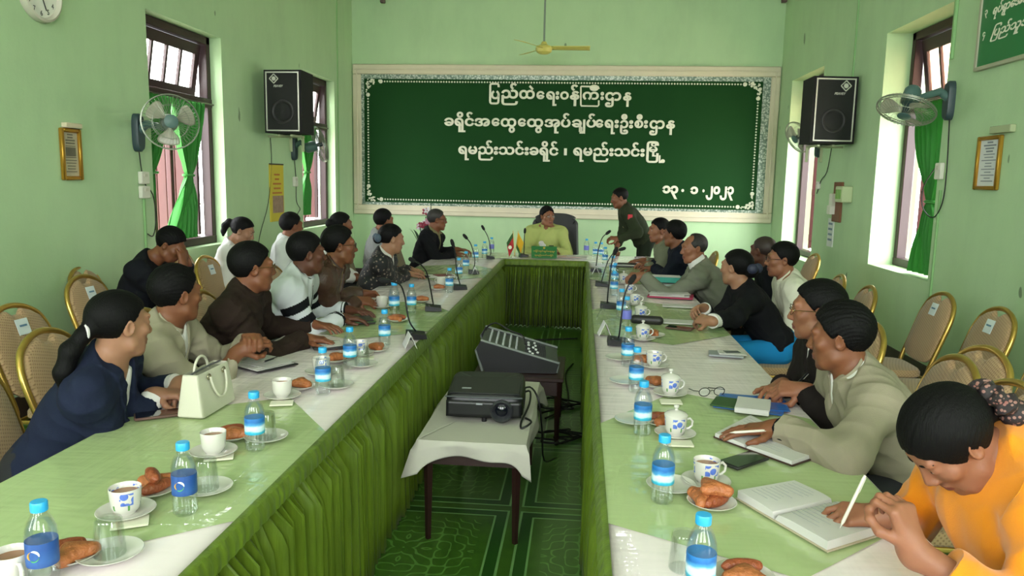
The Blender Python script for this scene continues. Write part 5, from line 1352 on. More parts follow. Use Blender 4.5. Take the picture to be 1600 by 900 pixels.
def napkin(px, py, rz, label, w=.085, d=.06):
    p = atz(px, py, CZ); mb = MB(); R = rotz(rz)
    mb.box((0, 0, .002), (w, d, .003), R, .001).box((R@V3(.002, .001, 0))+V3(0, 0, .0045), (w*.97, d*.96, .0018), R, .0006); o = mb.build('folded_napkin', M_NAP, None, loc=(p[0], p[1], CZ)); tag(o, label, 'napkin')

# --- left row, near to far
bottle(70, 917, 'water bottle with round emblem on its dark blue label at the bottom left edge', 'd')
bottle(290, 801, 'dark blue labelled water bottle beside the blue flowered cup on the left row', 'd')
bottle(399, 702, 'wave labelled water bottle in front of the white handbag', 'w')
bottle(505, 615, 'wave labelled water bottle before the man with clasped hands', 'w')
bottle(547, 575, 'wave labelled water bottle before the man in dark brown with glasses', 'w')
bottle(601, 540, 'wave labelled water bottle beside the white name card on the left row', 'w')
bottle(643, 489, 'water bottle between the two left microphones near the brown jacketed man', 'w')
bottle(616, 492, 'taller water bottle by the brown jacketed man and his white cup', 'w', 1.12)
bottle(702, 457, 'water bottle behind the white mug on the left row', 'w')
bottle(717, 437, 'water bottle beside the thin microphone with the dark upright head', 'w')
bottle(728, 424, 'water bottle just behind the farther left row microphones', 'w')
bottle(743, 410, 'water bottle by the hand of the man in the dark jacket at the corner', 'w')
bottle(757, 404, 'water bottle at the left corner of the cross table', 'w')
bottle(768, 396, 'violet labelled water bottle behind the corner microphone', 'p')
cup(20, 905, 'plain white cup cut by the bottom left edge of the view', saucer='white saucer under the cup at the bottom left edge')
snacks(108, 868, 'beside the bottle with the round emblem', 2, 'roll', 2)
glass(172, 866, 'upturned clear glass on a saucer nearest the camera on the left row', 'white saucer under the nearest upturned glass on the left')
cup(197, 797, 'white cup with blue flowers on the left row', 'flower', rz=2.6, saucer='white saucer under the blue flowered cup on the left row'); napkin(203, 818, .5, 'folded napkin under the nearer flowered cup on the left row')
snacks(238, 766, 'behind the blue flowered cup on the left', 3, 'roll', 4)
glass(322, 764, 'upturned clear glass right of the second left bottle', 'white saucer beside the second bottle of the left row')
cup(334, 704, 'plain white cup in front of the white handbag', rz=2.4, saucer='white saucer under the cup in front of the handbag'); napkin(342, 715, .4, 'folded napkin beside the cup in front of the handbag')
snacks(363, 681, 'right of the white handbag', 2, 'samosa', 6)
glass(416, 684, 'upturned clear glass behind the bottle in front of the handbag', 'white saucer behind the bottle before the handbag')
cup(441, 617, 'tall plain white cup on the lilac strip before the man with clasped hands', rz=2.5, saucer='white saucer under the tall white cup on the lilac strip'); napkin(440, 631, .3, 'folded napkin under the edge of the saucer before the clasped hands')
snacks(468, 604, 'beside the tall white cup on the lilac strip', 1, 'samosa', 7)
glass(526, 603, 'upturned clear glass beside the bottle before the clasped hands', 'white saucer beside the bottle before the clasped hands')
cup(502, 580, 'cup half hidden behind the fourth bottle of the left row', 'flower', rz=2.5, saucer='white saucer under the half hidden cup of the left row')
snacks(524, 562, 'behind the half hidden cup of the left row', 1, 'samosa', 8)
glass(566, 570, 'clear glass beside the bottle before the man in dark brown', 'white saucer right of the bottle before the man in dark brown')
cup(562, 552, 'blue flowered cup in front of the hands of the man in dark brown', 'flower', rz=2.5, saucer='white saucer under the flowered cup before the man in dark brown'); napkin(570, 560, .3, 'folded napkin beside the flowered cup before the man in dark brown')
snacks(587, 546, 'left of the bottle by the name card', 1, 'samosa', 9)
cup(597, 478, 'white cup at the hand of the man in the brown jacket', rz=2.5, saucer='white saucer at the hand of the man in the brown jacket')
snacks(621, 500, 'beside the bottle before the white jacketed man', 2, 'samosa', 10)
cup(689, 444, 'white mug in front of the woman in the dark flowered jacket', rz=2.7)
snacks(684, 451, 'before the woman in the dark flowered jacket', 1, 'samosa', 11)
snacks(657, 470, 'behind the large left microphone base', 1, 'samosa', 12)
# --- right row, near to far
bottle(1092, 937, 'water bottle cut by the bottom edge on the right row', 'w')
bottle(1034, 783, 'wave labelled water bottle beside the uncovered flowered cup on the right row', 'w')
bottle(1003, 678, 'wave labelled water bottle beside the nearest lidded cup', 'w')
bottle(993, 612, 'wave labelled water bottle beside the second lidded cup', 'w')
bottle(980, 572, 'wave labelled water bottle in front of the nearest right microphone', 'w')
bottle(978, 512, 'violet labelled bottle behind the nearest right microphone stem', 'p')
bottle(970, 497, 'water bottle close behind the violet labelled one', 'w')
bottle(959, 462, 'water bottle beside the second right microphone', 'w')
bottle(960, 446, 'water bottle behind the second right microphone stem', 'w')
bottle(957, 432, 'water bottle beyond the second right microphone', 'w')
bottle(945, 414, 'water bottle beside the microphone near the soldier', 'w')
bottle(939, 405, 'water bottle behind the microphone held by the soldier', 'w')
bottle(930, 404, 'water bottle on the right corner of the cross table', 'w')
bottle(916, 398, 'small plain water bottle right of the papers on the cross table', 'p')
glass(1068, 884, 'clear glass beside the bottle cut by the bottom edge on the right')
snacks(1162, 902, 'at the bottom edge of the right row', 2, 'samosa', 13)
snacks(1112, 786, 'before the open flowered cup of the right row', 3, 'samosa', 14)
cup(1103, 750, 'uncovered cup with blue flowers beside the phone on the right row', 'flower', rz=.3, saucer='white saucer under the uncovered flowered cup on the right'); place('saucer', mk_saucer, *atz(1032, 762, CZ)[:2], CZ, 0, 'white saucer under the second bottle of the right row', 'white saucers').location[0] += .03
cup(1055, 676, 'lidded flowered cup nearest the camera on the right row', 'flower', True, rz=.2, saucer='white saucer under the nearest lidded cup'); napkin(1062, 694, .05, 'folded napkin in front of the nearest lidded cup')
snacks(1036, 660, 'behind the nearest lidded cup', 2, 'samosa', 15)
cup(1047, 613, 'second lidded flowered cup of the right row', 'flower', True, rz=.3, saucer='white saucer under the second lidded cup'); napkin(1048, 629, .05, 'folded napkin in front of the second lidded cup')
snacks(1026, 601, 'left of the second lidded cup', 1, 'samosa', 16)
cup(1022, 570, 'flowered cup behind the fifth bottle of the right row', 'flower', False, rz=.3, saucer='white saucer under the flowered cup behind the fifth bottle'); 
snacks(1006, 566, 'left of the flowered cup by the fifth bottle', 1, 'samosa', 17)
cup(1004, 528, 'small lidded cup just right of the nearest right microphone base', 'flower', True, rz=.3, saucer='white saucer under the small lidded cup by the microphone')
snacks(1021, 524, 'right of the small lidded cup by the microphone', 1, 'samosa', 18)
cup(1001, 496, 'lidded flowered cup behind the black spectacle case', 'flower', True, rz=.3, saucer='white saucer under the cup behind the spectacle case')
cup(992, 474, 'flowered cup in front of the pink folder', 'flower', False, rz=.3, saucer='white saucer in front of the pink folder')
cup(974, 441, 'lidded cup by the outstretched hand of the man in grey', 'flower', True, rz=.3, saucer='white saucer by the outstretched hand')
cup(983, 456, 'flowered cup in front of the teal box file', 'flower', False, rz=.3)
for (px, py, lb) in ((988, 668, 'white saucer left of the third right bottle'), (975, 604, 'white saucer left of the fourth right bottle'), (966, 566, 'white saucer left of the fifth right bottle')): q = atz(px, py, CZ); place('saucer', mk_saucer, q[0]+.01, q[1]+.06, CZ, 0, lb, 'white saucers')

# --- microphones
M_MIC = mat('black_microphone_metal', '18181a', .4, metal=.3)
def mic(label, base, pts, rz=0, w=.11, d=.12):
    b = atz(base[0], base[1], CZ); root = thing('gooseneck_microphone', label, 'microphone', (b[0], b[1], CZ), rz, 'table microphones'); Ri = rotz(-rz)
    mb = MB(); mb.prism([(-w/2, 0), (w/2, 0), (w/2-.004, .022), (-w/2+.004, .034)], d, (0, d/2, 0), ((1, 0, 0), (0, 0, 1), (0, -1, 0))); mb.build('microphone_base', M_MIC, root, smooth=False)
    MB().lathe([(0, .004), (.006, .0035), (.007, 0)][::-1], 12, (-w*.25, -d*.2, .031)).build('push_button', mat('mic_button', '3b3b3e', .4) if 'mic_button' not in bpy.data.materials else bpy.data.materials['mic_button'], root)
    P = [V3(0, d*.25, .03)]+[Ri@(aty(px, py, b[1]+dy)-V3(b[0], b[1], CZ)) for (px, py, dy) in pts]; sm = []
    for i in range(len(P)-1):
        p0, p1, p2, p3 = P[max(i-1, 0)], P[i], P[i+1], P[min(i+2, len(P)-1)]
        for t in np.linspace(0, 1, 8, endpoint=False): sm.append(.5*((2*p1)+(-p0+p2)*t+(2*p0-5*p1+4*p2-p3)*t*t+(-p0+3*p1-3*p2+p3)*t**3))
    sm.append(P[-1]); MB().tube(sm, .0048, 8).build('gooseneck', M_MIC, root)
    u = nrm(P[-1]-sm[-4]); h = P[-1]; MB().tube([h-u*.012, h-u*.008, h+u*.015, h+u*.040, h+u*.050], [.006, .012, .0155, .013, .004], 12).build('microphone_head', mat('black_foam', '0f0f10', .9, bump=.5, bscale=300) if 'black_foam' not in bpy.data.materials else bpy.data.materials['black_foam'], root)
    return root
mic('gooseneck microphone with large base before the flowered jacket woman', (677, 484), [(676, 470, .02), (668, 430, -.05), (658, 414, -.12), (646, 407, -.2)], .2)
mic('gooseneck microphone beside the white name card on the left row', (650, 527), [(639, 500, .0), (632, 462, .0), (624, 444, -.02), (606, 439, -.05)], .3)
mic('thin microphone with upright dark head on the left row', (719, 451), [(714, 425, 0), (711, 395, 0), (708, 383, 0)], .2)
mic('gooseneck microphone at the hand of the man in the dark jacket', (740, 427), [(742, 405, 0), (736, 382, 0), (729, 372, 0)], .2, .10)
mic('gooseneck microphone on the left corner of the cross table', (766, 404), [(767, 392, 0), (763, 372, 0), (756, 358, 0)], .2, .09)
mic('upright microphone beside the small flags on the cross table', (818, 401), [(819, 385, 0), (819.5, 370, 0), (820, 363, 0)], 0, .11)
mic('nearest right microphone whose head the grey jacketed man holds', (966, 537), [(968, 520, 0), (974, 470, 0), (980, 450, 0), (985, 441, 0)], 0, .12)
mic('second right microphone standing tall before the teal box file', (951, 480), [(949, 470, 0), (953, 430, 0), (957, 405, 0), (960, 396, 0)], 0, .12)
mic('third right microphone with its head tilted toward the soldier', (940, 446), [(942, 432, 0), (950, 408, 0), (960, 394, 0), (969, 390, 0)], 0, .11)
mic('microphone the standing soldier holds at the right corner', (931, 424), [(932, 412, 0), (935, 390, 0), (941, 372, 0), (948, 365, 0)], 0, .11)
# --- name cards
M_CARD = mat('white_card', 'd9d6d6', .6)
def tent(px, py, rz, label, w=.12, h=.075, clear=False):
    p = atz(px, py, CZ); root = thing('name_card', label, 'name card', (p[0], p[1], CZ), rz, 'folded name cards'); a = .42
    m = M_CARD if not clear else M_TUMB
    for s in (-1, 1): MB().box((s*h*math.sin(a)/2, 0, h*math.cos(a)/2), (.0018, w, h), roty(-s*a)).build('card_panel', m, root)
    mb = MB()
    for k in range(2): mb.box((h*math.sin(a)/2+.0016+.012*(.5-k)*0, 0, h*math.cos(a)/2+.010*(1-2*k)), (.0012, w*.6, .008), roty(-a))
    if not clear: mb.build('card_writing', mat('card_ink', '8a5f68', .6) if 'card_ink' not in bpy.data.materials else bpy.data.materials['card_ink'], root)
    return root
tent(640, 541, .35, 'white folded name card at the left table edge by a microphone')
tent(941, 498, .0, 'clear folded card stand behind the nearest right microphone', .09, .09, True)
tent(944, 523, .1, 'white folded name card beside the nearest right microphone', .09, .085)
tent(931, 428, .0, 'small white folded card at the right inner corner', .07, .08)
tent(742, 428, .2, 'small white folded card before the left corner microphones', .07, .07)

# --- personal things
def phone(px, py, rz, label, case='black', flip=False):
    p = atz(px, py, CZ); root = thing('mobile_phone', label, 'phone', (p[0], p[1], CZ), rz); cm = {'black': M_BLACKP, 'brown': bpy.data.materials.get('brown_phone_case') or mat('brown_phone_case', '5a4038', .5)}[case]
    MB().box((0, 0, .0055), (.078, .160, .010), None, .004).build('phone_case', cm, root); MB().box((0, 0, .0111), (.071, .150, .0012), None, .0005).build('screen', bpy.data.materials.get('dark_screen_glass') or mat('dark_screen_glass', '0a0b0f', .08, spec=.7, coat=.6), root); return root
phone(248, 650, -1.0, 'mobile phone in a brown case beside the white handbag', 'brown')
phone(1162, 722, -.85, 'black mobile phone under the edge of the open notebook on the right row')
phone(1062, 514, 1.15, 'dark mobile phone in front of the white notepad on the right row', 'brown')
phone(657, 433, 1.3, 'dark mobile phone before the woman in the flowered jacket')
# white handbag
hb = thing('handbag', 'white leather handbag with two loop handles standing on the left row', 'handbag', (0, 0, 0)); pA = atz(284, 647, CZ); pB = atz(318, 655, CZ); pC = atz(369, 624, CZ)
ctr = (pA+pC)/2; dx = nrm(pC-pB); dy = V3(-dx[1], dx[0], 0); Lb = np.linalg.norm(pC-pB)+.004; Wb = .105; hb.location = tuple(pB+dx*Lb/2+dy*Wb/2); hb.rotation_euler = (0, 0, math.atan2(dx[1], dx[0])); Hb = .155
M_BAG = mat('white_leather', 'bfbda9', .45, bump=.15, bscale=300, vary=.05); M_RING = mat('bag_ring_metal', 'a9a18a', .25, metal=.9)
mb = MB()
def bag(u, v):
    a = u*2*math.pi; c_, s_ = math.cos(a), math.sin(a); e = .16; k = [0, .97, 1.0, 1.0, .99, .97, .93, .93][int(round(v*7))]; z = [.001, .001, .006, Hb*.3, Hb*.7, Hb*.98, Hb, Hb*.86][int(round(v*7))]; tp = 1-.42*z/Hb
    return V3(Lb/2*math.copysign(abs(c_)**e, c_)*k*(1-.05*z/Hb), Wb/2*math.copysign(abs(s_)**e, s_)*k*tp, z)
mb.grid(bag, 72, 8, cu=True); mb.build('bag_body', M_BAG, hb)
MB().box((0, 0, Hb*.9), (Lb*.80, Wb*.42, .006)).build('bag_lining', mat('grey_lining', '8f8c80', .8), hb)
MB().tube([(-Lb*.42, 0, Hb*1.0), (-Lb*.2, .0, Hb*1.02), (Lb*.2, 0, Hb*1.02), (Lb*.42, 0, Hb*1.0)], .004, 6).build('zip_edge', mat('zip_grey', '6f6f72', .4, metal=.5), hb)
for s in (-1, 1):
    y = s*Wb*.33; q = []
    for t in np.linspace(0, math.pi, 15): q.append(V3(.055*math.cos(t), y+s*(.012+.016*math.sin(t)), Hb*.88-.085*math.sin(t)) if s < 0 else V3(.050*math.cos(t), y*.55, Hb*.92+.055*math.sin(t)))
    MB().tube(q, .0048, 8).build('carry_handle', M_BAG, hb)
    for e in (-1, 1): MB().tube([V3(.055*e+.010*math.cos(a), y*(1.05 if s < 0 else .55)+s*.004, Hb*.88+.010*math.sin(a)) for a in np.linspace(0, 2*math.pi, 14, endpoint=False)], .0028, 6, True).build('handle_ring', M_RING, hb)
MB().box((0, -Wb*.36, Hb*.55), (.0, .0, .0)).build('bag_charm', M_RING, hb) if False else None
# papers, folders, notebooks
M_PG = mat('white_paper_page', 'bfbcb8', .75, vary=.04, vscale=20); M_LEATH = mat('black_leather_cover', '1d1a1b', .5); M_LEATB = mat('dark_brown_cover', '3a231c', .5); M_PENW = mat('white_pen_barrel', 'd8d3c4', .35); M_PENB = mat('black_pen_barrel', '1a1b20', .3); M_INKG = mat('handwriting_ink', '8c9098', .7)
def quadbox(mb, P, z0, z1, mi=None):
    P = [np.array(p[:2]) for p in P]
    ar = sum(P[i][0]*P[(i+1) % 4][1]-P[(i+1) % 4][0]*P[i][1] for i in range(4))
    if ar < 0: P = P[::-1]
    vs = [(p[0], p[1], z0) for p in P]+[(p[0], p[1], z1) for p in P]
    return mb.add(vs, [(3, 2, 1, 0), (4, 5, 6, 7)]+[(i, (i+1) % 4, (i+1) % 4+4, i+4) for i in range(4)], mi)
def rect(px, py, w, d, rz):
    p = atz(px, py, CZ); R = rotz(rz); return [p+R@V3(sx*w/2, sy*d/2, 0) for sx, sy in ((-1, -1), (1, -1), (1, 1), (-1, 1))], p
def book(label, px, py, w, d, rz, layers, name='notebook', cat='notebook', lines=0):
    """stacked sheets and covers: layers of (part name, material, thickness, shrink, dx, dy, twist)"""
    p = atz(px, py, CZ); root = thing(name, label, cat, (p[0], p[1], CZ), rz); z = .0005
    for L in layers:
        nm_, m, t, sh, ox, oy, tw = L; MB().box((ox, oy, z+t/2), (w*sh, d*sh, t), rotz(tw), min(.002, t*.3)).build(nm_, m, root); z += t+.0002
    if lines:
        mb = MB(); rs = np.random.RandomState(lines)
        for k in range(lines): L = w*rs.uniform(.5, .8); mb.box((-w*.42+L/2, d*.40-d*.8*k/lines, z), (L, .0016, .0004))
        mb.build('handwriting', M_INKG, root)
    return root, z
def pen(label, a, b, barrel, r=.0045, tip=True):
    a, b = np.array(a, float), np.array(b, float); root = thing('pen', label, 'pen', tuple(a)); u = nrm(b-a); L = np.linalg.norm(b-a)
    MB().tube([u*.012, u*.02, u*L*.93, u*L], [r*.6, r, r, r*.75], 10).build('barrel', barrel, root); MB().tube([u*0, u*.012], [r*.12, r*.55], 8).build('pen_tip', M_TRIM, root)
    w = np.cross(u, V3(0, 0, 1)); w = nrm(w) if np.linalg.norm(w) > .1 else V3(1, 0, 0); MB().tube([u*L*.97+w*r*1.3, u*L*.7+w*r*1.5], r*.28, 6).build('clip', M_TRIM, root); return root
book('loose papers on a black folder before the man with clasped hands', 405, 568, .215, .30, 1.0, [('folder_cover', M_LEATH, .006, 1.0, 0, 0, 0), ('paper_sheet', M_PG, .003, .93, -.01, 0, .03), ('paper_sheet', M_PG, .002, .9, -.004, .012, -.06), ('paper_sheet', M_PG, .002, .84, .012, -.006, .13)], 'paper_folder', 'folder', 7)
p = atz(410, 566, CZ+.017); pen('black pen lying on the papers before the clasped hands', p, p+V3(.03, .10, .002), M_PENB)
book('black notebook with a white sheet under the hands of the man in dark brown', 520, 541, .15, .21, -1.1, [('cover', M_LEATH, .014, 1.0, 0, 0, 0), ('paper_sheet', M_PG, .003, .80, .012, .02, .25)], 'notebook', 'notebook', 4)
book('black zipped folder under the hands of the white jacketed man', 553, 503, .17, .24, -1.2, [('cover', M_LEATH, .010, 1.0, 0, 0, 0), ('inner_edge', mat('green_book_edge', '4c6e3a', .6), .004, .75, .03, .03, .1), ('top_cover', M_LEATH, .006, .97, 0, -.01, .06)], 'document_folder', 'folder')
book('white paper bundle and booklet on the left corner of the tables', 690, 432, .26, .2, .3, [('paper_sheet', M_PG, .006, 1, 0, 0, 0), ('booklet', mat('maroon_booklet', '6a2a2c', .5), .006, .6, .02, .03, .3)], 'paper_stack', 'papers')
# right row
def openbook(label, pts, z, cover, thick, lines, spine=.5):
    """pts: outer corners left-near, left-far, right-far, right-near as pixels"""
    P = [atz(px, py, CZ) for (px, py) in pts]; c = sum(P)/4; root = thing('open_notebook', label, 'notebook', (c[0], c[1], CZ)); Q = [q-c for q in P]
    mb = MB(); quadbox(mb, [q*1.03 for q in Q], 0, .004); mb.build('cover', cover, root)
    a, b, d_, e = Q
    for nm_, (A, B, C_, D) in (('left_pages', (a, b, b+(d_-b)*spine, a+(e-a)*spine)), ('right_pages', (a+(e-a)*spine, b+(d_-b)*spine, d_, e))):
        mb = MB()
        def pg(u, v): 
            q = (A*(1-u)+D*u)*(1-v)+(B*(1-u)+C_*u)*v; w = u if nm_ == 'left_pages' else 1-u
            return V3(q[0], q[1], .0045+thick*(1-.30*w**5*1.0)-.85*thick*max(0, w-.93)/.07)
        mb.grid(pg, 16, 6)
        n0 = len(mb.v); g2 = [(pg(i/15, j/5)) for i in range(16) for j in range(6)]
        low = [V3(q[0], q[1], .004) for q in g2]; mb.add(low, [(i*6+j, i*6+j+1, (i+1)*6+j+1, (i+1)*6+j) for i in range(15) for j in range(5)])
        for i in range(15):
            for j in (0, 5): mb.f.append((i*6+j, (i+1)*6+j, n0+(i+1)*6+j, n0+i*6+j)); mb.m.append(0)
        for j in range(5):
            for i in (0, 15): mb.f.append((i*6+j, i*6+j+1, n0+i*6+j+1, n0+i*6+j)); mb.m.append(0)
        o = mb.build(nm_, M_PG, root)
        if lines:
            mb = MB(); rs = np.random.RandomState(lines+len(nm_))
            for k in range(lines):
                v = .9-.8*k/lines; L = rs.uniform(.45, .85)
                s0 = (A*(1-.1)+D*.1)*(1-v)+(B*.9+C_*.1)*v; s1 = (A*(1-.1-.8*L)+D*(.1+.8*L))*(1-v)+(B*(.9-.8*L)+C_*(.1+.8*L))*v
                n_ = 14; mb.tube([s0+(s1-s0)*t/n_+V3(0, 0, .0048+thick)+V3(0, .0016*math.sin(t*2.3+k), 0) for t in range(n_+1)], .0005, 4)
            mb.build('handwriting', M_INKG, o)
    return root
openbook('open diary with dark brown cover under the spread hand on the right row', [(1117, 684), (1172, 655), (1284, 712), (1237, 728)], 0, M_LEATB, .012, 9, .42)
openbook('open notebook the woman in orange writes in', [(1152, 780), (1240, 764), (1388, 832), (1292, 862)], 0, mat('cream_notebook_cover', 'a89c84', .6), .022, 10, .45)
book('blue folder spread under the green booklet on the right row', 1172, 632, .26, .215, -.30, [('folder_cover', mat('blue_plastic_folder', '1f5fae', .35, coat=.3), .004, 1, 0, 0, 0), ('blue_flap', bpy.data.materials['blue_plastic_folder'], .003, .9, .02, .02, .2)], 'plastic_folder', 'folder')
b_, z_ = book('thick white notepad on the blue folder on the right row', 1176, 642, .125, .16, -.28, [('page_block', M_PG, .020, 1, 0, 0, 0), ('top_page', M_PG, .002, 1, .001, 0, .02)], 'notepad', 'notebook'); b_.location.z += .0078
b_, z_ = book('dark green booklet lying on the blue folder', 1134, 633, .10, .135, -.35, [('booklet_cover', mat('dark_green_booklet', '2c4d27', .5), .006, 1, 0, 0, 0)], 'booklet', 'notebook'); b_.location.z += .0078
book('small grey tin and cards before the woman in black', 1134, 555, .17, .11, -.15, [('card_case', mat('grey_case', '8f9296', .4), .010, 1, 0, 0, 0), ('paper_sheet', M_PG, .006, .8, .03, .005, .1), ('photo_card', mat('dark_card', '55585c', .5), .002, .45, .03, .01, .3)], 'card_stack', 'cards')
book('white notepad in front of the clasped hands of the woman in black', 1060, 504, .19, .13, -.1, [('page_block', M_PG, .008, 1, 0, 0, 0)], 'notepad', 'notebook')
book('open white booklet with a pen before the woman in black', 1062, 479, .24, .12, -.12, [('paper_sheet', M_PG, .006, 1, 0, 0, 0), ('paper_sheet', M_PG, .003, .8, .02, 0, .06)], 'booklet', 'papers')
book('pink folder under a spread of white papers on the right row', 1048, 463, .34, .24, -.18, [('folder_cover', mat('crimson_pink_folder', 'b02a55', .4), .008, 1, 0, 0, 0), ('paper_sheet', M_PG, .010, .88, -.01, .01, .05), ('paper_sheet', M_PG, .006, .8, -.02, .02, -.12), ('paper_sheet', M_PG, .004, .7, .02, .0, .2)], 'paper_folder', 'folder', 6)
book('teal box file with white papers on the right row', 1040, 440, .34, .16, -.12, [('box_file', mat('teal_box_file', '1c8f80', .4), .045, 1, 0, 0, 0), ('paper_sheet', M_PG, .006, .85, -.02, 0, .05)], 'box_file', 'folder')
book('black folder and white papers before the two far right men', 985, 416, .30, .2, -.1, [('folder_cover', M_LEATH, .012, 1, 0, 0, 0), ('paper_sheet', M_PG, .006, .9, 0, -.01, .03), ('top_cover', M_LEATH, .006, .7, -.03, .04, .0)], 'document_folder', 'folder')
book('loose papers right of the green name plate on the cross table', 893, 402, .36, .2, 0, [('paper_sheet', M_PG, .004, 1, 0, 0, 0), ('paper_sheet', mat('pink_paper', 'c9a29c', .7), .003, .7, -.03, -.02, .1), ('paper_sheet', M_PG, .003, .6, .05, .02, -.1)], 'paper_stack', 'papers')
sc = thing('spectacle_case', 'black oval spectacle case on the right row behind the lidded cup', 'spectacle case', tuple(atz(1010, 506, CZ)), -.15); F = Field((-.13, -.06, -.01), (.13, .06, .06), .004); F.cap((-.075, 0, .024), (.075, 0, .024), .028, .028, .01); F.fn(F.lo, F.lo+F.h*F.n, lambda X, Y, Z: .0005-Z+0*X+0*Y, 0, 'int'); V, Q = F.mesh(); raw_mesh('case_shell', V, Q, M_LEATH, sc)
MB().tube([(-.10, -.0, .024), (-.075, -.0285, .024), (.075, -.0285, .024), (.10, 0, .024)], .0016, 6).build('case_seam', M_BLACKP, sc)
# folded eyeglasses on the right row
eg = thing('eyeglasses', 'folded dark rimmed eyeglasses lying on the white cloth of the right row', 'eyeglasses', tuple(atz(1110, 618, CZ)), .35)
for s in (-1, 1):
    MB().tube([(s*.034+.024*math.cos(a), -.01, .0195+.0175*math.sin(a)) for a in np.linspace(0, 2*math.pi, 22, endpoint=False)], .0018, 6, True).build('rim', M_SPEC, eg)
    MB().tube([(s*.060, -.008, .024), (s*.062, .03, .016), (s*.045, .10, .004)], .0018, 6).build('temple', M_SPEC, eg); MB().ball((s*.034, -.01, .0195), (.0225, .0010, .0165), 14).build('lens', M_LENS, eg)
MB().tube([(-.011, -.01, .022), (0, -.012, .026), (.011, -.01, .022)], .0016, 6).build('bridge', M_SPEC, eg)
# name plate, flags and tissue on the cross table
np_ = aty(850, 402, 8.46); pl = thing('name_plate', 'green name plate with gold lettering on the cross table', 'name plate', (np_[0], 8.46, CZ)); MB().box((0, 0, .068), (.285, .02, .135), rotx(.12), .004).build('plate_panel', mat('green_name_plate', '1d6a2c', .4), pl)
MB().box((0, .02, .006), (.27, .08, .012), None, .003).build('plate_foot', bpy.data.materials['green_name_plate'], pl)
M_GLET = mat('gold_plate_lettering', 'b9a24a', .4, metal=.3); text_part([('ခရိုင်အုပ်ချုပ်ေရးမှူး', -.12, .12, .062, .095), ('ရမည်းသင်းခရိုင်', -.105, .105, .018, .046)], M_GLET, pl, (0, -.0045, .002), ((1, 0, 0), (0, -.12, 1), (0, -1, 0)), .003, 'plate_lettering')
MB().lathe([(0, .002), (.012, .0015), (.013, 0)][::-1], 20, (0, -.0185, .118), rotx(math.pi/2+.12)).build('plate_emblem', M_GLET, pl)
tb = thing('tissue_holder', 'white tissue rising behind the green name plate', 'tissue', (aty(847, 392, 8.62)[0], 8.62, CZ)); MB().box((0, 0, .045), (.20, .11, .09), None, .006).build('tissue_box', mat('white_tissue_box', 'c9cfc4', .6), tb)
F = Field((-.06, -.04, .07), (.06, .04, .19), .005); F.cap((0, 0, .085), (-.01, 0, .155), .012, .030, .01); F.ell((.012, 0, .13), (.03, .012, .025), None, .01); V, Q = F.mesh(); V = wrinkle(V, Q, .004, 3, (60, 120)); raw_mesh('tissue', V, Q, M_PG, tb)
def flag(label, px, top, stripes, lean, emblem, yd):
    b = aty(804, 402, 8.44+yd); root = thing('table_flag', label, 'flag', (b[0], 8.44+yd, CZ)); MB().lathe([(0, .012), (.024, .010), (.030, 0)][::-1], 20).build('flag_base', M_TRIM, root)
    MB().tube([(0, 0, .008), (lean*.12, 0, .30)], .003, 6).build('flag_pole', M_GOLD, root); n = len(stripes)
    for k, (m, a0, a1) in enumerate(stripes):
        mb = MB(); sg = 1 if lean > 0 else -1
        def f(u, v):
            s_ = a0+(a1-a0)*v; z = .285-.17*s_-.03*u-.09*u*(1-.1*s_); x = lean*.11*(z/.28)+sg*(.080*u*(1-.25*s_)); return V3(x, .010*math.sin(u*9+s_*3)+.004, z)
        o = mb.grid(f, 14, 6).build('flag_cloth', m, root); o.modifiers.new('s', 'SOLIDIFY').thickness = .0012
    if emblem: MB().ball((-.052, -.012, .115), (.020, .004, .022), 14).build('flag_emblem', M_LET, root); 
    return root
M_FY, M_FG, M_FR = mat('flag_yellow', 'd8a81e', .7), mat('flag_green', '2d5a2a', .7), mat('flag_red', 'b0262c', .7)
flag('small red flag with dark green tip and white emblem on the cross table', 0, 0, [(M_FG, 0, .3), (M_FR, .3, 1.0)], -.2, True, 0)
flag('small yellow flag beside the red one on the cross table', 0, 0, [(M_FY, 0, .75), (M_FG, .75, 1.0)], .3, False, .05)
# flower pot with orchids behind the left corner chair
fp = aty(645, 372, 9.62); pot = thing('orchid_pot', 'potted red and white orchids with dark leaves behind the left corner of the tables', 'potted plant', (-1.98, 9.75, 0)); MB().lathe([(0, 0), (.13, 0), (.17, .38), (.18, .42), (.165, .42), (.15, .36), (0, .36)], 28).build('plant_pot', mat('glazed_dark_pot', '3c4a3a', .3), pot)
rs = np.random.RandomState(8)
for k in range(7):
    a = rs.uniform(0, 6.28); mb = MB(); L = rs.uniform(.4, .62)
    mb.grid(lambda u, v: V3(math.cos(a)*L*u*.5-.035*math.sin(math.pi*u)*(v-.5)*2*math.sin(a), math.sin(a)*L*u*.5+.035*math.sin(math.pi*u)*(v-.5)*2*math.cos(a), .38+.72*math.sin(u*1.5)*L/.5*.8), 14, 5); mb.build('leaf', mat('dark_orchid_leaf', '24402a', .45) if k == 0 else bpy.data.materials['dark_orchid_leaf'], pot)
for k in range(3): 
    x0 = (-.02, .05, -.10)[k]; zz = (1.12, 1.30, 1.0)[k]; MB().tube([(0, 0, .36), (x0*.5, -.02, .75), (x0, -.05, zz)], .006, 6).build('flower_stem', bpy.data.materials['dark_orchid_leaf'], pot)
FLM = [mat('crimson_petal', '8f1c3c', .6), mat('white_petal', 'd9d3d8', .6), mat('pink_petal', 'c98aa0', .6)]
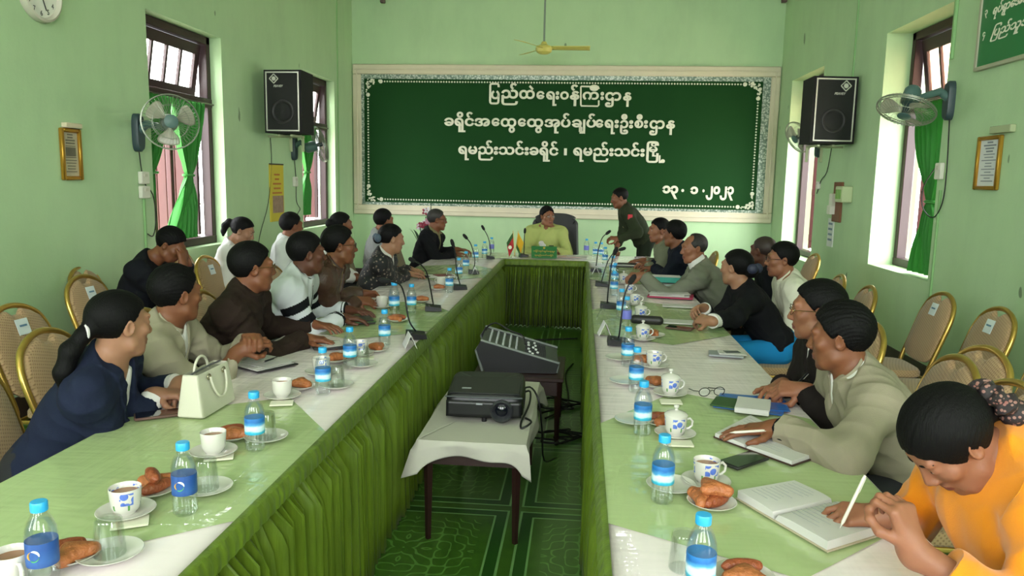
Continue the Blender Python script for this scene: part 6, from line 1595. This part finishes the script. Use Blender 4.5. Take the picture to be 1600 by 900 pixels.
for k in range(14):
    c_ = V3(rs.uniform(-.13, .13), rs.uniform(-.08, .02), rs.uniform(.96, 1.20)); mb = MB()
    for j in range(5): 
        a = 2*math.pi*j/5; Rr = rotx(1.2)@rotz(a); mb.ball(c_+Rr@V3(.028, 0, 0), (.026, .018, .006), 8, 0, Rr)
    mb.build('blossom', FLM[k % 3], pot)
# ------------------------------------------------------------------ the people round the tables
def at_depth(px, py, dep): return V3(0, 0, CAMZ)+ray(px, py)*dep
HW = .787
def hp(px, py, z=HW): return tuple(atz(px, py, z))
D = math.radians
C_NAVY = cloth('navy_suit_fabric', '1a2033'); C_WHITE = cloth('white_shirt_cotton', 'd3d0cc'); C_BEIGE = cloth('beige_jacket_fabric', '98907c'); C_BROWN = cloth('dark_brown_knit', '2b201b', bs=250, b=.3)
C_WJ = cloth('white_sport_jacket', 'c3c6ca'); C_STRIPE = cloth('black_stripe_fabric', '141518'); C_LEA = mat('brown_leather', '43291f', .42, spec=.5, bump=.3, bscale=160, vary=.3, vscale=12); C_TAN = cloth('tan_shirt', 'a08a68')
def floral_mat():
    m = mat('black_fabric_with_pale_flowers', '121114', .7); g = NB(m); v, s = g.coords(); vo = g.n('ShaderNodeTexVoronoi'); vo.inputs['Scale'].default_value = 34; g.link(v, vo.inputs['Vector'])
    g.color(g.mix(g.math('LESS_THAN', g.math('ADD', vo.outputs['Distance'], g.math('MULTIPLY', g.noise(v, 90, 2), .35)), .44), s2l('131216'), g.mix(g.noise(v, 30, 2), s2l('8f8578'), s2l('5d3f3a')))); return m
C_FLOR = floral_mat(); C_GREY = cloth('mid_grey_fabric', '7d7f7c'); C_BLACK = cloth('black_suit_fabric', '131316'); C_OLV = cloth('tan_green_shirt', '7b7755'); C_LGREY = cloth('pale_grey_fabric', 'b9bcb8'); C_LIME = cloth('pale_olive_green_shirt', 'a5ad68', b=.1)
C_ARMY = cloth('dark_olive_uniform', '2a3120'); C_GG = cloth('grey_green_jacket', '6d705c'); C_DN = cloth('dark_navy_jacket', '171b26'); C_G3 = cloth('grey_traditional_jacket', '6f7163'); C_DK = cloth('dark_blue_black_jacket', '16171d'); C_CREAM = cloth('cream_white_shirt', 'c9c7b4'); C_BK2 = cloth('dark_brown_black_jacket', '1c1715')
C_STONE = cloth('stone_grey_jacket', '8b8370'); C_ORNG = cloth('orange_blouse', 'd98318', vary=.08, sheen=.25); C_BLUE = cloth('bright_blue_skirt', '1d7bb5'); C_GTR = cloth('dark_green_trousers', '1d2418')
M_RIB = mat('navy_hair_ribbon', '1c2036', .6); M_RED = mat('red_shoulder_patch', 'b0222c', .6)
SH = dict(t=.010, top=.012); SHF = dict(t=.011, top=.014, ruff=.002)
FEM = dict(t=.009, top=.004, line=([-.12, -.075, -.045, -.022, -.004, .012, .022, .045, .070, .085, .12], [-.085, -.072, -.050, -.01, .020, .024, .034, .062, .078, .086, .12]))
def H(d, **k): q = dict(d); q.update(k); return q
people = {}
def P_(key, label, px, py, dep, look, face, hl, hr, garb, hair, skin, h, cp=True, chair_label=None, **k):
    head = tuple(at_depth(px, py, dep)); r = person(label, head, D(look), k.pop('seat', None), D(face), [hl, hr], garb, hair, skin, h=h, seed=len(people)+3, **k); people[key] = r
    if cp:
        b = r.location; f = D(face); chair(b[0]+.03*math.cos(f), b[1]+.03*math.sin(f), f-math.pi/2, chair_label or 'gold framed beige banquet chair '+cp)
    return r
def collar(ctx, m, r=.064, hgt=.036, open_=.5, tilt=.30):
    N, T, base = ctx['N'], ctx['T'], ctx['base']; mb = MB()
    def f(u, v):
        a = math.pi/2+open_*.5+(2*math.pi-open_)*u; rr = r*(1+.10*v); q = V3(rr*math.cos(a), rr*.92*math.sin(a)+.012, .012+hgt*(1-v)-tilt*.06*math.sin(a)*1.0)
        return N+T@q-base
    mb.grid(f, 30, 5); o = mb.build('collar', m, ctx['root']); s = o.modifiers.new('s', 'SOLIDIFY'); s.thickness = .004
def chest_badge(ctx, nm, m, x, z, w, h, out=.135):
    N, T, base = ctx['N'], ctx['T'], ctx['base']; MB().box(N+T@V3(x, out, z)-base, (w, .006, h), T).build(nm, m, ctx['root'])
# hand helper: wrist point plus pose
def hd(w, pose='rest', **k): d = dict(w=w, pose=pose); d.update(k); return d
def lap(base, face, s): return None

# ---- left row
P_('L1', 'woman in navy suit with long ponytail sitting beside the white handbag', 188, 509, 2.66, 60, 4,
   hd(hp(281, 600, .80), 'rest', u=(.25, -.95, -.15), out=.5, down=.5), hd(hp(243, 617, .793), 'clasp', u=(.95, .25, 0), out=.5, down=.6),
   dict(mat=C_NAVY, t=.014, open=.24, w=.06, lapel=.006, shirt=C_WHITE, sopen=.09, sw=.05, scollar=.0, cuff=C_WHITE, end=.035, collar=.03, amp=.007),
   H(FEM, long=True, chains=[[(0, -.095, .005, .034), (0, -.125, -.02, .026), (-.005, -.165, -.07, .032), (-.01, -.185, -.14, .030), (-.012, -.180, -.21, .016)]]), SK_C, .0042, 'under the woman in the navy suit', fem=True, pitch=-.05, twist=.25, jaw=.93,
   extra=lambda c: MB().tube([c['H']+c['R']@V3(.028*math.cos(a), -.122, -.012+.028*math.sin(a))-c['base'] for a in np.linspace(0, 6.28, 16, endpoint=False)], .006, 6, True).build('hair_tie', M_PG, c['root']))
P_('L2', 'man in beige jacket with hands clasped above the table behind the handbag', 276, 462, 3.25, 58, 4,
   hd(hp(388, 533, .865), 'clasp', u=(.5, -.75, .45), n=(.2, -.5, -.8), down=.9), hd(hp(373, 549, .845), 'clasp', u=(.75, .45, .45), n=(-.2, .6, -.7), down=.9),
   dict(mat=C_BEIGE, t=.018, open=.22, w=.05, shirt=C_WHITE, sopen=.05, collar=.03, amp=.010), H(SHF), SK_B, .0045, 'under the man in the beige jacket with clasped hands', twist=.2, extra=lambda c: collar(c, C_BEIGE, .072, .04, .9))
P_('L3', 'man in dark brown sweater and glasses resting both hands on a black notebook', 395, 420, 3.75, 38, 2,
   hd(hp(489, 508), 'rest', u=(1, -.1, 0)), hd(hp(478, 530), 'rest', u=(1, .1, 0)),
   dict(mat=C_BROWN, t=.018, collar=.05, amp=.009), H(SH, t=.012), SK_B, .005, 'under the man in the dark brown sweater', glasses=M_SPECG, twist=.1, seat=.21)
def stripes(C, ctx):
    mi = np.zeros(len(C), np.int32); A = arms_at(ctx, C)
    for k in (0, 2):
        t, d = A[k]; on = (((t > .22) & (t < .40)) | ((t > .52) & (t < .70))) & (d < .085); mi[on] = 1
    for k in (1, 3):
        t, d = A[k]; mi[(((t > .86) & (t < .90)) | ((t > .93) & (t < .965))) & (d < .06)] = 1
    L = (C-ctx['N'])@ctx['T']; mi[(np.abs(L[:, 0]) < .008) & (L[:, 1] > .04) & (L[:, 2] < 0)] = 1; return mi
P_('L4', 'man in white sports jacket with two black bands round the sleeve', 480, 398, 4.38, 36, 3,
   hd(hp(545, 485), 'rest', u=(1, -.2, 0)), hd(hp(533, 497), 'rest', u=(1, .15, 0)),
   dict(mat=[C_WJ, C_STRIPE], t=.020, collar=.04, amp=.005, paint=stripes), H(SH), SK_D, .005, 'under the man in the white sports jacket', twist=.1, seat=.27, extra=lambda c: (collar(c, C_STRIPE, .070, .045, .7), None)[1])
P_('L5', 'man in brown leather jacket and glasses holding a white cup', 531, 385, 4.85, 24, 2,
   hd(hp(568, 459, .80), 'grip', u=(1, .1, 0), n=(0, -.6, -.8)), hd(hp(557, 470, .80), 'grip', u=(1, .1, 0), n=(0, .5, -.85)),
   dict(mat=C_LEA, t=.019, open=.26, w=.05, shirt=C_TAN, sopen=.05, collar=.03, amp=.010), H(SH, t=.012), SK_B, .0052, 'under the man in the brown leather jacket', glasses=M_SPEC, twist=.05, seat=.31, extra=lambda c: collar(c, C_LEA, .074, .045, .9))
P_('L6', 'woman in black flower patterned jacket with her hair in a ribboned bun', 612, 374, 6.2, 30, 2,
   hd(hp(640, 421, .80), 'rest', u=(.8, -.5, 0)), hd(hp(636, 428, .80), 'rest', u=(.8, .5, 0)),
   dict(mat=C_FLOR, t=.016, open=.14, w=.035, shirt=C_WHITE, collar=.02, amp=.007), H(FEM, buns=[((0, -.115, -.01), .038)]), SK_C, .0065, 'under the woman in the flower patterned jacket', fem=True, pitch=-.12,
   extra=lambda c: [MB().ball(c['H']+c['R']@V3(.03*s, -.125, .0)-c['base'], (.030, .018, .036), 10).build('hair_ribbon', mat('grey_blue_ribbon', '3f4f5e', .6) if 'grey_blue_ribbon' not in bpy.data.materials else bpy.data.materials['grey_blue_ribbon'], c['root']) for s in (-1, 1)])
P_('L8', 'man in black suit jacket and glasses at the left corner of the tables', 683, 344, 8.45, 18, 0,
   hd(hp(714, 390, .80), 'rest', u=(1, -.2, 0)), hd(hp(709, 396, .795), 'rest', u=(1, .1, 0)),
   dict(mat=C_BLACK, t=.018, open=.34, w=.055, lapel=.007, shirt=C_OLV, sopen=.06, collar=.015, amp=.007), H(SH, mat=M_HAIRG, t=.006, top=.006), SK_B, .0072, 'under the man in black at the left corner', glasses=M_SPECG, twist=-.15, seat=.14)
# ---- along the left wall
def seated_aside(key, label, px, py, dep, look, face, garb, hair, skin, h, cp, **k):
    hx = at_depth(px, py, dep); f = D(face); fwv = V3(math.cos(f), math.sin(f), 0); rt = V3(fwv[1], -fwv[0], 0)
    b = hx*V3(1, 1, 0)-fwv*(.18); hl = k.pop('hl', None) or hd(tuple(b+fwv*.30-rt*.09+V3(0, 0, .66)), 'rest', down=.8, out=.5); hr = k.pop('hr', None) or hd(tuple(b+fwv*.30+rt*.09+V3(0, 0, .66)), 'rest', down=.8, out=.5)
    return P_(key, label, px, py, dep, look, face, hl, hr, garb, hair, skin, h, cp, **k)
_w = at_depth(266, 384, 5.45)
seated_aside('W1', 'man in dark jacket covering his face with his hand under the nearer left window', 266, 384, 5.45, 6, 8, dict(mat=C_DK, t=.018, collar=.03, amp=.007), H(SHF), SK_B, .006, 'under the man covering his face', pitch=-.55, neck_back=.09, neck_drop=.05,
   hl=hd(tuple(_w+V3(.105, .03, -.125)), 'rest', u=(-.12, -.1, 1), n=(-1, -.2, 0), down=.9, out=.3), hr=hd(tuple(_w+V3(.115, -.05, -.14)), 'rest', u=(-.12, .25, 1), n=(-1, .2, 0), down=.9, out=.3))
seated_aside('W2', 'woman in white with ponytail looking down beside the nearer left window', 379, 362, 6.7, 12, 8, dict(mat=C_WHITE, t=.014, collar=.02, amp=.006), H(FEM, long=True, chains=[[(0, -.09, .03, .03), (0, -.135, .035, .028), (0, -.155, -.01, .030), (0, -.150, -.06, .022), (0, -.14, -.095, .012)]]), SK_C, .0065, 'under the woman in white with the ponytail', fem=True, pitch=-.40)
seated_aside('W3', 'man in pale grey jacket seated against the left wall below the calendar', 456, 354, 7.0, 48, 15, dict(mat=C_LGREY, t=.018, collar=.03, amp=.007), H(SH), SK_B, .0065, 'under the man in the pale grey jacket', extra=lambda c: collar(c, C_LGREY, .072, .04, .8))
seated_aside('B1', 'woman in white with dark bun half hidden behind the man in brown leather', 534, 352, 7.2, 40, 10, dict(mat=C_WHITE, t=.014, collar=.02, amp=.006), H(FEM, buns=[((0, -.115, .02), .045)]), SK_B, .007, 'under the half hidden woman in white', fem=True)
seated_aside('L7', 'man in mid grey jacket behind the woman with the ribboned bun', 600, 346, 7.9, 48, 12, dict(mat=C_GREY, t=.018, collar=.025, amp=.007), H(SH), SK_B, .007, 'under the man in the mid grey jacket')
# ---- head of the table
P_('H1', 'man in pale green shirt and glasses in the black chair behind the name plate', 855, 339, 9.2, -58, -92,
   hd(tuple(aty(868, 394, 8.92)*V3(1, 1, 0)+V3(0, 0, .79)), 'rest', u=(-.3, -1, 0)), hd(tuple(aty(838, 394, 8.92)*V3(1, 1, 0)+V3(0, 0, .79)), 'rest', u=(.3, -1, 0)),
   dict(mat=C_LIME, t=.014, collar=.02, amp=.006, name='shirt_jacket', open=.05, w=.03), H(SH), SK_A, .0068, None, glasses=M_SPECG, seat=.05,
   extra=lambda c: (collar(c, C_LIME, .068, .045, .7), chest_badge(c, 'name_badge', mat('dark_green_badge', '2f4a24', .6), -.075, -.20, .06, .018)))
_s = aty(968, 310, 9.30)
P_('H2', 'soldier in dark olive uniform standing bent over the right corner holding a microphone', 968, 310, _s[1]/ray(968, 310)[1], 186, 182,
   hd(tuple(aty(966, 373, 9.05)), 'grip', u=(-.9, -.2, .1), n=(.0, .4, -.9), down=.8, out=.5), hd(tuple(aty(961, 398, 9.02)), 'fist', u=(-.3, -.2, -.9), n=(.7, 0, -.3), down=.0, out=.3, back=.3),
   dict(mat=C_ARMY, t=.016, collar=.035, amp=.007, hem=None), H(SH, t=.006, top=.008), SK_B, .0068, None, stand=True, pitch=-.22, seat=(.78, 9.30), legm=C_GTR,
   extra=lambda c: (collar(c, C_ARMY, .068, .04, .7), [MB().box(c['arms'][0][0]+(c['arms'][0][1]-c['arms'][0][0])*.22+V3(.0, -.078, .012)-c['base'], (.055, .012, .06), None, .004).build('shoulder_patch', M_RED, c['root']),
      [MB().ball(c['N']+c['T']@V3(-.06-.05*k, .02, .012-.016*k)-c['base'], (.010, .010, .006), 8).build('shoulder_star', M_TRIM, c['root']) for k in (0, 1)],
      chest_badge(c, 'chest_ribbon', mat('olive_ribbon', '6b5f36', .6), -.07, -.17, .05, .02)]))
# ---- right row
P_('R1', 'man in grey green jacket at the far right end beside the soldier', 1029, 361, 7.65, 196, 180,
   hd(hp(1012, 413, .795), 'clasp', u=(-.9, .3, 0)), hd(hp(1006, 407, .80), 'rest', u=(-.95, -.3, 0)), dict(mat=C_GG, t=.018, collar=.03, amp=.007), H(SH), SK_A, .0068, 'under the man in the grey green jacket', seat=.20)
P_('R2', 'person with dark hair in dark navy jacket turned toward the soldier', 1053, 367, 7.1, 148, 178,
   hd(hp(1022, 419, .795), 'clasp', u=(-.9, .3, 0)), hd(hp(1017, 412, .80), 'rest', u=(-.95, -.3, 0)), dict(mat=C_DN, t=.018, collar=.03, amp=.007), H(SHF, t=.014), SK_B, .0068, 'under the person in the dark navy jacket', seat=.17)
P_('R3', 'man in grey jacket with white collar stretching his arm to a microphone', 1084, 389, 6.1, 192, 178,
   hd(tuple(at_depth(1004, 431, 6.02)), 'grip', u=(-.95, 0, .05), n=(0, .3, -.95), l1=.30, l2=.27, fwd=.06, up=-.01, down=.9), hd(hp(1040, 470, .70), 'rest', u=(-.9, -.3, 0)), dict(mat=C_G3, t=.018, collar=.02, amp=.010), H(SH, mat=M_HAIRG, bald=(.06, .045, .05), t=.006, top=.004), SK_A, .0058, 'under the man stretching his arm to the microphone', pitch=-.08,
   extra=lambda c: collar(c, C_WHITE, .074, .060, .35, .15))
P_('R4', 'woman in black jacket with dark ribboned bun and clasped hands', 1150, 419, 5.0, 140, 182,
   hd(hp(1107, 504, .81), 'clasp', u=(-.72, .68, .05), n=(.2, .6, -.7)), hd(hp(1099, 481, .815), 'clasp', u=(-.72, -.68, .05), n=(.2, -.6, -.7)), dict(mat=C_BLACK, t=.015, collar=.025, amp=.007, skirt=True, cuff=C_WHITE, end=.03), H(FEM, buns=[((0, -.112, -.01), .045)]), SK_C, .0052, 'under the woman in the black jacket', fem=True, legm=C_BLUE,
   extra=lambda c: [MB().ball(c['H']+c['R']@V3(.032*s, -.135, .01)-c['base'], (.036, .020, .034), 10).build('hair_ribbon', M_RIB, c['root']) for s in (-1, 1)]+[MB().ball(c['H']+c['R']@V3(.055, -.138, .022)-c['base'], (.008, .008, .008), 8).build('ribbon_bead', M_PORC, c['root'])])
P_('R7', 'man in dark brown jacket and glasses clutching a pen in his fist', 1276, 487, 3.12, 166, 180,
   hd(hp(1258, 610, .815), 'fist', u=(-.95, .1, .05), n=(.2, .5, -.8), down=.8), hd(hp(1222, 602, .795), 'rest', u=(-.5, -.8, 0)), dict(mat=C_BK2, t=.018, collar=.035, amp=.009, open=.10, w=.03, shirt=C_WHITE), H(SH, t=.012, top=.010), SK_A, .0045, 'under the man in the dark brown jacket', glasses=M_SPECG, pitch=-.05)
P_('R8', 'man in stone grey jacket resting his spread hand on the open diary', 1312, 530, 2.72, 156, 182,
   hd(hp(1214, 669, .803), 'flat', u=(-1, .06, -.10), down=.35, out=.9, back=-.2), hd(tuple(at_depth(1312, 530, 2.72)+V3(-.16, .22, -.42)), 'rest', u=(-.8, -.5, -.2), down=.75, out=.6, back=.0), dict(mat=C_STONE, t=.020, collar=.035, amp=.011, open=.10, w=.03, shirt=C_WHITE), H(SHF, t=.013, top=.014), SK_B, .0042, 'under the man in the stone grey jacket', pitch=-.10, twist=-.05,
   extra=lambda c: (collar(c, C_STONE, .072, .042, .8), [MB().tube([a[2]-nrm(a[2]-a[1])*q-c['base'] for q in (.07, .03, .005)], [.045, .046, .042], 16).build('cuff', C_STRIPE, c['root']) for a in c['arms'][:1]]))
def scrunchie(c):
    mb = MB(); n = 60
    def f(u, v):
        a, b = 2*math.pi*u, 2*math.pi*v; r = .040+(.024+.007*math.sin(a*11))*math.cos(b); return c['H']+c['R']@V3(r*math.cos(a), -.135+(.026+.006*math.sin(a*9+1))*math.sin(b), -.02+r*math.sin(a))-c['base']
    mb.grid(lambda u, v: f(u, v), 72, 14, cu=True); m = mat('dark_floral_scrunchie', '2a1a1c', .7); g = NB(m); v, s = g.coords(); vo = g.n('ShaderNodeTexVoronoi'); vo.inputs['Scale'].default_value = 95; g.link(v, vo.inputs['Vector']); g.color(g.mix(g.math('LESS_THAN', vo.outputs['Distance'], .36), s2l('1e1416'), g.mix(g.noise(v, 60), s2l('8f7a70'), s2l('7a2f28')))); mb.build('hair_scrunchie', m, c['root'])
P_('R9', 'woman in orange blouse bending over her notebook and writing', 1487, 690, 1.76, 188, 184,
   hd(tuple(atz(1424, 856, .875)), 'fist', u=(-.25, .15, .95), n=(-.6, .75, .1), down=.8, out=.75, back=-.25), hd(hp(1378, 806, .805), 'pen', u=(-.98, .12, -.06), n=(.05, .35, -.9), down=.7), dict(mat=C_ORNG, t=.024, collar=.045, amp=.010, end=.07),
   H(FEM, t=.013, top=.008, long=True, line=([-.12, -.075, -.045, -.022, -.004, .012, .022, .045, .070, .085, .12], [-.085, -.075, -.060, -.02, .010, .0, -.012, .008, .045, .068, .10]), chains=[[(0, -.10, -.01, .03), (0, -.13, -.03, .03)]]), SK_A, .0040, 'under the woman in the orange blouse', fem=True, pitch=-.92, neck_back=.055, neck_drop=.0, jaw=.95, extra=scrunchie)
seated_aside('R5', 'man with close cropped hair in dark jacket behind the woman in black', 1192, 393, 5.95, 128, 175, dict(mat=C_DK, t=.018, collar=.03, amp=.007), H(SH, t=.003, top=.002, mat=mat('cropped_brown_hair', '2c1e19', .6)), SK_D, .006, 'under the man with cropped hair')
seated_aside('R6', 'man in cream white shirt and glasses seated behind the woman in black', 1221, 407, 5.3, 176, 176, dict(mat=C_CREAM, t=.015, collar=.025, amp=.007), H(SH), SK_A, .0055, 'under the man in the cream white shirt', glasses=M_SPEC, extra=lambda c: collar(c, C_CREAM, .068, .04, .7))
# pens in hands
q = V3(*hp(1312, 826, .778)); pen('white patterned pen in the writing hand of the woman in orange', q, aty(1352, 743, q[1]+.015), M_PENW, .0045)
q = V3(*hp(1262, 583, .86)); pen('silver and black pen held in the fist of the man in dark brown', V3(*hp(1232, 613, .80)), q, M_PENB, .0048)
q = V3(*hp(1140, 676, .80)); pen('white and black pen under the spread hand on the diary', q, V3(*hp(1206, 672, .803)), M_PENW, .0045)

# ---- empty chairs
chair(-2.52, 3.56, E_, 'gold framed beige chair with paper tag at the left picture edge by the wall', True)
chair(-2.90, 4.67, E_, 'tagged gold framed chair by the left wall left of the man covering his face', True)
chair(-2.75, 6.02, E_, 'tagged gold framed chair between the man covering his face and the woman in white', True)
chair(-1.96, 5.55, E_+.1, 'empty gold framed chair behind the man in brown leather and the flowered jacket')
chair(-2.05, 7.35, E_, 'empty gold framed chair behind the corner of the left row')
chair(2.03, 5.15, W_, 'tagged gold framed chair by the right wall under the nearer right window', True)
chair(2.08, 4.56, W_, 'tagged gold framed chair second along the right wall from the window', True)
chair(2.12, 3.96, W_, 'gold framed chair cut by the right picture edge along the wall', True)
chair(1.13, 3.90, W_, 'empty gold framed chair at the right row beyond the man with glasses and pen')
chair(1.42, 3.35, W_+.1, 'empty gold framed chair standing behind the man in the stone grey jacket')
chair(2.0, 7.83, W_, 'gold framed chair by the far right window beyond the man in the cream shirt')
# black office chair
oc = thing('office_chair', 'tall black office chair behind the man in the pale green shirt', 'chair', (-.33, 9.42, 0)); M_OC = mat('black_chair_leather', '1b1a1e', .45, bump=.15, bscale=120)
def ocb(u, v):
    x = (u-.5)*2; wd = (.30-.035*v)*(1 if True else 0); z = .50+.70*v; return V3(x*wd*(1-.10*max(0, v-.85)/.15*abs(x)), .30+.10*v-.05*(1-x*x)*-1-.02, z-.05*(abs(x)**4)*(v > .9))
o = MB().grid(ocb, 18, 18).build('backrest', M_OC, oc); s = o.modifiers.new('s', 'SOLIDIFY'); s.thickness = .07; b_ = o.modifiers.new('b', 'BEVEL'); b_.width = .02; b_.segments = 3
MB().box((0, .02, .46), (.52, .52, .10), None, .04).build('seat', M_OC, oc); MB().tube([(0, .02, .09), (0, .02, .42)], .03, 12).build('gas_column', M_BLACKP, oc)
for s in (-1, 1): MB().tube([(s*.27, .2, .48), (s*.31, .1, .66), (s*.31, -.12, .67)], .02, 8).build('armrest', M_BLACKP, oc)
for k in range(5): a = 2*math.pi*k/5; MB().tube([(0, .02, .10), (.28*math.cos(a), .02+.28*math.sin(a), .06)], [.025, .016], 8).build('base_leg', M_BLACKP, oc); MB().ball((.29*math.cos(a), .02+.29*math.sin(a), .03), .03, 10).build('caster', M_BLACKP, oc)
